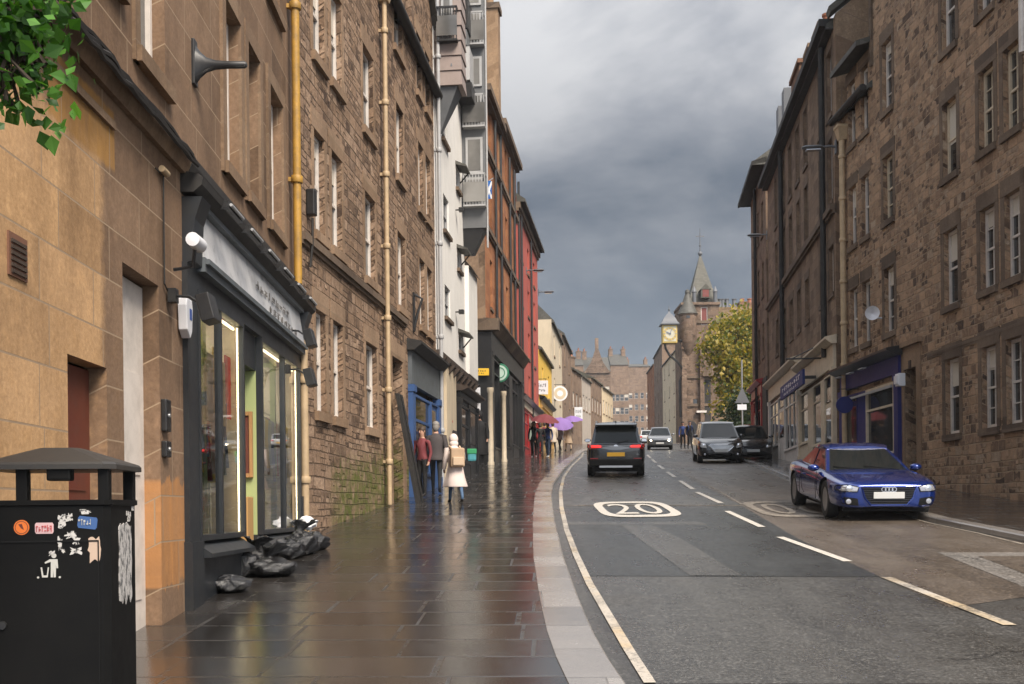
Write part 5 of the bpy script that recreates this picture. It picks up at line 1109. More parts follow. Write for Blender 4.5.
# wall-head dormer over the lower eaves
zdt = fl[3][1]+.35; hs = sorted([h for h in H1 if h[1] < uGab and h[2] > fl[3][0]-.1])[:3]
hs = [h for h in hs if h[1] < f.u(873, 400)]
ua, ub2 = f.u(847, 100), uGab-.01; hs = [h for h in hs if h[0] > ua and h[1] < ub2]
mb = MB(); us_ = sorted({ua, ub2, *[q for h in hs for q in h[:2]]})
for p, q in zip(us_, us_[1:]):
    if any(abs(h[0]-p) < 1e-6 for h in hs): mb.quad((p, 0, fl[3][1]), (q, 0, fl[3][1]), (q, 0, zdt), (p, 0, zdt))
    else: mb.quad((p, 0, zg1), (q, 0, zg1), (q, 0, zdt), (p, 0, zdt))
for h in hs: mb.quad((h[0], 0, zg1), (h[0], 0, h[3]), (h[0], .2, h[3]), (h[0], .2, zg1)).quad((h[1], 0, zg1), (h[1], 0, h[3]), (h[1], .2, h[3]), (h[1], .2, zg1)).quad((h[0], 0, h[3]), (h[1], 0, h[3]), (h[1], .2, h[3]), (h[0], .2, h[3]))
mb.quad((ua, 0, zg1), (ua, 0, zdt), (ua, 2.5, zdt), (ua, 2.5, zg1)).quad((ub2, 0, zg1), (ub2, 2.5, zg1), (ub2, 2.5, zdt), (ub2, 0, zdt)).quad((ua, 0, zdt), (ub2, 0, zdt), (ub2, 2.5, zdt), (ua, 2.5, zdt))
dm = part('dormer', mb, 'rubble_right', b1, fixn=False)
part('dormer_roof', MB().hexa([(ua-.15, -.45, zdt-.05), (ub2, -.45, zdt-.05), (ub2, 2.6, zdt+.9), (ua-.15, 2.6, zdt+.9), (ua-.15, -.45, zdt+.1), (ub2, -.45, zdt+.1), (ub2, 2.6, zdt+1.05), (ua-.15, 2.6, zdt+1.05)]), 'slate', dm)
part('gutter', MB().tube([(-.1, -.2, zg1), (uGab-.2, -.2, zg1)], .10, 8), 'soot_shade_black', b1)
pitched_roof(b1, 0, uGab-.02, zg1, 9, 3.5, over=.1)
part('verge', MB().box(uGab-.10, uGab+.06, -.06, 9, zg1+.5, zg2+.1), 'dressed_dark', b1)
pitched_roof(b1, uGab, u_end, zg2, 9, 3.2, over=.3)
# relieving courses
string(b1, f.u(928, 400), u_end, zz(990, 336), .1, .02, 'dressed_dark')
drainpipe(f, 844.6, zg1-.75, f.ground(0.2), 'beige_pipe', 'pale buff drainpipe with a box hopper at the corner of the two right tenements', r=.085, hopper=True, collars=8, y=400)
drainpipe(f, 1026.5, zg2-.1, f.z(1020, 60), 'white_paint', 'white drainpipe high at the right edge of the rubble tenement', r=.07, collars=4, y=400)
# stone-framed door
dr = part('door', MB().box(dR[0]-.02, dR[1]+.02, .28, .33, dR[2], dR[3]-.01), 'black_paint', b1, 'black panelled street door'); part('handle', MB().tube([(dR[0]+.12, .25, dR[2]+1), (dR[0]+.12, .25, dR[2]+1.15)], .014), 'steel', dr)
for k in range(2): part('panel', MB().box(dR[0]+.12, dR[1]-.12, .262, .278, dR[2]+.25+k, dR[2]+1.05+k), 'trim_black', dr)
part('door_surround', MB().box(dR[0]-.26, dR[0]-.003, -.04, .05, dR[2]-.3, dR[3]+.55).box(dR[1]+.003, dR[1]+.26, -.04, .05, dR[2]-.3, dR[3]+.55).box(dR[0]-.003, dR[1]+.003, -.038, .05, dR[3]+.003, dR[3]+.55).box(dR[0]-.34, dR[1]+.34, -.12, .05, dR[3]+.555, dR[3]+.68), 'dressed_left', b1)
ul, zl = f.uz(911.5, 364.5); t_ = f.thing('door_number', 'dark number plate over the stone framed doorway', 'sign'); part('plate', MB().box(ul-.08, ul+.08, -.055, -.041, zl-.1, zl+.1), 'black_metal', t_)
# blue shop
sN = shopfront(f, 'navy blue shopfront with cream window bars beside the blue coupe', uS0+.05, uS1, zsT, .62, 'navy_paint', 'navy_paint', [('door', 1.0), ('panel', .55), ('window', 1.75), ('panel', .12)], cor='black_paint', bar='cream_paint', stall=.6, proj=.14, corh=.2, corp=.45)
part('blind_box', MB().box(uS0+.2, uS1-.35, -.20, -.145, zsT-.98, zsT-.92), 'light_grey', sN)
for k in range(3): part('lamp', MB().box(uS0+.5+k*1.0, uS0+.85+k*1.0, -.40, -.28, zsT-.30, zsT-.27), 'light_grey', sN)
u_, z_ = f.uz(897.5, 380, -.3); t_ = f.thing('alarm_box', 'pale square alarm box on the corner of the navy shopfront', 'alarm box'); part('cover', MB().box(u_-.13, u_+.13, -.32, -.145, z_-.16, z_+.16), 'plastic_white', t_, bevel=.02); part('base', MB().box(u_-.10, u_+.10, -.36, -.32, z_-.1, z_+.1), 'plastic_white', t_)
u_, z_ = f.uz(844, 405, -.4); t_ = f.thing('hanging_sign', 'small round dark hanging sign at the far edge of the navy shopfront', 'sign'); part('disc', MB().lathe([(0, -.03), (.24, -.03), (.24, .03), (0, .03)], 24, Matrix.Translation((u_+.05, -.4, z_)) @ Matrix.Rotation(PI/2, 4, 'Y')), 'navy_paint', t_); part('bracket', MB().tube([(u_+.05, 0, z_+.45), (u_+.05, -.6, z_+.45)], .015, 6), 'black_metal', t_)
u_, z_ = f.uz(873, 315, -.2); t_ = f.thing('loudspeaker', 'white horn shaped wall fitting between the first floor windows of the rubble tenement', 'wall fitting')
part('horn', MB().lathe([(.02, 0), (.05, .12), (.09, .3), (.19, .42), (.19, .44), (.0, .30)], 14, Matrix.Translation((u_-.1, -.2, z_)) @ Matrix.Rotation(PI/2, 4, 'Y') @ Matrix.Rotation(.3, 4, 'X')), 'plastic_white', t_); part('arm', MB().tube([(u_-.3, -.24, z_+.02), (u_+.1, -.12, z_-.1), (u_+.1, 0, z_-.1)], .025, 6), 'plastic_white', t_)

# ================================================================== RIGHT 2: dark ashlar tenement
f = FR2
b2 = f.thing('dark_stone_tenement', 'dark weathered stone tenement with black drainpipes above cream shopfronts', 'building')
zE = f.z(830, 31.6); zS = f.z(834.4, 207); zC_n, zC_f = f.z(838, 337), f.z(779, 370.6)
r1 = (f.z(806.5, 322), f.z(806.5, 280)); r2 = (f.z(803.5, 246), f.z(803.5, 191)); r3 = (zE-2.5, zE-.55)
H2 = []
for (x0, x1) in [(829.5, 834), (820.5, 825), (805.5, 809), (797.5, 800.8), (790, 793), (783.3, 786), (776, 778.3)]:
    for r_w in (r1, r2, r3):
        u0, u1 = sorted((f.u(x0, 300), f.u(x1, 300))); H2.append((u0, u1, *r_w))
wall(b2, 'tenement_dark', 0, f.L, -2, zE, H2, depth=10, reveal=.2)
for h in H2: window(b2, h, r=.2, dressed='dressed_dark', jamb=.12, frame='white_paint' if h[2] == r1[0] else 'light_grey', sillh=.14)
string(b2, -.0, f.L, zS-.1, .18, .16, 'dressed_dark')
string(b2, -.05, f.L, zE-.05, .22, .42, 'soot_shade_black', 'eaves_gutter')
pitched_roof(b2, 0, f.L, zE, 10, 3.2, over=.2)
for x in (828.3, 785.3): part('downpipe', MB().tube([(f.u(x, 300), -.14, f.ground(f.u(x))+3.5), (f.u(x, 300), -.14, zE-.1)], .095, 8), 'soot_shade_black', b2)
# party-wall gable facing down the street and chimneys
g_ = part('gable_wall', MB().prism([(f.L+.003, .0, zE-3.6), (f.L+.003, .0, zE+.15), (f.L+.003, 2.2, zE+1.9), (f.L+.003, 4.6, zE+1.9), (f.L+.003, 10, zE), (f.L+.003, 10, zE-3.6)], (.35, 0, 0)), 'banded_stone', b2)
part('coping', MB().prism([(f.L-.06, -.15, zE+.16), (f.L-.06, 2.2, zE+2.0), (f.L-.06, 4.7, zE+2.0), (f.L-.06, 4.7, zE+2.14), (f.L-.06, 2.1, zE+2.14), (f.L-.06, -.2, zE+.34)], (.5, 0, 0)), 'slate_pale', b2)
chimney(b2, f.L-.02, f.L+.6, 2.6, 4.4, zE+2.15, zE+3.4, 'banded_stone', 3)
for x0, ztop_, w_, m_ in ((812, 54, 1.2, 'banded_stone'), (803, 73, 1.0, 'banded_stone'), (791, 93, 2.2, 'brick_chimney')):
    u_ = f.u(x0, 300); zt = f.z(x0, ztop_, .35); chimney(b2, u_-w_/2, u_+w_/2, .25, 1.6, zE-.3, zt, m_, 3 if w_ > 2 else 2, ph=.5)
# roof light boxes near the far end
for x0, yt, yb_ in ((780, 118, 140), (774.5, 135, 150)): u_ = f.u(x0, 300); part('roof_vent', MB().box(u_-.35, u_+.35, .2, .8, zE-.2, f.z(x0, yt, .5)), 'lead', b2)
# shops below
um = f.u(801, 420)
sC1 = shopfront(f, 'white shopfront with a dark blue sign panel on the dark tenement, nearer the red shop', .25, um-.05, f.z(790, 366), .75, 'white_paint', 'cream_paint', [('window', 1.3), ('door', .8), ('window', 1.5)], cor='cream_paint', stall=.45, pil=.3)
sC2 = shopfront(f, 'cream shopfront with tan door beside the buff drainpipe on the dark tenement', um+.05, f.L-.1, f.z(820, 350), .85, 'cream_paint', 'cream_paint', [('window', 1.2), ('panel', .7), ('window', 1.1), ('panel', .5), ('door', .9)], cor='cream_paint', stall=.7, pil=.3)
u0, u1 = sorted((f.u(781, 385, -.55), f.u(803.5, 385, -.55))); t_ = f.thing('fascia_sign', 'dark blue sign with pale lettering across the white shopfront', 'sign'); zs0, zs1 = f.z(792, 392.5, -.55), f.z(792, 378.5, -.55); part('board', MB().box(u0, u1, -.58, -.50, zs0, zs1), 'deep_blue', t_)
part('lettering', scribble(scribble(MB(), u0+.5, u1-.5, -.581, zs0+.5*(zs1-zs0), zs0+.82*(zs1-zs0), 9, R), u0+.9, u1-.9, -.581, zs0+.15*(zs1-zs0), zs0+.35*(zs1-zs0), 9, R), 'plastic_white', t_); [part('bracket', MB().box(q, q+.1, -.50, -.1, zs0+.2, zs0+.3), 'black_metal', t_) for q in (u0+.3, u1-.4)]
t_ = f.thing('sign_bracket', 'long thin sign bracket reaching from the cream shopfront toward the road', 'bracket'); u_, z_ = f.uz(824, 358); part('arm', MB().tube([(u_, .0, z_), (u_, -1.2, z_)], .03, 6).tube([(u_, .0, z_+.5), (u_, -1.0, z_)], .02, 5), 'black_metal', t_)
lamp_arm(f, 836, 147, 'street lamp on an arm high on the dark tenement beside its black drainpipe', ln=.35)
# ================================================================== RIGHT 3: projecting eaves house with the red shop
f = FR3
b3 = f.thing('overhanging_eaves_house', 'narrow brown tenement with a deep dark overhanging eaves, farthest on the right row', 'building')
zE3 = f.z(760, 172)
H3 = []
for fr in (.22, .5, .78):
    for k in range(4): z0 = f.ground(f.L/2)+4.6+k*2.9; H3.append((f.L*fr-.4, f.L*fr+.4, z0, z0+1.6))
wall(b3, 'tenement_dark', 0, f.L, -2, zE3, [h for h in H3 if h[3] < zE3-.3], depth=10)
for h in H3:
    if h[3] < zE3-.3: window(b3, h, dressed='dressed_dark', lintel=False)
pitched_roof(b3, -.3, f.L+.2, zE3+.05, 10, 3.5, over=.6)
part('soffit', MB().hexa([(-.3, -.65, zE3-.4), (f.L+.2, -.65, zE3-.4), (f.L+.2, .05, zE3-.25), (-.3, .05, zE3-.25), (-.3, -.65, zE3-.2), (f.L+.2, -.65, zE3-.2), (f.L+.2, .05, zE3+.0), (-.3, .05, zE3+.0)]), 'soot_shade_black', b3)
part('downpipe', MB().tube([(f.L*.45, -.12, f.ground(2)), (f.L*.45, -.12, zE3-.4)], .08, 8), 'soot_shade_black', b3)
shopfront(f, 'bright red shopfront at the far end of the right row', .1, f.L*.72, f.z(762, 380), .6, 'red_paint', 'red_paint', [('panel', .5), ('door', .9), ('window', 1.3)], cor='red_paint', stall=.6)
part('dark_pier', MB().box(f.L*.74, f.L-.05, -.06, .05, f.ground(f.L)-.3, f.z(768, 375)), 'soot_shade_black', b3)
lamp_arm(f, 767, 235, 'street lamp on an arm from the narrow tenement with overhanging eaves', ln=.25)
# side face of R3 towards the trees gives it thickness (part of wall body)

# ================================================================== TOLBOOTH (town hall with spire)
ST = 9.0; DT = F/ST
def TP(x, y, d=0.0): return AT(x, y, DT+d)
root = thing('clock_tower_hall', 'old stone tower hall with a tall slate spire and corner turret above the street', 'building', (TP(700, 445).x, DT, gz(DT)))
z0t = root.location.z; x0t = root.location.x
X_ = lambda x: TP(x, 430).x-x0t
Z_ = lambda y: TP(700, y).z-z0t
def holeface(mb, xs0, xs1, za, zb, y, holes, r=.35):
    us = sorted({xs0, xs1, *[q for h in holes for q in h[:2]]}); zs = sorted({za, zb, *[q for h in holes for q in h[2:4]]})
    for a, b_ in zip(us, us[1:]):
        for c, d in zip(zs, zs[1:]):
            if any(h[0] < (a+b_)/2 < h[1] and h[2] < (c+d)/2 < h[3] for h in holes): continue
            mb.quad((a, y, c), (b_, y, c), (b_, y, d), (a, y, d))
    for h in holes:
        a, b_, c, d = h; mb.quad((a, y, c), (a, y, d), (a, y+r, d), (a, y+r, c)).quad((b_, y, c), (b_, y, d), (b_, y+r, d), (b_, y+r, c)).quad((a, y, d), (b_, y, d), (b_, y+r, d), (a, y+r, d)).quad((a, y, c), (b_, y, c), (b_, y+r, c), (a, y+r, c))
# main tower: front face looks down the street
hT = [(X_(702.2), X_(709), Z_(325), Z_(307)), (X_(693.5), X_(698), Z_(406), Z_(399)), (X_(701), X_(704.5), Z_(375), Z_(366))]
mb = MB(); xa, xb = X_(683), X_(720); holeface(mb, xa, xb, -3, Z_(304), 0, hT)
for (x_, ) in ((xa,), (xb,)): mb.quad((x_, 0, -3), (x_, 0, Z_(304)), (x_, 5.2, Z_(304)), (x_, 5.2, -3))
mb.quad((xa, 5.2, -3), (xb, 5.2, -3), (xb, 5.2, Z_(304)), (xa, 5.2, Z_(304))).quad((xa, 0, Z_(304)), (xb, 0, Z_(304)), (xb, 5.2, Z_(304)), (xa, 5.2, Z_(304)))
part('tower', mb, 'tolbooth_stone', root, fixn=False)
w = part('shuttered_window', (lambda mb: (bars(mb, hT[0][0]+.01, hT[0][1]-.01, hT[0][2], hT[0][3]-.01, .1, .18, .08), mb)[1])(MB()), 'white_paint', root); part('shutter', MB().box(hT[0][0]+.05, hT[0][1]-.05, .15, .17, hT[0][2]+.05, hT[0][3]-.05), 'shutter_red', w)
for h in hT[1:]: part('window', MB().box(h[0], h[1], .2, .25, h[2], h[3]), 'window_glass', root)
# buttress strips, arched pend, corbel band
part('pend_arch', MB().prism([(X_(686)+.0, -.12, -2), (X_(686), -.12, Z_(432))]+[(X_(692)+(X_(698)-X_(692))*math.cos(a), -.12, Z_(432)+1.2*math.sin(a)) for a in [PI-k*PI/8 for k in range(1, 8)]]+[(X_(698), -.12, Z_(432)), (X_(698), -.12, -2)], (0, .11, 0)), 'black_paint', root)
part('buttress', MB().box(X_(700), X_(704), -.55, -.003, -3, Z_(350)).box(X_(683)-.1, X_(687), -.35, -.003, -3, Z_(360)), 'tolbooth_stone', root)
part('eaves_band', MB().box(xa-.1, xb+.15, -.22, 5.3, Z_(305), Z_(302.5)), 'tolbooth_stone', root)
part('corbel_band', MB().box(xa-.15, xb+.15, -.3, -.004, Z_(345), Z_(341)).box(xa-.1, xb+.1, -.18, -.004, Z_(349), Z_(344.9)), 'tolbooth_stone', root)
for yy in (322, 377, 405): part('string_course', MB().box(xa-.08, xb+.08, -.16, -.004, Z_(yy)-.15, Z_(yy)+.15), 'dressed_dark', root)
part('recess_shade', MB().box(X_(704.5), X_(711), -.06, -.004, Z_(432), Z_(380)), 'soot_shade_black', root); part('stair_canopy', MB().prism([(X_(702), -.8, Z_(377)), (X_(713), -.8, Z_(377)), (X_(713), -.8, Z_(372)), (X_(707.5), -.8, Z_(366)), (X_(702), -.8, Z_(372))], (0, .79, 0)), 'dressed_dark', root)  # flat black panel puts the deep shade of a recess into colour
part('awning', MB().box(X_(696), X_(706), -.6, -.01, Z_(413), Z_(411)), 'white_paint', root)
# spire with broach and dormer
zs, za = Z_(302.4), Z_(250.5); cx, cy = X_(706.5), 2.6; hw = (X_(720)-X_(694.5))/2+.35
cxa = X_(702.5)+.4
sp = part('spire', MB().loft([[(cx+sx*hw, cy+sy*hw, zs) for sx, sy in ((-1, -1), (1, -1), (1, 1), (-1, 1))], [(cx+(cxa-cx)*.35+sx*hw*.62, cy+sy*hw*.62, zs+(za-zs)*.35) for sx, sy in ((-1, -1), (1, -1), (1, 1), (-1, 1))], [(cxa+sx*.08, cy+sy*.08, za) for sx, sy in ((-1, -1), (1, -1), (1, 1), (-1, 1))]], smooth=False), 'slate_pale', root)
part('finial', MB().tube([(cxa, cy, za-.2), (cxa, cy, Z_(222))], [.09, .03], 8).blob((cxa, cy, za+.25), .26, 10, 8).blob((cxa, cy, Z_(240)), .14, 8, 6).box(cxa-.5, cxa+.5, cy-.02, cy+.02, Z_(231), Z_(230)), 'lead', sp)
dz0, dz1 = Z_(297.5), Z_(289); dmx = X_(707.5)
dd = part('spire_dormer', MB().box(dmx-.5, dmx+.5, .15, 1.8, dz0, dz1).prism([(dmx-.6, .1, dz1), (dmx+.6, .1, dz1), (dmx, .1, dz1+.65)], (0, 1.8, 0)), 'slate_pale', sp); part('shutter', MB().box(dmx-.35, dmx+.35, .12, .147, dz0+.1, dz1-.05), 'shutter_red', dd)
for x_ in (696.2, 717.2): part('pinnacle', MB().lathe([(.22, Z_(303)), (.22, Z_(292)), (.3, Z_(291.5)), (.05, Z_(286)), (0, Z_(285.5))], 10, Matrix.Translation((X_(x_), .3, 0))), 'lead', sp)
# corner turret
tx = X_(689.2); tr = (X_(698)-X_(680.5))/2
tt = part('turret', MB().lathe([(.15, Z_(357)), (tr*.55, Z_(350)), (tr*.92, Z_(343)), (tr, Z_(341)), (tr, Z_(316)), (tr*1.06, Z_(315.5)), (tr*1.06, Z_(314))], 22, Matrix.Translation((tx, .2, 0))), 'tolbooth_stone', root)
part('turret_roof', MB().lathe([(tr*1.18, Z_(314)), (tr*1.12, Z_(313.4)), (tr*.24, Z_(293)), (tr*.30, Z_(292.6)), (tr*.25, Z_(290)), (0, Z_(288.5))], 22, Matrix.Translation((tx, .2, 0))), 'slate', tt)
part('turret_window', MB().box(tx-.3, tx+.1, .2-tr-.02, .2-tr+.2, Z_(319), Z_(316.5)), 'window_glass', tt)
# long wing to the right with a row of chimney pots
zw = Z_(306); xw = X_(764)
wg = [(X_(723)+k*1.5, X_(723)+k*1.5+.8, Z_(352)-0.0, Z_(340)) for k in range(3)]+[(X_(723)+k*1.5, X_(723)+k*1.5+.8, Z_(400), Z_(386)) for k in range(3)]+[(X_(716)+.6, X_(716)+1.5, Z_(440), Z_(431))]
mb = MB(); holeface(mb, xb+.01, xw, -3, zw, .8, [h for h in wg if h[0] > xb+.1]); mb.quad((xw, .8, -3), (xw, 9, -3), (xw, 9, zw), (xw, .8, zw)).quad((xb, 9, -3), (xw, 9, -3), (xw, 9, zw), (xb, 9, zw)).quad((xb, .8, zw), (xw, .8, zw), (xw, 9, zw), (xb, 9, zw))
wgp = part('wing', mb, 'tolbooth_tan', root, fixn=False)
for h in wg:
    if h[0] > xb+.1: part('window', MB().box(h[0], h[1], .98, 1.03, h[2], h[3]), 'window_glass', wgp)
for x_, m_ in ((724, 'lead'), (727, 'lead'), (731, 'lead'), (738.5, 'lead'), (746.5, 'terracotta'), (754, 'terracotta')): part('chimney_pot', MB().lathe([(.3, zw), (.26, zw+.15), (.22, zw+.9), (.27, zw+.95), (.27, zw+1.05), (0, zw+1.05)], 10, Matrix.Translation((X_(x_), 1.6, 0))), m_, wgp)
part('chimney', MB().box(X_(743), X_(751), 1.1, 2.6, zw+.002, Z_(300)).box(X_(752), X_(757), 1.1, 2.6, zw+.002, Z_(301)), 'brick_chimney', wgp)
# hanging clock
cxk = X_(668.7); ck = thing('hanging_clock', 'gold faced town clock in a leaded case on a black bracket from the tower', 'clock', (x0t+cxk, DT-1.2, z0t+Z_(336)))
hw2 = (X_(676)-X_(661))/2*.97
part('case', MB().box(-hw2, hw2, -hw2*.75, hw2*.75, -1.0, 1.0), 'clock_gold', ck, bevel=.06)
part('dial', MB().box(-hw2*.82, hw2*.82, -hw2*.75-.03, -hw2*.75-.004, -.82, .82), 'clock_face', ck)
fa = part('chapter_ring', MB().lathe([(.52, 0), (.74, 0), (.74, .02), (.52, .02), (.52, 0)], 36, Matrix.Translation((0, -hw2*.75-.035, 0)) @ Matrix.Rotation(PI/2, 4, 'X')), 'clock_gold', ck)
part('numerals', (lambda mb: ([mb.box(-.03, .03, -.01, .01, .55, .71, 0, Matrix.Translation((0, -hw2*.75-.07, 0)) @ Matrix.Rotation(k*PI/6, 4, 'Y')) for k in range(12)], mb)[1])(MB()), 'clock_blue', fa)
for a_, ln, wd in ((math.radians(20), .62, .035), (math.radians(-62), .46, .05)): part('hand', MB().box(-wd, wd, -.008, .008, -.1, ln, 0, Matrix.Translation((0, -hw2*.75-.10, 0)) @ Matrix.Rotation(a_, 4, 'Y')), 'clock_blue', ck)
rf = part('roof', MB().loft([[(sx*hw2*w_, sy*hw2*w_*.9, q) for sx, sy in ((-1, -1), (1, -1), (1, 1), (-1, 1))] for w_, q in ((1.25, .98), (1.28, 1.08), (1.0, 1.35), (.78, 1.75), (.45, 2.1), (.14, 2.4), (.06, 2.55))], smooth=False), 'lead', ck); part('finial', MB().tube([(0, 0, 2.5), (0, 0, 3.2)], [.07, .02], 6).blob((0, 0, 2.75), .12, 8, 6), 'lead', rf)
part('bracket', MB().tube([(X_(676)-cxk, .2, -.55), (X_(684)-cxk, 1.2, -.6)], .16, 8).tube([(-hw2*.6, 0, -1.0), (-hw2*.5, .05, -1.5), (0, .2, -2.2), (.9, .5, -2.9), (1.45, .9, -3.5), (1.6, 1.2, -4.3), (1.3, 1.3, -5.0), (1.35, 1.3, -9)], .13, 8), 'black_metal', ck)

# ================================================================== far right row behind the tower and the head of the street
rows_r = [((664, 6.9), (678, 7.7), 352, 'far_cream', 4, 3, 'far cream fronted building on the right, next to the clock tower', 'slate', 'far_cream'), ((655.5, 6.25), (663.7, 6.85), 346, 'far_stone', 4, 3, 'far brown stone tenement on the right with steep roof', 'slate', 'brick_chimney'), ((648.5, 5.8), (655.2, 6.2), 366, 'red_sandstone', 4, 2, 'far red brown tenement with a tall orange chimney', 'slate', 'terracotta')]
for (a, sa), (b_, sb), yy, m_, ro, co_, lab, rf, chm in rows_r:
    _, tt = simple_house(XS(a, sa), XS(b_, sb), lab, m_, EYE+(510-yy)/sb, ro, co_, roof=rf, rise=2.6, chim=2, chm=chm, name='far_tenement', depth=12, group='far tenements up the street')
# buildings closing the view at the head of the street
def end_block(x0, x1, ytop, s, m, label, rise=4, chim=1, rows=4, cols=4, gablef=False, dx=0):
    p0, p1 = XS(x0, s), XS(x1, s)
    f_, t2 = simple_house(p0, p1, label, m, EYE+(510-ytop)/s, rows, cols, name='far_tenement', rise=rise, depth=14, chim=chim, chm='far_stone', win=(1.0, 1.7), first=4, fl=3.4, group='far tenements up the street')
    if gablef:
        zt = EYE+(510-ytop)/s-f_.base; part('front_gable', MB().prism([(0, -.4, zt-.5), (f_.L, -.4, zt-.5), (f_.L*.72, -.4, zt+2.0), (f_.L*.55, -.4, zt+5.2), (f_.L*.45, -.4, zt+5.2), (f_.L*.28, -.4, zt+2.0)], (0, .39, 0)), m, t2); part('wallhead_chimney', MB().box(f_.L*.44, f_.L*.56, -.45, .7, zt+5.2, zt+7.6), 'far_stone', t2)
end_block(560, 585, 366, 4.6, 'far_stone', 'far stone block behind the buff house with a small parapet', rise=2.5, chim=2)
end_block(585, 612, 372, 4.3, 'tolbooth_stone', 'far gabled stone tenement with a tall gable chimney closing the left of the street', gablef=True, rise=4)
end_block(612, 630, 366, 3.9, 'far_stone', 'far brown tenement with slate roof closing the middle of the street', rise=3.5, chim=2)
end_block(629, 652, 368, 3.4, 'far_stone', 'far broad tenement with flat parapet closing the right of the street', rise=1.5, chim=2, rows=5)

# ================================================================== trees
def leaf(mb, c, s, rnd, up=.3):
    d = Vector((rnd.gauss(0, 1), rnd.gauss(0, 1), rnd.gauss(0, 1)-up)).normalized(); n_ = d.orthogonal().normalized(); a = rnd.uniform(0, 2*PI); n_ = (Matrix.Rotation(a, 3, d) @ n_)
    w = d.cross(n_); c = Vector(c)
    mb.add([c, c+d*s*.4+w*s*.38+n_*s*.07, c+d*s, c+d*s*.4-w*s*.38+n_*s*.07], [(0, 1, 2), (0, 2, 3)])
def tree(name, label, cat, base, h, clumps, nleaf, ls, mat_, seed, trunk_r=.25, group=None, stems=None, loc=None):
    rnd = random.Random(seed); t_ = thing(name, label, cat, tuple(base), 0, group)
    tb = MB(); fork = Vector((0, 0, h*.32))
    tb.tube([(0, 0, -.4), (rnd.uniform(-.1, .1), 0, h*.16), fork], [trunk_r*1.25, trunk_r, trunk_r*.8], 10)
    for (c, r_) in clumps:
        c = Vector(c); mid = fork.lerp(c, .5)+Vector((rnd.uniform(-.3, .3), rnd.uniform(-.3, .3), .25*h*.1)); tb.tube([fork-Vector((0, 0, .15)), mid, c], [trunk_r*.55, trunk_r*.35, trunk_r*.1], 6)
    tot = sum(r_**2 for _, r_ in clumps); lb = MB()
    for (c, r_) in clumps:
        c = Vector(c); k = int(nleaf*r_**2/tot)
        subs = [c+Vector((rnd.gauss(0, 1), rnd.gauss(0, 1), rnd.gauss(0, .9))).normalized()*r_*rnd.uniform(.45, 1.0) for _ in range(max(8, k//40))]
        for q in subs[:14]: tb.tube([c, c.lerp(q, .5)+Vector((0, 0, .08)), q], [trunk_r*.10, trunk_r*.07, .01], 5, caps=False)
        for i in range(k):
            p = rnd.choice(subs); leaf(lb, p+Vector((rnd.gauss(0, 1), rnd.gauss(0, 1), rnd.gauss(0, .8))).normalized()*r_*.8*rnd.random(), ls*rnd.choice((.55, .8, 1.0, 1.2, 1.45))*rnd.uniform(.85, 1.15), rnd)
    part('trunk', tb, 'bark', t_); part('crown', lb, mat_, t_, fixn=False)
    return t_
# autumn trees in the churchyard beyond the right row
pt = G(738, 452); s_ = F/(80*K)
p = AT(736, 440, 84*K); base = Vector((p.x, p.y, gz(p.y)))
def C3(x, y, Y_): q = AT(x, y, Y_); return q-base
tree('autumn_tree', 'yellow green autumn tree overhanging the street in front of the tower hall', 'tree', base, 9, [(C3(748, 325, 86*K), 2.1), (C3(736, 335, 83*K), 2.0), (C3(724, 352, 82*K), 1.9), (C3(716, 350, 82*K), 1.2), (C3(745, 358, 84*K), 2.2), (C3(731, 375, 82*K), 1.9), (C3(748, 388, 83*K), 2.1), (C3(734, 398, 81*K), 1.6), (C3(752, 345, 88*K), 2.2)], 9000, .30, 'leaf_yellow', 11, .28)
p = AT(752, 440, 78*K); base = Vector((p.x, p.y, gz(p.y)))
tree('dark_tree', 'dark green bushy tree behind the signpost beside the red shopfront', 'tree', base, 6, [(C3(751, 405, 77*K), 1.5), (C3(741, 412, 78*K), 1.3), (C3(755, 425, 76*K), 1.5), (C3(735, 425, 80*K), 1.2), (C3(745, 435, 77*K), 1.3), (C3(729, 432, 82*K), 1.0)], 3600, .24, 'leaf_dark', 12, .18)
# near tree at the upper left
base = Vector((-3.35, 3.9, gz(3.9)+.1))
def C4(x, y, Y_): return AT(x, y, Y_)-base
tree('street_tree', 'fresh green leafy branch hanging in at the upper left corner', 'tree', base, 3.9, [(C4(12, 36, 4.1), .20), (C4(26, 8, 4.15), .19), (C4(38, 34, 4.2), .10), (C4(16, 66, 4.1), .13), (C4(4, 88, 4.05), .11), (C4(-30, 60, 4.0), .30), (C4(30, 60, 4.15), .09), (C4(70, -4, 4.2), .07), (C4(-25, 0, 4.1), .32), (C4(10, -25, 4.2), .26)], 1500, .050, 'leaf_green', 13, .06)
# weeds at the wall foot
def weed(p, n_, h, seed, label):
    rnd = random.Random(seed); t_ = thing('weed', label, 'plant', tuple(p)); mb = MB()
    for _ in range(n_): 
        a = rnd.uniform(0, 2*PI); q = Vector((math.cos(a)*rnd.uniform(.02, .15), math.sin(a)*rnd.uniform(.02, .1), rnd.uniform(.0, h))); leaf(mb, q, rnd.uniform(.05, .10), rnd, -.8)
    part('leaves', mb, 'weed', t_, fixn=False); part('stem', MB().tube([(0, 0, -.02), (.01, 0, h*.8)], [.008, .003], 5), 'weed', t_)
weed(G(173.5, 603, .1), 60, .18, 5, 'small green weed growing at the foot of the worn stone pier')
weed(G(372, 503, .1)+Vector((-.05, 0, 0)), 90, .28, 6, 'mossy green weeds at the foot of the rubble wall beside the buff drainpipe')
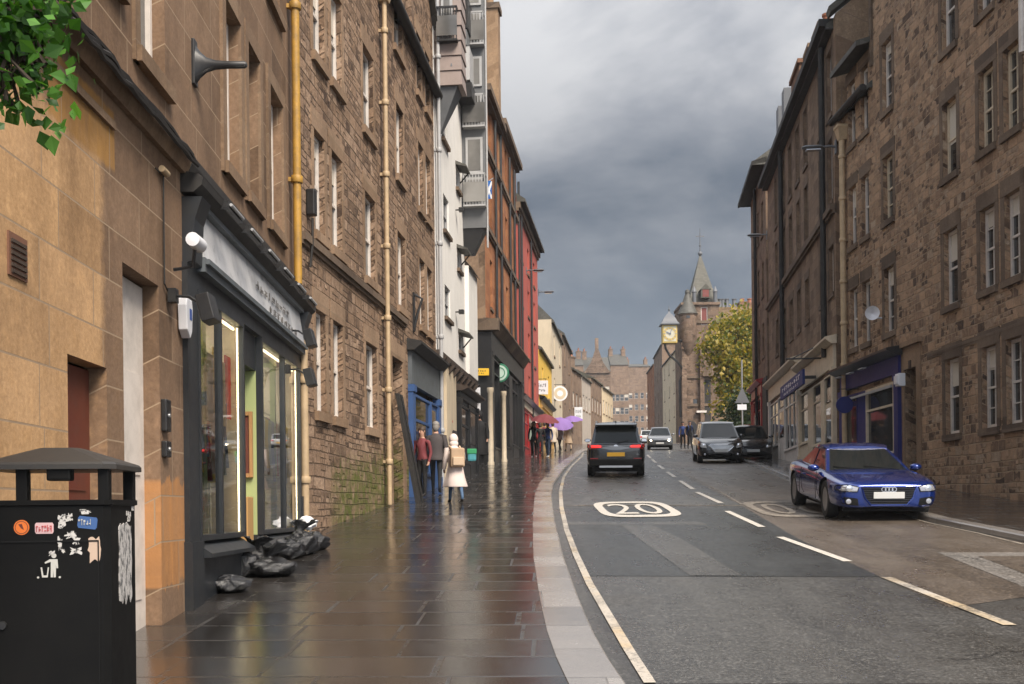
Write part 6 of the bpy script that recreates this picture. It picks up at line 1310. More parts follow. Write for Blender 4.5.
# ================================================================== signpost
p = G(742.5, 462, .1); p = Vector((AT(742.5, 440, 66*K).x, 66*K, gz(66*K)+.1))
t_ = thing('sign_post', 'tall grey post carrying the back of a triangular warning sign and a white plate', 'sign post', tuple(p))
zz_ = lambda y: AT(742, y, p.y).z-p.z
part('pole', MB().tube([(0, 0, -.1), (0, 0, zz_(360))], .055, 10), 'steel', t_)
part('warning_sign', MB().prism([(-.48, -.07, zz_(403)), (.48, -.07, zz_(403)), (0, -.07, zz_(387))], (0, .012, 0)), 'lead', t_); part('white_plate', MB().box(-.32, .28, -.075, -.06, zz_(410), zz_(404.5)), 'plastic_white', t_)
part('red_plate', MB().box(.10, .50, -.08, -.065, zz_(433), zz_(425)), 'sign_red', t_)
# ================================================================== vehicles (x forward, y left)
def rr_loft(stations, mi=0):
    """lower body from stations (x, half width, z bottom, z widest, z shoulder, z top)"""
    rings = []
    for x, w, zb, zm, zs, zt in stations:
        h = [(x, w*.80, zb), (x, w*.965, zb+.05), (x, w, zm), (x, w*.975, zs), (x, w*.86, zt-.01), (x, w*.45, zt+.012)]
        rings.append([(a, -b, c) for a, b, c in h]+[(a, b, c) for a, b, c in reversed(h)])
    return rings
def wheel(parent, x, y, r, w=.22, rim='rim_metal', side=1):
    M = Matrix.Translation((x, y, r)) @ Matrix.Rotation(-side*PI/2, 4, 'X')
    wh = part('wheel', MB().lathe([(r*.62, -w/2), (r*.94, -w/2), (r, -w/2+.03), (r, w/2-.03), (r*.94, w/2), (r*.66, w/2), (r*.64, w/2-.04), (r*.62, -w/2)], 28, M), 'rubber', parent)
    mb = MB().lathe([(r*.66, w/2-.01), (r*.60, w/2-.02), (r*.58, w/2-.10), (0, w/2-.11)], 28, M)
    for k in range(10):
        Q = M @ Matrix.Rotation(2*PI*k/10, 4, 'Z'); mb.hexa([Q @ Vector(p) for p in [(.05, -.028, w/2-.09), (r*.60, -.016, w/2-.06), (r*.60, .016, w/2-.06), (.05, .028, w/2-.09), (.05, -.024, w/2-.03), (r*.60, -.012, w/2-.015), (r*.60, .012, w/2-.015), (.05, .024, w/2-.03)]])
    mb.lathe([(.07, w/2-.02), (.06, w/2-.01), (0, w/2-.01)], 14, M)
    part('rim', mb, rim, wh); return wh
def make_car(label, p, yaw, L, W, H, stations, gh, axles, wr, body, roofm=None, name='parked_car', group=None, cut=True, rim='rim_metal', cat='car'):
    """gh: greenhouse (xf, xrf, xrr, xb, z belt, half width belt, half width roof, z roof)"""
    t_ = thing(name, label, cat, M=ground_matrix(p, yaw), group=group)
    me = MB(); me.loft(rr_loft(stations)); m0 = me.mesh('body', mlist([body]), weld=True)
    cyls = []
    def mods(o, q=1.15, sv='EXACT'):
        sub_mod(o, 2)
        cm = MB()
        for ax in axles:
            for s_ in (-1, 1): cm.lathe([(wr*q, W*.28), (wr*q, W*.6)], 27, Matrix.Translation((ax, 0, wr*1.02)) @ Matrix.Rotation(-s_*PI/2, 4, 'X'), smooth=False)
        co = bpy.data.objects.new('cut', cm.mesh('cut', mlist(['trim_black']))); C.objects.link(co); cyls.append(co)
        b = o.modifiers.new('b', 'BOOLEAN'); b.operation = 'DIFFERENCE'; b.solver = sv; b.object = co
        if hasattr(b, 'material_mode'): b.material_mode = 'TRANSFER'
    ztop = max(v_.co.z for v_ in apply_mods(m0, lambda o: sub_mod(o, 2)).vertices)
    for q_, sv_ in ((1.15, 'EXACT'), (1.133, 'EXACT'), (1.16, 'FAST'), (1.171, 'EXACT')):
        m1 = apply_mods(m0, lambda o: mods(o, q_, sv_))
        if m1.vertices and abs(max(v_.co.z for v_ in m1.vertices)-ztop) < .02: break
    for q in cyls: bpy.data.objects.remove(q)
    for pg in m1.polygons: pg.use_smooth = True
    try: m1.set_sharp_from_angle(angle=math.radians(38))
    except Exception: pass
    m1.name = 'body'; t_['_b'] = part('body', m1, None, t_).name
    xf, xrf, xrr, xb, zb, wb, wt, zr = gh
    B_ = [(xf, wb*.93), (xrf, wb), (xrr, wb), (xb, wb*.86)]
    lo = [Vector((xf, s_*wb*.93, zb)) for s_ in (-1, 1)]+[Vector((xb, s_*wb*.88, zb)) for s_ in (1, -1)]
    hi = [Vector((xrf, s_*wt*.94, zr-.03)) for s_ in (-1, 1)]+[Vector((xrr, s_*wt*.95, zr-.02)) for s_ in (1, -1)]
    mb = MB(); mb.add([*lo, *hi], [(0, 1, 5, 4), (1, 2, 6, 5), (2, 3, 7, 6), (3, 0, 4, 7), (3, 2, 1, 0)])
    xm = (xrf+xrr)/2; top = [Vector((xrf, -wt*.94, zr-.03)), Vector((xrf, wt*.94, zr-.03)), Vector((xm, wt, zr+.0)), Vector((xrr, wt*.95, zr-.02)), Vector((xrr, -wt*.95, zr-.02)), Vector((xm, -wt, zr+.0)), Vector((xm, 0, zr+.035)), Vector((xrf, 0, zr+.005)), Vector((xrr, 0, zr+.012))]
    part('cabin', mb, body, t_)
    rb = MB(); th = Vector((0, 0, .035)); rings = []
    for x, w_, z in ((xrf+.05, wt*.93, zr-.035), (xrf-.06, wt*.98, zr-.002), (xm, wt*1.02, zr+.025), (xrr+.08, wt*.99, zr+.005), (xrr-.04, wt*.95, zr-.025)):
        rings.append([(x, -w_, z-.045), (x, -w_, z), (x, -w_*.6, z+.028), (x, 0, z+.036), (x, w_*.6, z+.028), (x, w_, z), (x, w_, z-.045)])
    rb.loft(rings); part('roof', rb, roofm or body, t_)
    def panel(a, b, c, d, ins, nm, off=.008):
        """glass laid on the cabin face a-b-c-d (a,b lower; c,d upper)"""
        n_ = (b-a).cross(d-a).normalized(); cen = (a+b+c+d)/4
        q = []
        for v, h_, k in ((a, b, d), (b, a, c), (c, d, b), (d, c, a)):
            q.append(v+(h_-v).normalized()*ins[0]+(k-v).normalized()*ins[1])
        o_ = n_*off
        if (cen-Vector((0, 0, zb))).dot(n_) < 0 and abs(n_.z) < .99: o_ = -o_ if (cen-Vector(((xf+xb)/2, 0, zb))).dot(n_) < 0 else o_
        if (cen-Vector(((xrf+xrr)/2, 0, (zb+zr)/2))).dot(o_) < 0: o_ = -o_
        return part(nm, MB().prism([v for v in q], o_), 'car_glass', t_)
    panel(lo[0], lo[1], hi[1], hi[0], (.06, .03), 'windscreen'); panel(lo[2], lo[3], hi[3], hi[2], (.08, .06), 'rear_window')
    for (a, b, c, d) in ((lo[1], lo[2], hi[2], hi[1]), (lo[0], lo[3], hi[3], hi[0])):
        f1_ = .52; m_lo, m_hi = a.lerp(b, .44), d.lerp(c, f1_)
        panel(a, m_lo, m_hi, d, (.06, .05), 'side_window'); panel(m_lo, b, c, m_hi, (.06, .05), 'side_window')
    for ax in axles:
        for s_ in (-1, 1): wheel(t_, ax, s_*(W/2-.155), wr, .21, rim, s_)
    for s_ in (-1, 1): # mirrors
        mr = part('mirror', MB().blob((xf-.30, s_*(W/2+.0), zb+.07), (.08, .11, .065), 12, 8), body, t_); part('mirror_glass', MB().box(xf-.40, xf-.385, s_*(W/2)-.08, s_*(W/2)+.08, zb+.03, zb+.11), 'chrome', mr)
    part('underbody', MB().box(-L/2+.3, L/2-.3, -W*.38, W*.38, .16, .45), 'trim_black', t_)
    return t_
from mathutils.bvhtree import BVHTree
def body_bvh(t_):
    me = bpy.data.objects[t_['_b']].data; del t_['_b']
    return BVHTree.FromPolygons([v.co.copy() for v in me.vertices], [tuple(p.vertices) for p in me.polygons])
def patch(t_, name, bv, poly, m, side=1, off=.006, depth=.04, parent=None, sub=4, label=None):
    """panel that follows the curved nose or tail of the body; poly = outline (y, z)"""
    P = []
    for (a, b) in zip(poly, poly[1:]+poly[:1]):
        for i in range(sub): P.append((a[0]+(b[0]-a[0])*i/sub, a[1]+(b[1]-a[1])*i/sub))
    cy_, cz_ = sum(p[0] for p in P)/len(P), sum(p[1] for p in P)/len(P); last = [None]
    def X(y, z):
        h = bv.ray_cast(Vector((side*6, y, z)), Vector((-side, 0, 0)))[0]
        if h is None or abs(h.x) < .9: h = last[0] or Vector((side*2, y, z))
        last[0] = h; return h.x
    X(cy_, cz_); n_ = len(P); mid = [((p[0]+cy_)/2, (p[1]+cz_)/2) for p in P]
    v = [(X(*p)+side*off, *p) for p in P]+[(X(*p)+side*off, *p) for p in mid]+[(X(cy_, cz_)+side*off, cy_, cz_)]+[(X(*p)-side*depth, *p) for p in P]
    mb = MB().add(v, [(i, (i+1) % n_, n_+(i+1) % n_, n_+i) for i in range(n_)]+[(n_+i, n_+(i+1) % n_, 2*n_) for i in range(n_)]+[(i, 2*n_+1+i, 2*n_+1+(i+1) % n_, (i+1) % n_) for i in range(n_)])
    return part(name, mb, m, parent or t_, label)
def edge_tube(bv, poly, r, side=1, sub=5, off=.004):
    pts = []
    for (a, b) in zip(poly, poly[1:]+poly[:1]):
        for i in range(sub):
            y, z = a[0]+(b[0]-a[0])*i/sub, a[1]+(b[1]-a[1])*i/sub; h = bv.ray_cast(Vector((side*6, y, z)), Vector((-side, 0, 0)))[0]
            if h is not None: pts.append((h.x+side*off, y, z))
    return MB().tube(pts+[pts[0]], r, 6)
def mirror_poly(p, s_): return [(s_*y, z) for y, z in p]
def front_face(t_, grille, lamps, plate, body, lit=False, fog=None, badge=None, intake=None, chromeg=False, gm='trim_black', lm=None, bars_n=5):
    """parts laid on the nose: outlines in (y, z)"""
    bv = body_bvh(t_)
    patch(t_, 'grille', bv, grille, gm, off=.004)
    part('grille_frame', edge_tube(bv, grille, .016, off=.006), 'chrome' if chromeg else body, t_)
    zs_ = [p[1] for p in grille]; z0, z1 = min(zs_), max(zs_); sl = MB()
    for k in range(1, bars_n+1):
        z = z0+(z1-z0)*k/(bars_n+1); ys_ = []
        for (a, b) in zip(grille, grille[1:]+grille[:1]):
            if (a[1]-z)*(b[1]-z) < 0: ys_.append(a[0]+(b[0]-a[0])*(z-a[1])/(b[1]-a[1]))
        if len(ys_) >= 2:
            y0, y1 = min(ys_)*.97, max(ys_)*.97; pts = []
            for i in range(9):
                y = y0+(y1-y0)*i/8; h = bv.ray_cast(Vector((6, y, z)), Vector((-1, 0, 0)))[0]
                if h is not None: pts.append((h.x+.008, y, z))
            if len(pts) > 1: sl.tube(pts, .007, 5)
    if sl.f: part('grille_bars', sl, 'chrome' if chromeg else 'rim_dark', t_)
    for s_ in (-1, 1):
        h = patch(t_, 'headlight', bv, mirror_poly(lamps, s_), lm or 'lens', off=.010)
        part('headlight_rim', edge_tube(bv, mirror_poly(lamps, s_), .008, off=.010), 'trim_black', h)
        cy_ = sum(p[0] for p in lamps)/len(lamps)*.94; cz_ = sum(p[1] for p in lamps)/len(lamps); hx = bv.ray_cast(Vector((6, s_*cy_, cz_)), Vector((-1, 0, 0)))[0]
        x = hx.x if hx else 2
        part('reflector', MB().lathe([(.055, -.02), (.055, .016), (.02, .020), (0, .021)], 16, Matrix.Translation((x+.004, s_*cy_, cz_)) @ Matrix.Rotation(PI/2, 4, 'Y')), 'head_on' if lit else 'chrome', h)
        if fog:
            fi = patch(t_, 'air_intake', bv, mirror_poly(fog, s_), 'trim_black', off=.004); fy = sum(p[0] for p in fog)/len(fog)*1.02; fz = sum(p[1] for p in fog)/len(fog); hx = bv.ray_cast(Vector((6, s_*fy, fz)), Vector((-1, 0, 0)))[0]
            if hx: part('fog_lamp', MB().lathe([(.045, -.02), (.045, .016), (.02, .02), (0, .02)], 14, Matrix.Translation((hx.x, s_*fy, fz)) @ Matrix.Rotation(PI/2, 4, 'Y')), 'lens', fi)
    if intake: patch(t_, 'lower_intake', bv, intake, 'trim_black', off=.004)
    hx = bv.ray_cast(Vector((6, 0, plate)), Vector((-1, 0, 0)))[0].x
    part('number_plate', MB().box(hx+.012, hx+.03, -.26, .26, plate-.056, plate+.056), 'plate_white', t_, bevel=.005)
    return bv
def rear_face(t_, lamp, plate_z, body):
    bv = body_bvh(t_)
    for s_ in (-1, 1):
        r_ = patch(t_, 'tail_light', bv, mirror_poly(lamp, s_), 'lens_red', -1, off=.014)
        ys_ = [p[0] for p in lamp]; zs_ = [p[1] for p in lamp]; ym, y1, zc_ = min(ys_)+.05, max(ys_)-.06, (min(zs_)+max(zs_))/2
        patch(t_, 'lit_strip', bv, mirror_poly([(ym, zc_-.035), (y1, zc_-.03), (y1, zc_+.045), (ym, zc_+.02)], s_), 'tail_red', -1, off=.018, parent=r_)
    hx = bv.ray_cast(Vector((-6, 0, plate_z)), Vector((1, 0, 0)))[0].x
    part('number_plate', MB().box(hx-.03, hx-.012, -.27, .27, plate_z-.06, plate_z+.06), 'plate_yellow', t_, bevel=.005)
    return bv
yawR = math.atan2(*((R2N-R2F).y, (R2N-R2F).x))  # pointing down the street along the right row
# ---- blue coupe, nose towards the camera
pf = G(888.5, 522); ydir = math.atan2(-1.0, -.055)
st = [(-2.29, .66, .42, .60, .80, .86), (-2.22, .80, .34, .60, .88, .95), (-2.0, .875, .26, .58, .90, .985), (-1.35, .915, .19, .58, .885, .97), (-.5, .905, .18, .56, .86, .93), (.35, .905, .18, .55, .835, .90), (1.0, .92, .18, .55, .79, .885), (1.5, .925, .19, .55, .74, .82), (1.95, .905, .20, .52, .69, .755), (2.2, .84, .21, .48, .655, .70), (2.29, .74, .23, .45, .61, .65), (2.31, .62, .26, .43, .56, .60)]
st = [(a, b, c, d, .5+(e_-.5)*.88, .5+(f_-.5)*.88) for a, b, c, d, e_, f_ in st]
Lc = 4.62; cpos = Vector((pf.x, pf.y, 0))-Vector((math.cos(ydir), math.sin(ydir), 0))*(Lc/2); cpos.z = gz(cpos.y)+.004
car = make_car('glossy blue two door coupe parked by the right kerb with wet bonnet', cpos, ydir, Lc, 1.86, 1.25, st, (1.02, .10, -.72, -1.80, .79, .82, .60, 1.235), (1.42, -1.33), .335, 'car_blue', name='parked_car', rim='rim_metal')
bv = front_face(car, [(-.30, .285), (.30, .285), (.40, .40), (.46, .60), (-.46, .60), (-.40, .40)], [(.53, .515), (.78, .525), (.86, .56), (.84, .62), (.70, .635), (.50, .60)], .455, 'car_blue', fog=[(.50, .275), (.74, .29), (.80, .36), (.74, .43), (.52, .40)], intake=[(-.45, .215), (.45, .215), (.42, .255), (-.42, .255)], bars_n=9)
part('bonnet_seam', MB().tube([(1.0, -.62, .862), (1.6, -.60, .812), (2.1, -.52, .73)], .004, 5).tube([(1.0, .62, .862), (1.6, .60, .812), (2.1, .52, .73)], .004, 5), 'trim_black', car)
part('door_seam', (lambda mb: ([mb.tube([(.85, s_*.915, .30), (.80, s_*.918, .58), (.78, s_*.885, .80)], .006, 5).tube([(-.62, s_*.912, .30), (-.62, s_*.915, .58), (-.55, s_*.885, .82)], .006, 5) for s_ in (-1, 1)], mb)[1])(MB()), 'trim_black', car)
for s_ in (-1, 1): part('door_handle', MB().box(-.48, -.26, s_*.905-.012, s_*.905+.012, .69, .72), 'car_blue', car, bevel=.006)
part('badge', (lambda mb: ([mb.lathe([(.032, 0), (.042, 0), (.042, .008), (.032, .008), (.032, 0)], 16, Matrix.Translation((bv.ray_cast(Vector((6, 0, .555)), Vector((-1, 0, 0)))[0].x+.012, (k-1.5)*.058, .555)) @ Matrix.Rotation(PI/2, 4, 'Y')) for k in range(4)], mb)[1])(MB()), 'chrome', car)
# wipers
part('wiper', MB().tube([(1.0, .55, .835), (.84, -.05, .90)], .010, 5).tube([(1.0, -.05, .84), (.85, -.6, .89)], .010, 5), 'trim_black', car)
# ---- black SUV driving away
ps = G(616, 477.5); sdir = math.atan2(1.0, .095); Ls = 4.48
cpos = Vector((ps.x, ps.y, 0))+Vector((math.cos(sdir), math.sin(sdir), 0))*(Ls/2); cpos.z = gz(cpos.y)+.004
st = [(-2.22, .74, .46, .62, .86, .93), (-2.18, .86, .36, .62, .95, 1.0), (-1.9, .90, .26, .62, .99, 1.05), (-1.2, .92, .24, .62, .98, 1.05), (0, .92, .24, .6, .96, 1.02), (.9, .92, .24, .6, .94, 1.02), (1.5, .92, .25, .6, .9, .98), (1.95, .88, .26, .58, .82, .9), (2.2, .76, .32, .56, .74, .8)]
suv = make_car('black compact sport utility car driving away up the left lane with red tail lights', cpos, sdir, Ls, 1.86, 1.63, st, (1.05, .35, -1.65, -2.12, 1.0, .86, .66, 1.62), (1.35, -1.33), .36, 'car_black', roofm='car_grey', name='moving_car')
bv = rear_face(suv, [(.40, .90), (.80, .86), (.89, .90), (.88, 1.02), (.62, 1.03), (.42, .97)], .70, 'car_black')
x = -Ls/2+.05
part('badge', MB().lathe([(0, 0), (.07, 0), (.07, .02), (0, .02)], 16, Matrix.Translation((x-.02, 0, .93)) @ Matrix.Rotation(PI/2, 4, 'Y')), 'chrome', suv)
patch(suv, 'tailgate_wing', bv, [(-.50, .90), (-.12, .83), (.12, .83), (.50, .90), (.14, .96), (-.14, .96)], 'car_grey', -1, off=.008)
part('bumper', MB().box(x-.04, x+.3, -.80, .80, .34, .56), 'trim_black', suv, bevel=.03); part('skid_plate', MB().box(x-.055, x+.1, -.5, .5, .30, .36), 'alu', suv)
for s_ in (-1, 1): part('reflector', MB().box(x-.052, x-.035, s_*.66-.12, s_*.66+.12, .56, .59), 'lens_red', suv)
part('spoiler', MB().hexa([(x+.30, -.62, 1.56), (x+.30, .62, 1.56), (x+.62, .64, 1.60), (x+.62, -.64, 1.60), (x+.28, -.62, 1.60), (x+.28, .62, 1.60), (x+.62, .64, 1.645), (x+.62, -.64, 1.645)]), 'car_black', suv); part('aerial', MB().blob((x+.75, 0, 1.67), (.09, .025, .05), 8, 6), 'trim_black', suv)
part('roof_rail', MB().tube([(x+.7, .60, 1.655), (x+.8, .62, 1.70), (.2, .62, 1.70), (.3, .60, 1.66)], .018, 6).tube([(x+.7, -.60, 1.655), (x+.8, -.62, 1.70), (.2, -.62, 1.70), (.3, -.60, 1.66)], .018, 6), 'alu', suv)
part('wiper', MB().tube([(x+.06, .0, 1.05), (x+.14, -.38, 1.12)], .010, 5), 'trim_black', suv)
# ---- black people carrier with white roof facing us
pm = G(721.5, 463.5); mdir = math.atan2(-1.0, -.10); Lm = 4.6
cpos = Vector((pm.x, pm.y, 0))-Vector((math.cos(mdir), math.sin(mdir), 0))*(Lm/2); cpos.z = gz(cpos.y)+.004
st = [(-2.28, .84, .40, .65, .98, 1.05), (-2.1, .92, .28, .65, 1.03, 1.10), (-1.2, .93, .22, .65, 1.02, 1.08), (0, .93, .22, .62, 1.0, 1.06), (1.0, .93, .22, .6, .98, 1.05), (1.5, .93, .23, .6, .93, 1.02), (1.95, .90, .24, .56, .85, .92), (2.2, .80, .26, .54, .75, .82), (2.29, .68, .30, .5, .65, .72)]
van = make_car('black people carrier with pale roof and large headlights facing down the right lane', cpos, mdir, Lm, 1.88, 1.78, st, (1.22, .35, -1.6, -2.2, 1.02, .86, .68, 1.64), (1.42, -1.38), .35, 'car_black', roofm='car_white', name='moving_car')
front_face(van, [(-.30, .50), (.30, .50), (.50, .70), (.42, .76), (-.42, .76), (-.50, .70)], [(.56, .60), (.80, .64), (.88, .78), (.80, .84), (.62, .80)], .50, 'car_black', chromeg=True, gm='car_grey', lm='car_white', fog=[(.50, .32), (.74, .34), (.78, .40), (.52, .40)], intake=[(-.45, .30), (.45, .30), (.42, .38), (-.42, .38)])
# ---- dark hatchback behind the people carrier, by the kerb
pk = G(752, 461.5); Lk = 4.2
cpos = Vector((pk.x+.0, pk.y, 0))-Vector((math.cos(mdir), math.sin(mdir), 0))*(Lk/2-.6); cpos.z = gz(cpos.y)+.004
sth = [(-2.05, .74, .42, .62, .88, .95), (-1.9, .86, .30, .62, .95, 1.0), (-1.1, .88, .22, .6, .95, 1.0), (0, .88, .22, .58, .93, .98), (.9, .88, .22, .56, .90, .97), (1.4, .88, .22, .55, .85, .93), (1.8, .84, .24, .52, .77, .84), (2.02, .72, .28, .5, .68, .74)]
k_ = make_car('black hatchback half hidden behind the people carrier at the right kerb', cpos, mdir, Lk, 1.76, 1.48, sth, (1.0, .25, -1.35, -1.95, .96, .80, .62, 1.47), (1.28, -1.25), .32, 'car_black', name='parked_car')
front_face(k_, [(-.36, .54), (.36, .54), (.42, .66), (-.42, .66)], [(.50, .58), (.70, .60), (.76, .68), (.54, .70)], .46, 'car_black')
# ---- grey saloon with headlights on, coming down the hill
pg = G(660, 450); gdir = math.atan2(-1.0, -.13); Lg = 4.4
cpos = Vector((pg.x, pg.y, 0))-Vector((math.cos(gdir), math.sin(gdir), 0))*(Lg/2); cpos.z = gz(cpos.y)+.004
g_ = make_car('grey saloon with its headlights on coming down the street beyond the black car', cpos, gdir, Lg, 1.78, 1.46, [(a*1.06, b*1.01, c, d, e_, f_) for a, b, c, d, e_, f_ in sth], (1.05, .3, -1.0, -1.85, .95, .80, .60, 1.46), (1.35, -1.32), .32, 'car_grey', name='moving_car')
front_face(g_, [(-.36, .50), (.36, .50), (.42, .64), (-.42, .64)], [(.50, .56), (.70, .58), (.76, .68), (.54, .70)], .45, 'car_grey', lit=True)
# ---- small white van far up behind
pw = AT(650, 437, 105*K); cpos = Vector((pw.x-.3, pw.y, gz(pw.y)+.004)); 
w_ = make_car('white car far up the street partly hidden by the black sport utility car', cpos, math.atan2(1.0, .12), Lk, 1.76, 1.5, sth, (1.0, .25, -1.35, -1.95, .96, .80, .62, 1.5), (1.28, -1.25), .32, 'car_white', name='moving_car'); rear_face(w_, [(.5, .75), (.74, .76), (.76, .92), (.55, .90)], .6, 'car_white')

# ================================================================== people
def skin_mesh(verts, edges, radii, root=0, lv=2):
    me = bpy.data.meshes.new('p'); me.from_pydata(verts, edges, [])
    def fn(o):
        o.modifiers.new('k', 'SKIN')
        for i, r_ in enumerate(radii): v = o.data.skin_vertices[0].data[i]; v.radius = r_ if hasattr(r_, '__len__') else (r_, r_); v.use_root = (i == root)
        o.modifiers['k'].use_smooth_shade = True
        sub_mod(o, lv)
    return apply_mods(me, fn)
def person(label, p, yaw, h=1.7, stride=.25, top='cloth_dark', legs='denim_dark', hair='hair_dark', arms=(.1, .1), shoes='shoe_dark', lean=0.0, coat=None, hood=None, hat=None, skirt=None, child=False, sleeves=None, hold=None, group=None, bag=None, long_hair=False):
    """x forward. arms = (left, right): swing in metres forward or 'up' to hold something in front"""
    k = h/1.72; t_ = thing('person', label, 'person', (p[0], p[1], p[2]), yaw, group)
    V, E, Rr = [], [], []
    def v(x, y, z, r, par=None):
        V.append((x*k+lean*max(0, z-.9)*k, y*k, z*k)); Rr.append(tuple(q*k for q in r) if hasattr(r, '__len__') else r*k); 
        if par is not None: E.append((par, len(V)-1))
        return len(V)-1
    pel = v(0, 0, .93, (.135, .12)); w = v(0, 0, 1.06, (.125, .10), pel); ch = v(.005, 0, 1.25, (.15, .12), w); sh = v(0, 0, 1.38, (.12, .085), ch); nk = v(.01, 0, 1.47, .052, sh); hd0 = v(.025, 0, 1.56, (.072, .082), nk); hd = v(.03, 0, 1.64, (.078, .092), hd0); v(.025, 0, 1.71, (.05, .06), hd)
    for s_, sg in ((1, 1), (-1, -1)):
        f_ = stride*sg*.5
        hip = v(0, s_*.085, .88, .092, pel); kn = v(f_*.55+.03, s_*.09, .50, .060, hip); an = v(f_-(.05 if f_ < 0 else 0), s_*.09, .09+(.04 if f_ < 0 else 0), .040, kn); he = v(f_+.03-(.03 if f_ < 0 else 0), s_*.09, .045, .042, an); v(f_+.16-(.03 if f_ < 0 else 0), s_*.10, .032, .034, he)
    hands = []
    for s_, a in ((1, arms[0]), (-1, arms[1])):
        so = v(0, s_*.185, 1.37, .058, sh)
        if a == 'up': el = v(.10, s_*.24, 1.13, .044, so); wr_ = v(.30, s_*.16, 1.24, .032, el); ha = v(.36, s_*.14, 1.29, .036, wr_)
        else: el = v(a*.3-.03, s_*.245, 1.09, .044, so); wr_ = v(a*.8+.03, s_*.25, .87, .031, el); ha = v(a*.9+.05, s_*.24, .78, (.028, .036), wr_)
        v(V[ha][0]/k+.03, V[ha][1]/k-s_*.03, V[ha][2]/k-.01, .013, ha); hands.append(Vector(V[ha]))
    me = skin_mesh(V, E, Rr); ms = [top, legs, 'skin', shoes, sleeves or top]
    me.materials.clear()
    for m in ms: me.materials.append(MATS[m])
    for pg in me.polygons:
        c = pg.center; pg.use_smooth = True
        near_hand = min((c-q).length for q in hands)
        if c.z < .085*k: pg.material_index = 3
        elif near_hand < .085*k: pg.material_index = 2
        elif c.z < .93*k and abs(c.y) < .19*k: pg.material_index = 1
        elif c.z > 1.46*k: pg.material_index = 2
        else: pg.material_index = 0
    part('body', me, None, t_)
    hx = .03*k+lean*.72*k; hz = 1.635*k
    # face: eyes, nose, mouth, ears
    fb = MB(); 
    for s_ in (-1, 1): fb.blob((hx+.088*k, s_*.03*k, hz+.005), (.012*k, .014*k, .009*k), 8, 6)
    part('eyes', fb, 'hair_dark', t_); part('nose', MB().blob((hx+.098*k, 0, hz-.03*k), (.018*k, .013*k, .024*k), 8, 6), 'skin', t_); part('mouth', MB().blob((hx+.088*k, 0, hz-.065*k), (.010*k, .024*k, .006*k), 8, 6), 'cloth_maroon', t_)
    part('ears', MB().blob((hx-.005, .082*k, hz-.005), (.018*k, .010*k, .03*k), 8, 6).blob((hx-.005, -.082*k, hz-.005), (.018*k, .010*k, .03*k), 8, 6), 'skin', t_)
    if hood: part('hood', MB().blob((hx-.02*k, 0, hz+.0), (.125*k, .122*k, .15*k), 16, 12).blob((hx-.06*k, 0, hz-.12*k), (.10*k, .12*k, .10*k), 14, 8), hood, t_)
    elif hat:
        part('hat', MB().lathe([(.112*k, hz+.02*k), (.116*k, hz+.04*k), (.108*k, hz+.10*k), (.07*k, hz+.15*k), (0, hz+.165*k)], 18, Matrix.Translation((hx-.012*k, 0, 0))), hat, t_)
        part('hair', MB().blob((hx-.03*k, 0, hz-.01*k), (.088*k, .092*k, .10*k), 14, 10), hair, t_)
    else: part('hair', MB().blob((hx-.022*k, 0, hz+.035*k), (.096*k, .094*k, .092*k), 16, 10).blob((hx-.055*k, 0, hz-.03*k), (.065*k, .085*k, .11*k if not long_hair else .2*k), 14, 10), hair, t_)
    if coat:
        m_, zl, fl_ = coat; rings = []
        for z, a_, b_, x_ in ((zl, .20+fl_, .18+fl_, .0), (zl+.02, .205+fl_, .185+fl_, .0), ((zl+.95)/2, .19+fl_*.45, .165+fl_*.4, 0), (.98, .185, .15, 0), (1.10, .18, .145, 0), (1.28, .205, .15, 0), (1.38, .185, .11, 0), (1.45, .08, .08, .01)):
            rings.append([((x_+b_*math.cos(a)+0)*k+lean*max(0, z-.9)*k, a_*math.sin(a)*k*(1+(.07*math.sin(5*a+z*2)+.05*math.sin(9*a+1))*(1 if z < .9 else .25)), z*k) for a in [2*PI*q/22 for q in range(22)]])
        part('coat', MB().loft(rings, caps=False), m_, t_)
        for s_, a in ((1, arms[0]), (-1, arms[1])):
            if a == 'up': pts = [(0, s_*.185, 1.39), (.10, s_*.245, 1.13), (.29, s_*.165, 1.235)]
            else: pts = [(0, s_*.185, 1.39), (a*.3-.03, s_*.25, 1.09), (a*.8+.03, s_*.255, .88)]
            part('sleeve', MB().tube([((q[0]+lean*max(0, q[2]-.9))*k, q[1]*k, q[2]*k) for q in pts], [.078*k, .064*k, .055*k], 10), m_, t_)
    return t_
def umbrella(label, p, m, r=.55, tilt=(0, 0), rz=0.0):
    t_ = thing('umbrella', label, 'umbrella', tuple(p), rz, 'open umbrellas in the crowd'); t_.rotation_euler = (tilt[0], tilt[1], rz)
    rings = []; n_ = 8
    for q, z in ((.02, 1.02), (.35, .97), (.7, .86), (1, .70)):
        rings.append([(r*q*math.cos(2*PI*i/32)*(1-.07*(1-abs(math.cos(4*2*PI*i/32)))*q), r*q*math.sin(2*PI*i/32)*(1-.07*(1-abs(math.cos(4*2*PI*i/32)))*q), z-.05*q*q*abs(math.sin(4*2*PI*i/32))) for i in range(32)])
    c_ = part('canopy', MB().loft(rings, caps=False), m, t_, fixn=False)
    for i in range(n_): part('rib', MB().tube([(0, 0, .96), (r*.6*math.cos(2*PI*i/n_), r*.6*math.sin(2*PI*i/n_), .86), (r*.99*math.cos(2*PI*i/n_), r*.99*math.sin(2*PI*i/n_), .69)], .005, 5), 'steel', c_)
    part('shaft', MB().tube([(0, 0, 0), (0, 0, 1.1)], .009, 6), 'steel', t_); part('handle', MB().tube([(0, 0, .05), (0, 0, -.06), (.03, 0, -.10), (.06, 0, -.07)], .014, 6), 'dark_wood', t_)
    return t_
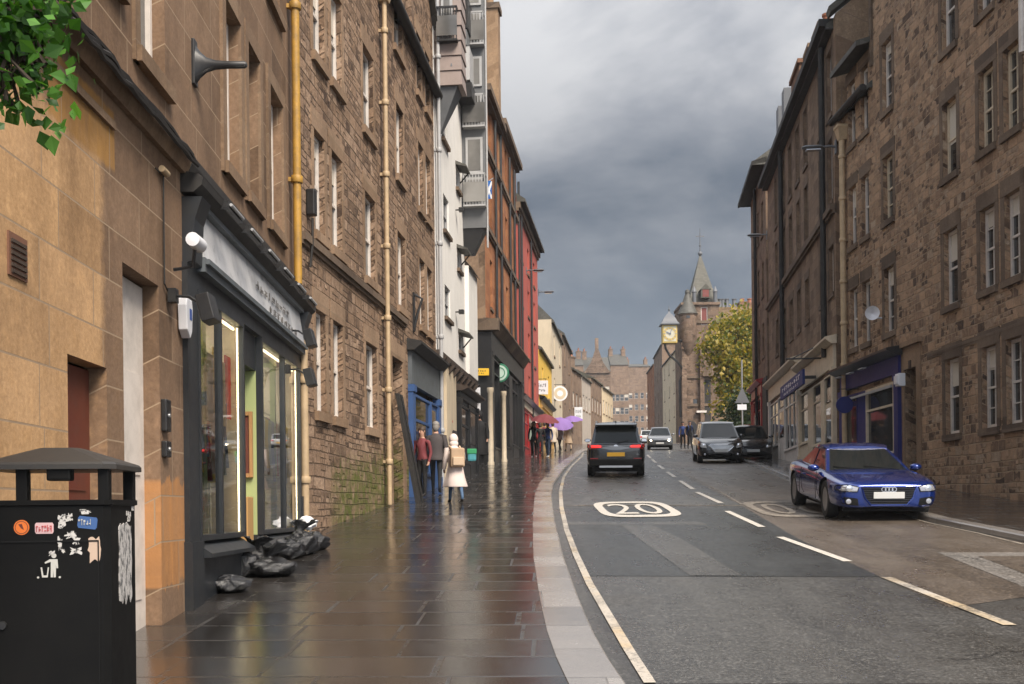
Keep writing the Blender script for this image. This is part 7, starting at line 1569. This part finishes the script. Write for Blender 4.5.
def backpack(label, p, yaw, m, m2, z, w=.30, h_=.40, d=.16, off=-.22):
    t_ = thing('backpack', label, 'backpack', (p[0], p[1], p[2]), yaw)
    part('bag', MB().box(off-d, off, -w/2, w/2, z-h_/2, z+h_/2), m, t_, bevel=.045, seg=3); part('pocket', MB().box(off-d-.05, off-d+.01, -w*.38, w*.38, z-h_*.42, z+h_*.02), m2, t_, bevel=.02)
    part('strap', MB().tube([(off, w*.3, z+h_*.45), (off+.16, w*.36, z+h_*.62), (off+.33, w*.36, z+h_*.3), (off+.30, w*.36, z-h_*.2)], .02, 6).tube([(off, -w*.3, z+h_*.45), (off+.16, -w*.36, z+h_*.62), (off+.33, -w*.36, z+h_*.3), (off+.30, -w*.36, z-h_*.2)], .02, 6), m2, t_)
    return t_
UP = math.atan2(1, -.02)
def gp(x, y): return G(x, y, .1)
q = gp(456, 502.5); person('woman in a long pale pink hooded coat and jeans leaning forward on the wet pavement', q, UP+.25, 1.40, .60, 'cloth_pink', 'denim', coat=('cloth_pink', .40, .10), hood='cloth_pink', arms=(.25, 'up'), lean=.30, shoes='shoe_dark')
backpack('tan backpack on the back of the woman in the pale pink coat', q, UP+.25, 'cloth_tan', 'cloth_beige', .93, off=-.08)
t_ = thing('shoulder_bag', 'small teal and green bag held beside the woman in the pink coat', 'bag', (q.x+.34, q.y+.1, q.z-.12), UP); part('bag', MB().box(-.10, .10, -.09, .09, .98, 1.20), 'cloth_teal', t_, bevel=.04); part('flap', MB().box(-.11, .0, -.10, .10, 1.13, 1.24), 'cloth_green', t_, bevel=.02)
q = gp(436.5, 493); person('man in a dark charcoal jacket walking close to the blue shopfront', q, UP, 1.66, .4, 'cloth_charcoal', 'cloth_black', hair='hair_grey', coat=('cloth_charcoal', .80, .01), arms=(.12, -.1))
q = gp(449.5, 481); person('person in a red cap and dark top in front of the white house entrance', q, UP, 1.70, .3, 'cloth_dark', 'denim_dark', hat='cloth_red', arms=(.1, .1), long_hair=True, hair='cloth_white')
q = gp(467, 472); person('person in a grey green coat with an orange hat near the wooden stool', q, UP+2.8, 1.50, .2, 'cloth_greygreen', 'cloth_grey', hat='cloth_orange', coat=('cloth_greygreen', .55, .08), arms=(.1, .05))
q = gp(480, 466); person('person all in black standing still at the black shopfront corner', q, UP+PI, 2.0, .1, 'cloth_black', 'cloth_black', hair='hair_dark', coat=('cloth_black', .35, .05), hood='cloth_black', arms=(.02, .02))
q = gp(512, 457); person('person in a black jacket, jeans and an orange hat walking down past the cream columns', q, UP+PI, 1.66, .35, 'cloth_black', 'denim', hat='cloth_orange', arms=(.15, -.1))
q = Vector((B.p0+B.d*B.u(422.5, 450, -.32)+B.n*(-.32)).to_3d()); q.z = gz(q.y)+.1
person('person in a dark red top standing at the window of the blue shopfront', q, UP+PI-.5, 1.55, .1, 'cloth_maroon', 'cloth_black', hair='hair_brown', arms=(.1, .1))
t_ = thing('wooden_stool', 'small orange wooden stool on the pavement near the white house', 'stool', tuple(gp(475.5, 463.5)), .3)
part('seat', MB().box(-.24, .24, -.2, .2, .50, .56), 'orange_wood', t_, bevel=.01)
for sx in (-1, 1):
    for sy in (-1, 1): part('leg', MB().hexa([(sx*.22-.03, sy*.17-.03, 0), (sx*.22+.03, sy*.17-.03, 0), (sx*.22+.03, sy*.17+.03, 0), (sx*.22-.03, sy*.17+.03, 0), (sx*.18-.03, sy*.15-.03, .5), (sx*.18+.03, sy*.15-.03, .5), (sx*.18+.03, sy*.15+.03, .5), (sx*.18-.03, sy*.15+.03, .5)]), 'orange_wood', t_)
part('stretcher', MB().box(-.2, .2, -.17, -.13, .2, .25).box(-.2, .2, .13, .17, .2, .25), 'orange_wood', t_)
# crowd farther up the pavement
crowd = [(534, 457.5, 1.72, 'cloth_black', 'cloth_black', None, 'person in black at the left of the far pavement crowd'), (540.5, 458, 1.64, 'cloth_black', 'cloth_dark', None, 'person in a dark coat with bare arms in the far crowd, second from left'), (548, 457.5, 1.66, 'cloth_blue', 'denim_dark', None, 'person in a dark blue top in the far crowd under the reddish umbrella'), (553, 453.5, 1.72, 'cloth_cream', 'cloth_black', ('cloth_cream', .62, .05), 'tall person in a cream coat with dark trousers in the far crowd'), (560, 452, 1.66, 'cloth_white', 'cloth_black', ('cloth_white', .75, .02), 'person in a white jacket and black trousers under the nearer purple umbrella'), (568.5, 450.5, 1.72, 'cloth_beige', 'cloth_beige', ('cloth_beige', .45, .07), 'person in a long beige coat under the farther purple umbrella'), (575, 447, 1.7, 'cloth_yellow', 'cloth_dark', None, 'person in a yellow top beyond the purple umbrellas')]
crowd += [(530.5, 454, 1.66, 'cloth_greygreen', 'cloth_black', ('cloth_greygreen', .8, .0), 'person in a grey green coat close to the red shopfront in the far crowd'), (564.5, 448.5, 1.7, 'cloth_charcoal', 'denim_dark', None, 'person in a charcoal top behind the two purple umbrellas'), (544.5, 452.5, 1.75, 'cloth_maroon', 'cloth_black', None, 'person in a maroon top at the back of the far crowd beside the yellow house')]
cp = []
for i, (x, y, h_, tp, lg, ct, lab) in enumerate(crowd):
    q = gp(x, y); cp.append(q); person(lab, q, UP+(.1*i if i % 2 else PI-.2*i), h_, .3, tp, lg, hair=['hair_dark', 'hair_brown'][i % 2], coat=ct, arms=(.1, 'up' if i in (2, 4, 5) else .1), shoes='shoe_white' if i in (0, 2) else 'shoe_dark', sleeves='skin' if i == 1 else None)
umbrella('dark reddish umbrella held low over the far pavement crowd', cp[2]+Vector((-.2, -.1, 1.05)), 'cloth_maroon', .68, (.2, .1)); umbrella('purple umbrella tilted over the far crowd, the nearer of two', cp[4]+Vector((-.05, -.25, 1.02)), 'cloth_purple', .78, (.55, .1)); umbrella('purple umbrella farther up the pavement over the person in beige', cp[5]+Vector((.25, -.2, 1.15)), 'cloth_purple', .74, (.15, -.1))
umbrella('pink umbrella behind the far crowd beside the red house', cp[3]+Vector((-.55, .5, 1.15)), 'cloth_pink', .62, (.1, -.1))
for (x, y, h_, tp, lg, lab, hh) in ((683, 449, 1.72, 'cloth_blue', 'cloth_black', 'person in a blue jacket before the tower hall, left of the pair there', 'hair_dark'), (690, 449, 1.76, 'cloth_black', 'cloth_black', 'person in black with a blue rucksack before the tower hall, right of the pair', 'hair_dark'), (676.5, 447.5, 1.65, 'cloth_orange', 'cloth_dark', 'person in an orange jacket at the right kerb beyond the grey saloon', 'hair_brown')):
    r_ = gp(x, y); person(lab, r_, UP+PI, h_, .3, tp, lg, hair=hh)
    if 'rucksack' in lab: backpack('bright blue rucksack worn by one of the far pair on the right pavement', r_, UP+PI, 'cloth_blue', 'cloth_blue', 1.25, off=-.12)
# ================================================================== litter bin in the foreground
sB_ = 200.0; q_ = 166/200; pb = XS(109, sB_); yb = pb.y
zb0 = gz(yb)+.1
root = thing('litter_bin', 'large black street litter bin with stickers and torn posters at the lower left corner', 'litter bin', (pb.x, yb, zb0), math.radians(4))
w_, d_ = .61, .50
zr = EYE+(510-458)/sB_-zb0; zo1 = EYE+(510-462)/sB_-zb0; zo0 = EYE+(510-495)/sB_-zb0
bx0, bx1 = -w_, 0
mb = MB(); ch = .03
def oct_(x0, x1, y0, y1, z, c): return [(x0+c, y0, z), (x1-c, y0, z), (x1, y0+c, z), (x1, y1-c, z), (x1-c, y1, z), (x0+c, y1, z), (x0, y1-c, z), (x0, y0+c, z)]
mb.loft([oct_(bx0+.015, bx1-.015, .015, d_-.015, .0, ch), oct_(bx0+.015, bx1-.015, .015, d_-.015, .06, ch), oct_(bx0, bx1, 0, d_, .065, ch), oct_(bx0, bx1, 0, d_, zo0-.03, ch), oct_(bx0-.012, bx1+.012, -.012, d_+.012, zo0-.025, ch), oct_(bx0-.012, bx1+.012, -.012, d_+.012, zo0, ch), oct_(bx0+.03, bx1-.03, .03, d_-.03, zo0, ch), oct_(bx0+.04, bx1-.04, .04, d_-.04, zo0-.25, ch)], smooth=False)
body = part('body', mb, 'bin_black', root)
part('door_seam', MB().box(bx0+.05, bx1-.05, -.006, .0, zo0-.21, zo0-.202).box(bx0+.05, bx0+.056, -.006, 0, .12, zo0-.21).box(bx1-.056, bx1-.05, -.006, 0, .12, zo0-.21), 'trim_black', body)
part('lock', MB().lathe([(.022, 0), (.02, .012), (0, .012)], 12, Matrix.Translation((bx0+.09, -.004, zo0-.62)) @ Matrix.Rotation(PI/2, 4, 'X')), 'black_metal', body)
pw = .055
for (x, y, wx) in ((bx0, 0, pw), (bx1-pw, 0, pw), (bx0, d_-pw, pw), (bx1-pw, d_-pw, pw)): part('post', MB().box(x, x+wx, y, y+pw, zo0-.01, zo1+.02), 'bin_black', root, bevel=.006)
part('post', MB().box(bx0+w_*.30-.028, bx0+w_*.30+.028, .004, .05, zo0-.005, zo1+.02), 'bin_black', root, bevel=.006)
o_ = .035; zE_ = zo1; pk = zr+.085
part('roof', MB().loft([oct_(bx0-o_, bx1+o_, -o_, d_+o_, zE_-.012, .05), oct_(bx0-o_, bx1+o_, -o_, d_+o_, zr-.008, .05), oct_(bx0-o_+.01, bx1+o_-.01, -o_+.01, d_+o_-.01, zr+.004, .05), oct_(bx0+w_*.34, bx1-w_*.34, d_*.32, d_-d_*.32, pk, .03)], smooth=False), 'bin_roof', root)
part('stubber', MB().box(bx1-.30, bx1-.18, -.018, .05, zo1-.07, zo1-.0), 'bin_black', root, bevel=.012)
part('rim_liner', MB().box(bx0+.04, bx1-.04, d_*.48, d_*.5, zo0-.2, zo0-.12), 'trim_black', root)
def PX(x, y): # front-face coordinates of a pixel
    return ((x-109)/sB_, EYE+(510-y)/sB_-zb0)
def sticker(px, py, w, h, m, label, kind='sticker', jag=0.0, rot=0.0, seed=1, rough=None):
    u_, z_ = PX(px, py); rnd = random.Random(seed); w /= sB_; h /= sB_
    n_ = 22; pts = []
    for k in range(n_):
        a = 2*PI*k/n_; c, s_ = math.cos(a), math.sin(a); q = 1/max(abs(c), abs(s_)) if kind != 'round' else 1
        q *= 1+rnd.uniform(-jag, jag); x, z = w/2*c*q, h/2*s_*q; pts.append((u_+x*math.cos(rot)-z*math.sin(rot), -.0035, z_+x*math.sin(rot)+z*math.cos(rot)))
    t_ = part('sticker', MB().prism(pts, (0, .003, 0)), m, body, label)
    return u_, z_
u_, z_ = sticker(24, 522, 15, 15, 'sticker_orange', 'round orange sticker', 'round')
part('sticker', MB().lathe([(.029, 0), (.032, 0), (.032, .001), (.029, .001), (.029, 0)], 20, Matrix.Translation((u_, -.0036, z_)) @ Matrix.Rotation(PI/2, 4, 'X')).prism([(u_-.015, -.0045, z_+.015), (u_+.002, -.0045, z_+.018), (u_+.012, -.0045, z_-.012), (u_-.002, -.0045, z_-.004)], (0, .001, 0)), 'door_red', body)
u_, z_ = sticker(46, 523, 18, 11, 'sticker_pink', 'pale pink label'); part('lettering', scribble(MB(), u_-.04, u_+.04, -.0036, z_-.018, z_+.018, 6, random.Random(4)), 'ink_red', body)
u_, z_ = sticker(88, 518, 19, 12, 'sticker_blue', 'blue sticker', rot=-.12); part('lettering', scribble(MB(), u_-.045, u_+.02, -.0036, z_-.012, z_+.02, 5, random.Random(5)), 'logo_white', body)
sticker(64, 516, 9, 11, 'sticker_torn', 'torn white sticker', jag=.45, seed=2); sticker(71, 512, 5, 6, 'sticker_torn', 'torn white sticker', jag=.5, seed=3); sticker(86, 507, 11, 4, 'sticker_torn', 'torn white sticker', jag=.35, seed=4)
for i, (x, y, a, b_) in enumerate(((72, 530, 9, 6), (77, 536, 6, 6), (61, 538, 4, 11), (76, 546, 10, 6), (53, 548, 5, 4), (64, 546, 3, 3))): sticker(x, y, a, b_, 'sticker_torn', None, jag=.5, seed=10+i)
sticker(94.5, 545, 11, 22, 'sticker_beige', 'torn beige sticker', jag=.22, seed=20, rot=.08)
# litter pictogram
u_, z_ = PX(51, 560)
q = MB(); s_ = 1/sB_
def P2(x, y): return (u_+x*s_, -.0035, z_-y*s_)
def pg(*pts): q.prism([P2(*p) for p in pts], (0, .003, 0))
q.lathe([(0, 0), (2.4*s_, 0), (2.4*s_, .003), (0, .003)], 14, Matrix.Translation((u_+4*s_, -.0005, z_+9.5*s_)) @ Matrix.Rotation(PI/2, 4, 'X'))
pg((0, -6), (7.5, -6), (8, 3), (6.4, 3), (6, -2), (5.6, 12), (3.6, 12), (3.4, 3.5), (2.8, 12), (.8, 12), (1, -3.5), (-4.5, -1.6), (-5, -3)); pg((-9, 2), (-7.6, 2), (-6.4, 10), (-3.0, 10), (-2, 2), (-.8, 2), (-2.2, 12), (-7.6, 12))
for x in (-11.5, 9.5): q.lathe([(0, 0), (1.1*s_, 0), (1.1*s_, .003), (0, .003)], 10, Matrix.Translation((u_+x*s_, -.0005, z_-12*s_)) @ Matrix.Rotation(PI/2, 4, 'X'))
part('pictogram', q, 'logo_white', body)
# torn poster on the right side
rnd = random.Random(9); zt, zb_ = zo0-.155*q_, zo0-(.155+.47)*q_; pts = []
for k in range(9): pts.append((.0035, .16+.23*k/8, zb_+rnd.uniform(-.03, .03)))
for k in range(7): pts.append((.0035, .39+rnd.uniform(-.012, .012), zb_+(zt-zb_)*(k+.5)/7))
for k in range(9): pts.append((.0035, .39-.23*k/8, zt+rnd.uniform(-.015, .015)))
for k in range(7): pts.append((.0035, .16+rnd.uniform(-.01, .01), zt-(zt-zb_)*(k+.5)/7))
part('poster', MB().prism(pts, (-.003, 0, 0)), 'poster_torn', body, 'torn white poster with black scrawl')
for k in range(5): 
    y_, zq = .32+rnd.uniform(0, .12), zo0-.04-rnd.uniform(0, .07); part('sticker', MB().box(.0005, .0032, y_-.02, y_+.02, zq-.012, zq+.012), 'sticker_torn', body)

# ================================================================== refuse sacks along the shopfront
def sack(px, py, w, h_, d, label, seed, rz=0.0, neck=True, squash=1.0):
    p = G(px+8, py+3, .1); rnd = random.Random(seed); t_ = thing('refuse_sack', label, 'rubbish bag', tuple(p), rz, 'black rubbish bags along the shopfront')
    mb = MB(); n_, m_ = 40, 24
    ph = [rnd.uniform(0, 6) for _ in range(8)]
    for i in range(m_+1):
        th = PI*i/m_
        for k in range(n_):
            a = 2*PI*k/n_
            q = 1+.10*math.sin(3*a+ph[0]+th*2)+.08*math.sin(5*a+ph[1]-th*3)+.06*math.sin(9*a+ph[2]+5*th)+.012*rnd.uniform(-1, 1)
            cz = math.cos(th); r_ = math.sin(th)**.75*q
            z = h_*(.5+.5*cz*(1+.12*math.sin(4*a+ph[3])))
            if cz > .55: r_ *= .72
            mb.v.append((w/2*r_*math.cos(a), d/2*r_*math.sin(a), max(.004, z)))
    mb.f = [[(i+1)*n_+k, (i+1)*n_+(k+1) % n_, i*n_+(k+1) % n_, i*n_+k] for i in range(m_) for k in range(n_)]; mb.m = [0]*len(mb.f); mb.sm = [True]*len(mb.f)
    part('sack', mb, 'bin_bag', t_, fixn=False)
    if neck and seed in (4, 6, 3):
        rings = []
        for j in range(6):
            f_ = j/5; rad = .05+.10*f_*f_+(.03 if j == 0 else 0)
            rings.append([(-.05+.10*f_+rad*math.cos(2*PI*k/16)*(1+.35*math.sin(3*k+ph[4])*f_), rad*math.sin(2*PI*k/16)*(1+.35*math.cos(4*k+ph[5])*f_), h_*.9+.16*f_+.03*math.sin(5*k)*f_) for k in range(16)])
        part('neck', MB().loft(rings, caps=False), 'bin_bag', t_, fixn=False)
    return t_
sack(221, 589, .46, 0.17, .36, 'black rubbish bag lying lowest and nearest along the shopfront', 1, .4, neck=True)
sack(233, 574, .36, 0.31, .30, 'slumped black rubbish bag with an open top showing food wrappers against the near stallriser', 2, .2)
p = G(232, 572, .1); t_ = thing('food_wrapper', 'crumpled yellow food wrapper poking out of the slumped black bag', 'litter', (p.x-.02, p.y+.02, p.z+.40)); part('wrapper', MB().blob((0, 0, 0), (.09, .06, .05), 10, 7, 0, .35, random.Random(2)), 'sign_yellow', t_); part('paper', MB().blob((.05, -.03, -.01), (.05, .04, .04), 8, 6, 0, .35, random.Random(3)), 'cloth_white', t_)
sack(263, 573, .62, 0.21, .46, 'wide shiny black rubbish bag lying flat in front of the shop doorway', 3, .15)
sack(248, 570, .32, 0.27, .30, 'tall crinkled black rubbish bag behind the wide flat bag at the doorway', 4)
sack(278, 556, .48, 0.26, .40, 'grey black rubbish bag below the farther shop pane', 5, .5)
sack(293, 552, .50, 0.31, .40, 'dark crinkled rubbish bag beside the far pilaster, middle of the far heap', 6, .9)
sack(305, 547, .45, 0.24, .42, 'black rubbish bag with pale torn plastic at the far end of the heap', 7, .2)
p = G(307, 542, .1); t_ = thing('plastic_bag', 'crumpled white plastic bag on top of the far rubbish heap', 'plastic bag', (p.x, p.y, p.z+.24)); part('bag', MB().blob((0, 0, .02), (.14, .11, .09), 12, 8, 0, .35, random.Random(8)), 'plastic_white', t_)

# ================================================================== damp air that fades the far end of the street
HAZE = .00035
if HAZE:
    bpy.context.view_layer.update(); lo_ = Vector((1e9,)*3); hi_ = Vector((-1e9,)*3)
    for o in sc.objects:
        if o.type == 'MESH':
            for c in o.bound_box:
                q = o.matrix_world @ Vector(c)
                for i in range(3): lo_[i] = min(lo_[i], q[i]); hi_[i] = max(hi_[i], q[i])
    m = bpy.data.materials.new('haze'); m.use_nodes = True; nt_ = m.node_tree; nt_.nodes.remove(nt_.nodes['Principled BSDF'])
    pv = nt_.nodes.new('ShaderNodeVolumePrincipled'); pv.inputs['Density'].default_value = HAZE; pv.inputs['Color'].default_value = (.86, .88, .92, 1); nt_.links.new(pv.outputs[0], nt_.nodes['Material Output'].inputs['Volume'])
    hz_ = part('haze', MB().box(lo_.x-1, hi_.x+1, min(lo_.y, -2)-1, hi_.y+1, lo_.z-1, hi_.z+1), [m]); hz_['kind'] = 'stuff'; hz_['label'] = 'thin damp haze filling the street'; hz_.visible_shadow = True
# ================================================================== sky and light
w = bpy.data.worlds.new('World'); sc.world = w; w.use_nodes = True; t = NT(w.node_tree)
bg = t.n['Background']
SUN_EL, SUN_AZ = math.radians(48), math.radians(148)   # azimuth clockwise from +Y: high, behind the camera on the right
sky = t.add('ShaderNodeTexSky', sky_type='NISHITA'); sky.sun_disc = False; sky.sun_elevation = SUN_EL; sky.sun_rotation = SUN_AZ; sky.altitude = 60; sky.air_density = 1; sky.dust_density = 2
d = t.add('ShaderNodeTexCoord').outputs['Generated']; x, y, z = t.sep(d)
zz_ = t.math('ADD', t.math('MAXIMUM', z, 0.0), .34)
pl_ = t.comb(t.math('DIVIDE', x, zz_), t.math('DIVIDE', y, zz_), 0)
n1 = t.noise(t.comb(t.math('DIVIDE', x, zz_), t.math('MULTIPLY', t.math('DIVIDE', y, zz_), 1.0), .7), 1.25, 7, .56, .4); n2 = t.noise(pl_, 2.6, 6, .6, .3)
cl = t.math('ADD', t.math('MULTIPLY', n1, .8), t.math('MULTIPLY', n2, .2))
base = t.ramp(cl, [(.38, (.034, .040, .050)), (.455, (.066, .073, .084)), (.53, (.135, .138, .145)), (.60, (.225, .223, .222))])
# lower sky is a bluer grey veil
hz = t.smooth(z, .05, .30)
base = t.mix(hz, t.mix(.45, base, (.108, .128, .160)), base)
# the cloud deck is brighter overhead and behind the camera
up = t.math('ADD', t.math('MULTIPLY', t.smooth(z, .42, 1.0), SKY_UP), t.math('MULTIPLY', t.smooth(y, .25, -.8), SKY_BACK))
br = t.math('ADD', t.math('ADD', t.math('MULTIPLY', t.smooth(z, .25, .43), .62), t.math('MULTIPLY', t.smooth(z, .04, .24), -.28)), t.math('ADD', .98, up))
base = t.mix(1, base, t.comb(br, br, br), 'MULTIPLY')
skc = t.mix(1, sky.outputs[0], (.11, .11, .11), 'MULTIPLY')
t.l.new(t.mix(.93, skc, base), bg.inputs[0]); bg.inputs[1].default_value = 1.0
sun = bpy.data.lights.new('sun', 'SUN'); sun.energy = SUN_E; sun.angle = math.radians(25); sun.color = (1, .89, .76)
so = bpy.data.objects.new('sun', sun); C.objects.link(so); so.location = (20, -30, 60)
dirv = Vector((math.sin(SUN_AZ)*math.cos(SUN_EL), math.cos(SUN_AZ)*math.cos(SUN_EL), math.sin(SUN_EL)))
so.rotation_euler = (-dirv).to_track_quat('-Z', 'Y').to_euler()
vs = sc.view_settings; sc.display_settings.display_device = 'sRGB'; vs.view_transform = 'Standard'; vs.look = 'None'; vs.exposure = EXPO; vs.gamma = 1; vs.use_curve_mapping = False
sc.cycles.use_denoising = True; sc.cycles.max_bounces = 8; sc.cycles.transparent_max_bounces = 12; sc.cycles.caustics_reflective = False; sc.cycles.caustics_refractive = False
sc.cycles.use_adaptive_sampling = True; sc.cycles.sample_clamp_indirect = 6
